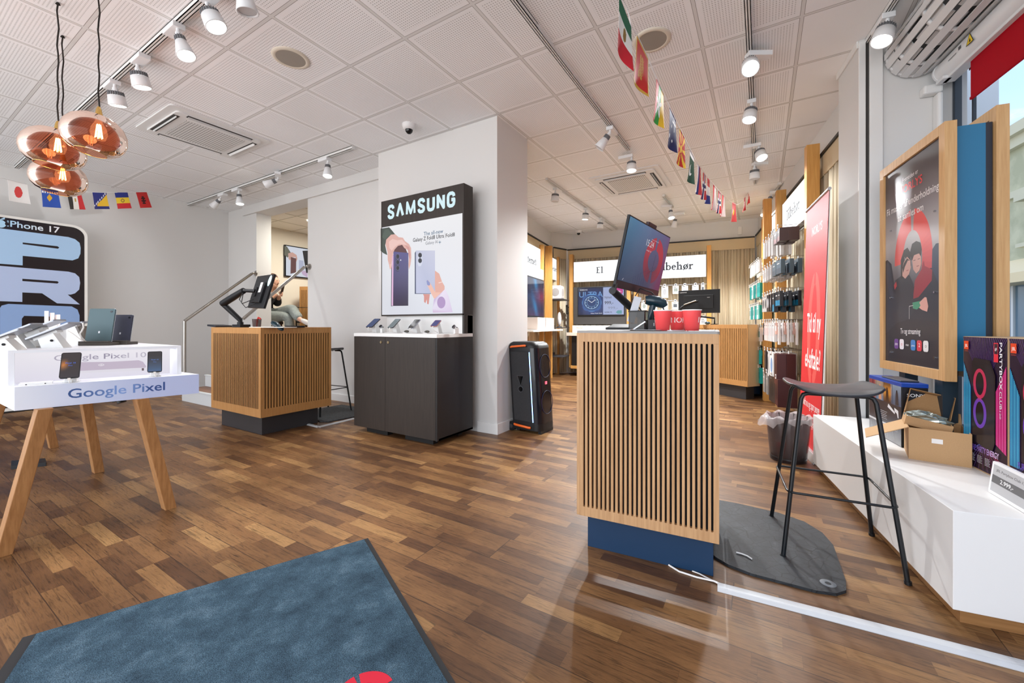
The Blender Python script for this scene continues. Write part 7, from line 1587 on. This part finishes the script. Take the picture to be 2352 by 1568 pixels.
b = MB(MNB); b.tube([W1, W1+(W2-W1)*.5, W2], .028, 10, rs=[.034, .034, .028]); part('upper_arm', conv(b, G, f), t); b = MB(MNB); b.tube([W2, (W2+W3)/2, W3], .018, 10); part('wrist', conv(b, G, f), t)
b = MB(MNB); b.tube([W2, W2+Vector((.02, -.03, -.12)), W2+Vector((.1, -.03, -.17)), LM_+Vector((.02, -.05, -.12))], .004, 6); b.tube([W2, W2+Vector((.0, -.04, -.09)), W2+Vector((.06, -.04, -.13)), LM_+Vector((-.02, -.05, -.08))], .004, 6); single('monitor_cables', b, 'black cables looping behind the left counter monitor', 'cable', G, tuple(W2))
def onL(u, Y): p = onY_G(u, Y); return p
b = MB(mat('tablet_black', (36, 38, 44), .4)); x = onL(505, 2.12); b.M = Matrix.Translation((x, 2.12, 1.0505)) @ Matrix.Rotation(.06, 4, 'Y'); b.box(-.1, .09, -.08, .08, 0, .02); single('card_terminal', b, 'flat dark terminal at the left end of the left counter', 'card terminal', G, (x, 2.12, 1.045), bevel=.003)
x = onL(590, 2.15); t = T('desk_cup', 'dark cup holding red pens on the left counter', 'pen holder', G, (x, 2.15, 1.045)); b = MB(m_smoke('smoky_cup', (60, 34, 30), .7)); b.lathe([(.035, 0), (.042, .085)], (x, 2.15, 1.045), 24); part('cup', b, t); b = MB(mat('red_tool', (206, 44, 40), .4)); b.tube([(x, 2.15, 1.05), (x+.01, 2.15, 1.12), (x+.03, 2.15, 1.145), (x+.05, 2.16, 1.13)], .008, 8); part('red_scissors', b, t)
x = onL(628, 2.12); b = MB(TL); b.M = Matrix.Translation((x, 2.14, 1.075)) @ Matrix.Rotation(.4, 4, 'Y'); b.ball((0, 0, 0), .07, .03, .026); b.ball((.09, 0, -.0), .05, .025, .02); single('barcode_scanner', b, 'dark scanner lying behind the cup on the left counter', 'scanner', G, (x, 2.14, 1.045))
b = MB(mat('white_notebook', (236, 232, 224), .5)); x0_, x1_ = onL(577, 2.07), onL(655, 2.07); b.box(x0_, x1_, 2.05, 2.18, 1.0445, 1.051); single('notepad', b, 'white notepad on the front edge of the left counter', 'notepad', G, ((x0_+x1_)/2, 2.1, 1.045), bevel=.001)
b = MB(MNB); x0_, x1_ = onL(655, 2.3), onL(690, 2.4); b.box(x0_, x1_, 2.3, 2.45, 1.0445, 1.062); single('keyboard', b, 'black keyboard at the right end of the left counter', 'keyboard', G, ((x0_+x1_)/2, 2.35, 1.045), bevel=.003)

# ================================================================ steps, rails, wall board
t = T('steps', 'white steps with brown treads leading up to the office', 'steps', G, (-6.4, 3.0, 0))
WR = mat('step_white', (206, 208, 208), .5); TR = wood('step_tread', (118, 84, 64), (140, 102, 80), 'x', .5)
for i in range(4):
    z0, y0 = .17*i, 2.47+.28*i
    b = MB(WR); b.box(-7.03+(.0 if i == 0 else 0), -5.86, y0, 3.6 if i < 3 else 3.84, z0, z0+.155); b.box(-7.03, -5.86, y0-.012, y0+.03, z0+.155, z0+.17); part('riser', b, t, bevel=.002)
    b = MB(TR); b.box(-7.03, -5.86, y0+.03, min(y0+.32, 3.84), z0+.155, z0+.168); part('tread', b, t)
STEEL = mat('brushed_steel', (176, 172, 166), .28, metal=.95)
def handrail(pts, label, ros, newel=None):
    t = T('handrail', label, 'handrail', G, tuple(pts[-1])); b = MB(STEEL); b.tube(pts, .021, 14); part('rail_tube', b, t)
    b = MB(STEEL); c = Vector(ros); b.cyl(c, c+Vector((0, -.012, 0)), .045, n=28); b.cyl(c, c+Vector((0, -.06, 0)), .016, n=14); part('wall_rosette', b, t)
    if newel: b = MB(STEEL); b.tube(newel, .021, 14); b.cyl(newel[-1], Vector(newel[-1])+Vector((0, 0, .01)), .045, n=24); part('newel_post', b, t)
pL = hit(G, 1, 2.6, 424, 737); 
handrail([pL, (-7.345, 3.54, 1.93)], 'steel handrail rising from a post to the wall, left of the steps', (-7.33, 3.6, 1.94), [tuple(pL), (pL.x, pL.y, 0.0)])
handrail([(-5.93, 2.75, 1.15), (-5.82, 3.53, 1.93)], 'steel handrail ending on the white wall right of the steps', (-5.80, 3.6, 1.94))
# big phone poster on the left wall
t = T('light_box_poster', 'large rounded black poster reading iPhone 17 PRO against the left wall', 'poster', G, (-7.9, .8, 0))
IX = -7.86; ya, yb, zt = -.25, 1.715, 2.40
b = MB(mat('poster_white_rim', (232, 230, 224), .35)); 
def TT(x, y, z): return (z, x, y)
b.rbox(ya, yb, .02, zt, IX-.10, IX, .14, 10, T=TT); part('frame', b, t, bevel=.004)
b = MB(mat('poster_black_base', (30, 28, 28), .5)); b.box(IX-.14, IX+.02, ya+.05, yb-.05, 0, .02); part('foot', b, t)
A = Art(G, (IX+.0005, 0, 0), (0, 1, 0), (0, 0, 1), artmat('poster_semi_gloss', 0, .2)); A.poly(rrect(ya+.03, yb-.03, .06, zt-.03, .12, 8), (36, 30, 32))
A.text('iPhone 17', A.tr(16, 535)[0], A.tr(75, 529.5)[1]+.014, width=A.tr(137, 540)[0]-A.tr(16, 540)[0], height=.078, fn=lambda k: mix((176, 214, 240), (236, 238, 242), k*1.3), bold=.025)
a = A.tr(5, 515); A.disc(a[0]-.015, a[1]+.005, .045, .048, (176, 214, 240)); A.poly([(a[0]-.02, a[1]+.055), (a[0]+.02, a[1]+.09), (a[0]+.02, a[1]+.065), (a[0], a[1]+.055)], (176, 214, 240)); A.disc(a[0]+.038, a[1]+.012, .018, .020, (36, 30, 32))
qi = lambda *L_: [(x/5.225, 460+y/5.225) for x, y in L_]
LBc, LBd = (168, 200, 232), (178, 194, 226)
def PP(pts, c): A.poly(qi(*pts), c, px=True)
PP([(-400, 300), (0, 335), (820, 440), (900, 465), (955, 510), (968, 570), (965, 640), (940, 695), (870, 720), (272, 665), (272, 780), (-400, 730)], LBc)
PP([(272, 505), (690, 550), (712, 566), (695, 580), (272, 525)], (36, 30, 32))
PP([(-400, 755), (0, 785), (820, 855), (900, 875), (950, 920), (962, 990), (950, 1070), (900, 1115), (850, 1130), (812, 1130), (958, 1248), (685, 1235), (505, 1115), (268, 1104), (268, 1218), (-400, 1195)], LBd)
PP([(268, 940), (690, 970), (705, 984), (690, 998), (268, 968)], (36, 30, 32))
PP([(0, 1290), (20, 1262), (100, 1242), (860, 1272), (930, 1310), (955, 1380), (955, 1900), (0, 1900)], (142, 170, 214)); PP([(262, 1420), (290, 1385), (640, 1395), (700, 1430), (700, 1900), (262, 1900)], (36, 30, 32))
part('poster_print', A.mb, t)

# ================================================================ office behind the opening
t = T('wall_television', 'television with hand and phone picture on the office wall', 'television', G, (-8.2, 4.85, 2.06)); b = MB(PHD); b.box(-8.265, -8.22, 4.575, 5.66, 2.05, 2.685); part('bezel', b, t, bevel=.002)
A = Art(G, (-8.2195, 0, 0), (0, 1, 0), (0, 0, 1), SCREEN); A.rect(4.60, 5.64, 2.07, 2.665, (222, 228, 240)); q7 = lambda *L_: [(600+x/5.6, 480+y/5.6) for x, y in L_]
P7 = lambda pts, c: A.poly(q7(*pts), c, px=True)
P7([(298, 475), (330, 480), (380, 560), (340, 625), (298, 590)], (112, 112, 98)); P7([(345, 570), (400, 555), (455, 590), (465, 640), (450, 680), (440, 620), (390, 620), (370, 660), (352, 640)], (214, 170, 158)); P7([(380, 615), (450, 635), (448, 815), (376, 832)], (110, 76, 76)); P7([(485, 655), (545, 665), (545, 790), (485, 780)], (186, 192, 216)); P7([(515, 800), (560, 790), (594, 820), (594, 880), (530, 840)], (206, 180, 210))
part('screen', A.mb, t)
b = MB(mat('office_panel_lit', (255, 252, 240), .5, emit=6)); b.box(-7.1, -6.55, 4.35, 4.9, 2.962, 2.976); single('ceiling_panel_lamp', b, 'bright square ceiling lamp in the office', 'ceiling lamp', G, (-6.8, 4.6, 2.962))
ld = bpy.data.lights.new('office_light', 'AREA'); ld.shape = 'SQUARE'; ld.size = .55; ld.energy = 55; ld.color = (1, .95, .84); lo = bpy.data.objects.new('office_light', ld); COL.objects.link(lo); lo.location = (-6.82, 4.62, 2.955)
OZ = .68
cpos = gat(697, 7.0); f = G.at(-6.9, 4.95, OZ, 0)
px_ = gat(688, 8.15); f = G.at(px_.x, px_.y, OZ, YG-.1); t = T('service_counter', 'slatted counter in the office behind the seated person', 'counter', f); b = MB(OAKL); n = 40; slot_wall(b, 0, 1.2, .02, 1.15, .10, 1.09, .03, n, .012, (1.14-.012)/(n-1), 0, .008, False); part('front_panel', b, t); b = MB(BLACKF); b.box(.01, 1.19, .009, .03, .02, 1.12); part('slot_backing', b, t); b = MB(OAKL); b.box(0, 1.2, 0, .3, 1.15, 1.16); b.box(0, .016, .009, .3, 0, 1.15); part('worktop', b, t)
mp_ = gat(716, 7.4, v=600); f = G.at(mp_.x, mp_.y, mp_.z, YG+.5); t = T('monitor', 'dark monitor edge above the office counter', 'monitor', f); b = MB(MNB); b.M = Matrix.Rotation(-.15, 4, 'Y'); b.box(-.12, .4, 0, .02, -.2, .2); part('housing', b, t, bevel=.002); b = MB(MNB); b.box(-.02, .02, .02, .05, -.32, 0); part('stand', b, t)
# chair under the person
pp = gat(619, 7.52); CHF = G.at(pp.x, pp.y, OZ, YG)
t = T('office_chair', 'dark chair carrying the seated person in the office', 'chair', CHF); b = MB(mat('dark_seat', (30, 28, 32), .6)); b.rbox(-.26, .14, -.22, .24, .40, .46, .05); part('seat', b, t, bevel=.01); b = MB(mat('dark_seat', (30, 28, 32), .6)); b.box(-.32, -.26, -.2, .22, .5, .86); part('backrest', b, t, bevel=.02)
for x in (-.22, .10):
    for y in (-.18, .2): b = MB(mat('chair_leg_wood', (110, 60, 36), .5)); b.cyl((x, y, .41), (x*1.15, y*1.1, 0), .016, .012, n=10); part('leg', b, t)
f = CHF.at(.62, .14, 0); t = T('office_chair', 'thin black framed chair behind the crossed legs', 'chair', f); b = MB(STL); b.tube([(-.2, 0, 0), (-.2, 0, .72), (.2, 0, .72), (.2, 0, 0)], .012, 8); b.tube([(-.2, .35, 0), (-.2, .35, .45), (.2, .35, .45), (.2, .35, 0)], .012, 8); part('frame', b, t); b = MB(STB); b.box(-.2, .2, 0, .36, .43, .46); part('seat', b, t)
# person: one continuous skinned body
def skinned(name, parent, verts, edges, radii, material, root=0, sub_=2, label=None):
    me = bpy.data.meshes.new(name); me.from_pydata(verts, edges, []); o = bpy.data.objects.new(name, me); COL.objects.link(o); o.parent = parent
    me.materials.append(material); m_ = o.modifiers.new('skin', 'SKIN')
    for i, r_ in enumerate(radii):
        s_ = me.skin_vertices[0].data[i]; s_.radius = (r_, r_) if not isinstance(r_, tuple) else r_; s_.use_root = i == root
    m_.use_smooth_shade = True; q_ = o.modifiers.new('sub', 'SUBSURF'); q_.levels = sub_; q_.render_levels = sub_
    if label: o['label'] = label
    return o
SK = mat('skin', (206, 158, 134), .5); JE = speckle('pale_grey_jeans', (136, 144, 142), (148, 156, 153), 30, .8, .05); SW = mat('black_sweater', (26, 24, 26), .8); HR = mat('brown_hair', (92, 62, 44), .6)
t = T('person', 'person in black top and pale jeans sitting cross-legged holding a phone', 'person', CHF)
V_ = [(-.06, 0, .55), (-.10, 0, .70), (-.10, 0, .86), (-.02, 0, .99), (.04, -.01, 1.05), (.075, -.02, 1.11), (.09, -.02, 1.19),
      (-.05, -.17, .95), (.02, -.24, .78), (.16, -.14, .90), (.22, -.11, .95), (-.05, .17, .95), (.04, .2, .78), (.17, -.0, .88), (.22, -.05, .93),
      (.05, -.10, .53), (.40, -.08, .55), (.42, -.07, .28), (.40, -.05, .06), (.50, -.06, .03),
      (.05, .10, .57), (.42, .0, .70), (.54, -.10, .58), (.66, -.16, .48), (.75, -.18, .44)]
Eg = [(0, 1), (1, 2), (2, 3), (3, 4), (4, 5), (5, 6), (3, 7), (7, 8), (8, 9), (9, 10), (3, 11), (11, 12), (12, 13), (13, 14), (0, 15), (15, 16), (16, 17), (17, 18), (18, 19), (0, 20), (20, 21), (21, 22), (22, 23), (23, 24)]
Rr = [.14, .13, .145, .12, .055, .085, .095, .06, .05, .034, .028, .06, .05, .034, .028, .105, .075, .055, .042, .035, .105, .078, .058, .044, .034]
skinned('body', t.o, V_, Eg, Rr, SK)
skinned('sweater', t.o, V_[:4]+[V_[7], V_[8], V_[9], V_[11], V_[12], V_[13]], [(0, 1), (1, 2), (2, 3), (3, 4), (4, 5), (5, 6), (3, 7), (7, 8), (8, 9)], [.15, .15, .165, .13, .078, .07, .05, .078, .07, .05], SW, 0)
skinned('jeans', t.o, [V_[0], V_[15], V_[16], V_[17], (.41, -.055, .12), V_[20], V_[21], V_[22], (.65, -.155, .49)], [(0, 1), (1, 2), (2, 3), (3, 4), (0, 5), (5, 6), (6, 7), (7, 8)], [.165, .125, .095, .085, .095, .125, .098, .085, .09], JE, 0)
b = MB(HR); b.M = Matrix.Translation((.065, -.018, 1.225)); b.ball((-.004, 0, .024), .098, .088, .098); b.ball((-.085, 0, .02), .045, .05, .05); part('hair', b, t)
b = MB(SK); b.ball((.09, -.02, 1.195), .088, .076, .112, 24, 16); part('head', b, t)
b = MB(mat('face_detail', (120, 70, 60), .5)); 
for y in (-.06, .02): b.ball((.168, y*.8, 1.205), .009)
b.ball((.165, -.02, 1.14), .006, .02, .005); b.m(SK); b.ball((.176, -.02, 1.172), .016, .012, .02); part('face', b, t)
for sy, base in ((-1, V_[10]), (1, V_[14])):
    bx, by, bz = base; pts = [(bx, by, bz)]; ed = []; rr_ = [.026]
    for k in range(5):
        ox = .02*k-.03; i0 = len(pts); dx = .05 if k else .02
        pts += [(bx+.03, by+sy*-.01, bz+.025-.014*k+.02), (bx+.03+dx*.6, by-sy*.02, bz+.03-.014*k+.02), (bx+.03+dx*.7, by-sy*.045, bz+.03-.014*k+.02)]; ed += [(0, i0), (i0, i0+1), (i0+1, i0+2)]; rr_ += [.010, .009, .0075]
    skinned('hand', t.o, pts, ed, rr_, SK, 0, 1)
b = MB(mat('sneaker_white', (214, 208, 204), .6)); b.M = Matrix.Translation((.77, -.18, .44)) @ Matrix.Rotation(.5, 4, 'Y'); b.ball((.0, 0, 0), .11, .042, .045, 20, 12); part('shoe', b, t)
b = MB(mat('sneaker_white', (214, 208, 204), .6)); b.ball((.48, -.06, .04), .13, .045, .042, 20, 12); part('shoe', b, t)
b = MB(PHD); b.M = Matrix.Translation((.28, -.09, .99)) @ Matrix.Rotation(.25, 4, 'Y'); b.box(-.004, .004, -.037, .037, -.03, .12); single('smartphone', b, 'phone held up by the seated person', 'phone', CHF, (.28, -.09, 1.0), bevel=.003)
# cardboard piece beside the far stool
b = MB(KR); p = gfl(803, 945); b.M = Matrix.Translation((-4.16, 3.30, 0)) @ Matrix.Rotation(.1, 4, 'Z'); b.box(0, .2, 0, .18, 0, .38); b.add([(0, 0, .38), (.2, 0, .38), (.15, -.02, .47), (0, .0, .46)], [(0, 1, 2, 3)]); single('cardboard_box', b, 'brown cardboard box peeking out behind the black stand', 'box', G, (-4.1, 3.35, 0))
_seen = {}
for o in bpy.data.objects:
    if o.parent is None and 'label' in o:
        n_ = len(o['label'].split()); _seen.setdefault(o['label'], []).append(o.name)
        if n_ > 16 or n_ < 4: print('LABELLEN', n_, o['label'])
for k_, v_ in _seen.items():
    if len(v_) > 1: print('DUPLABEL', k_, v_)
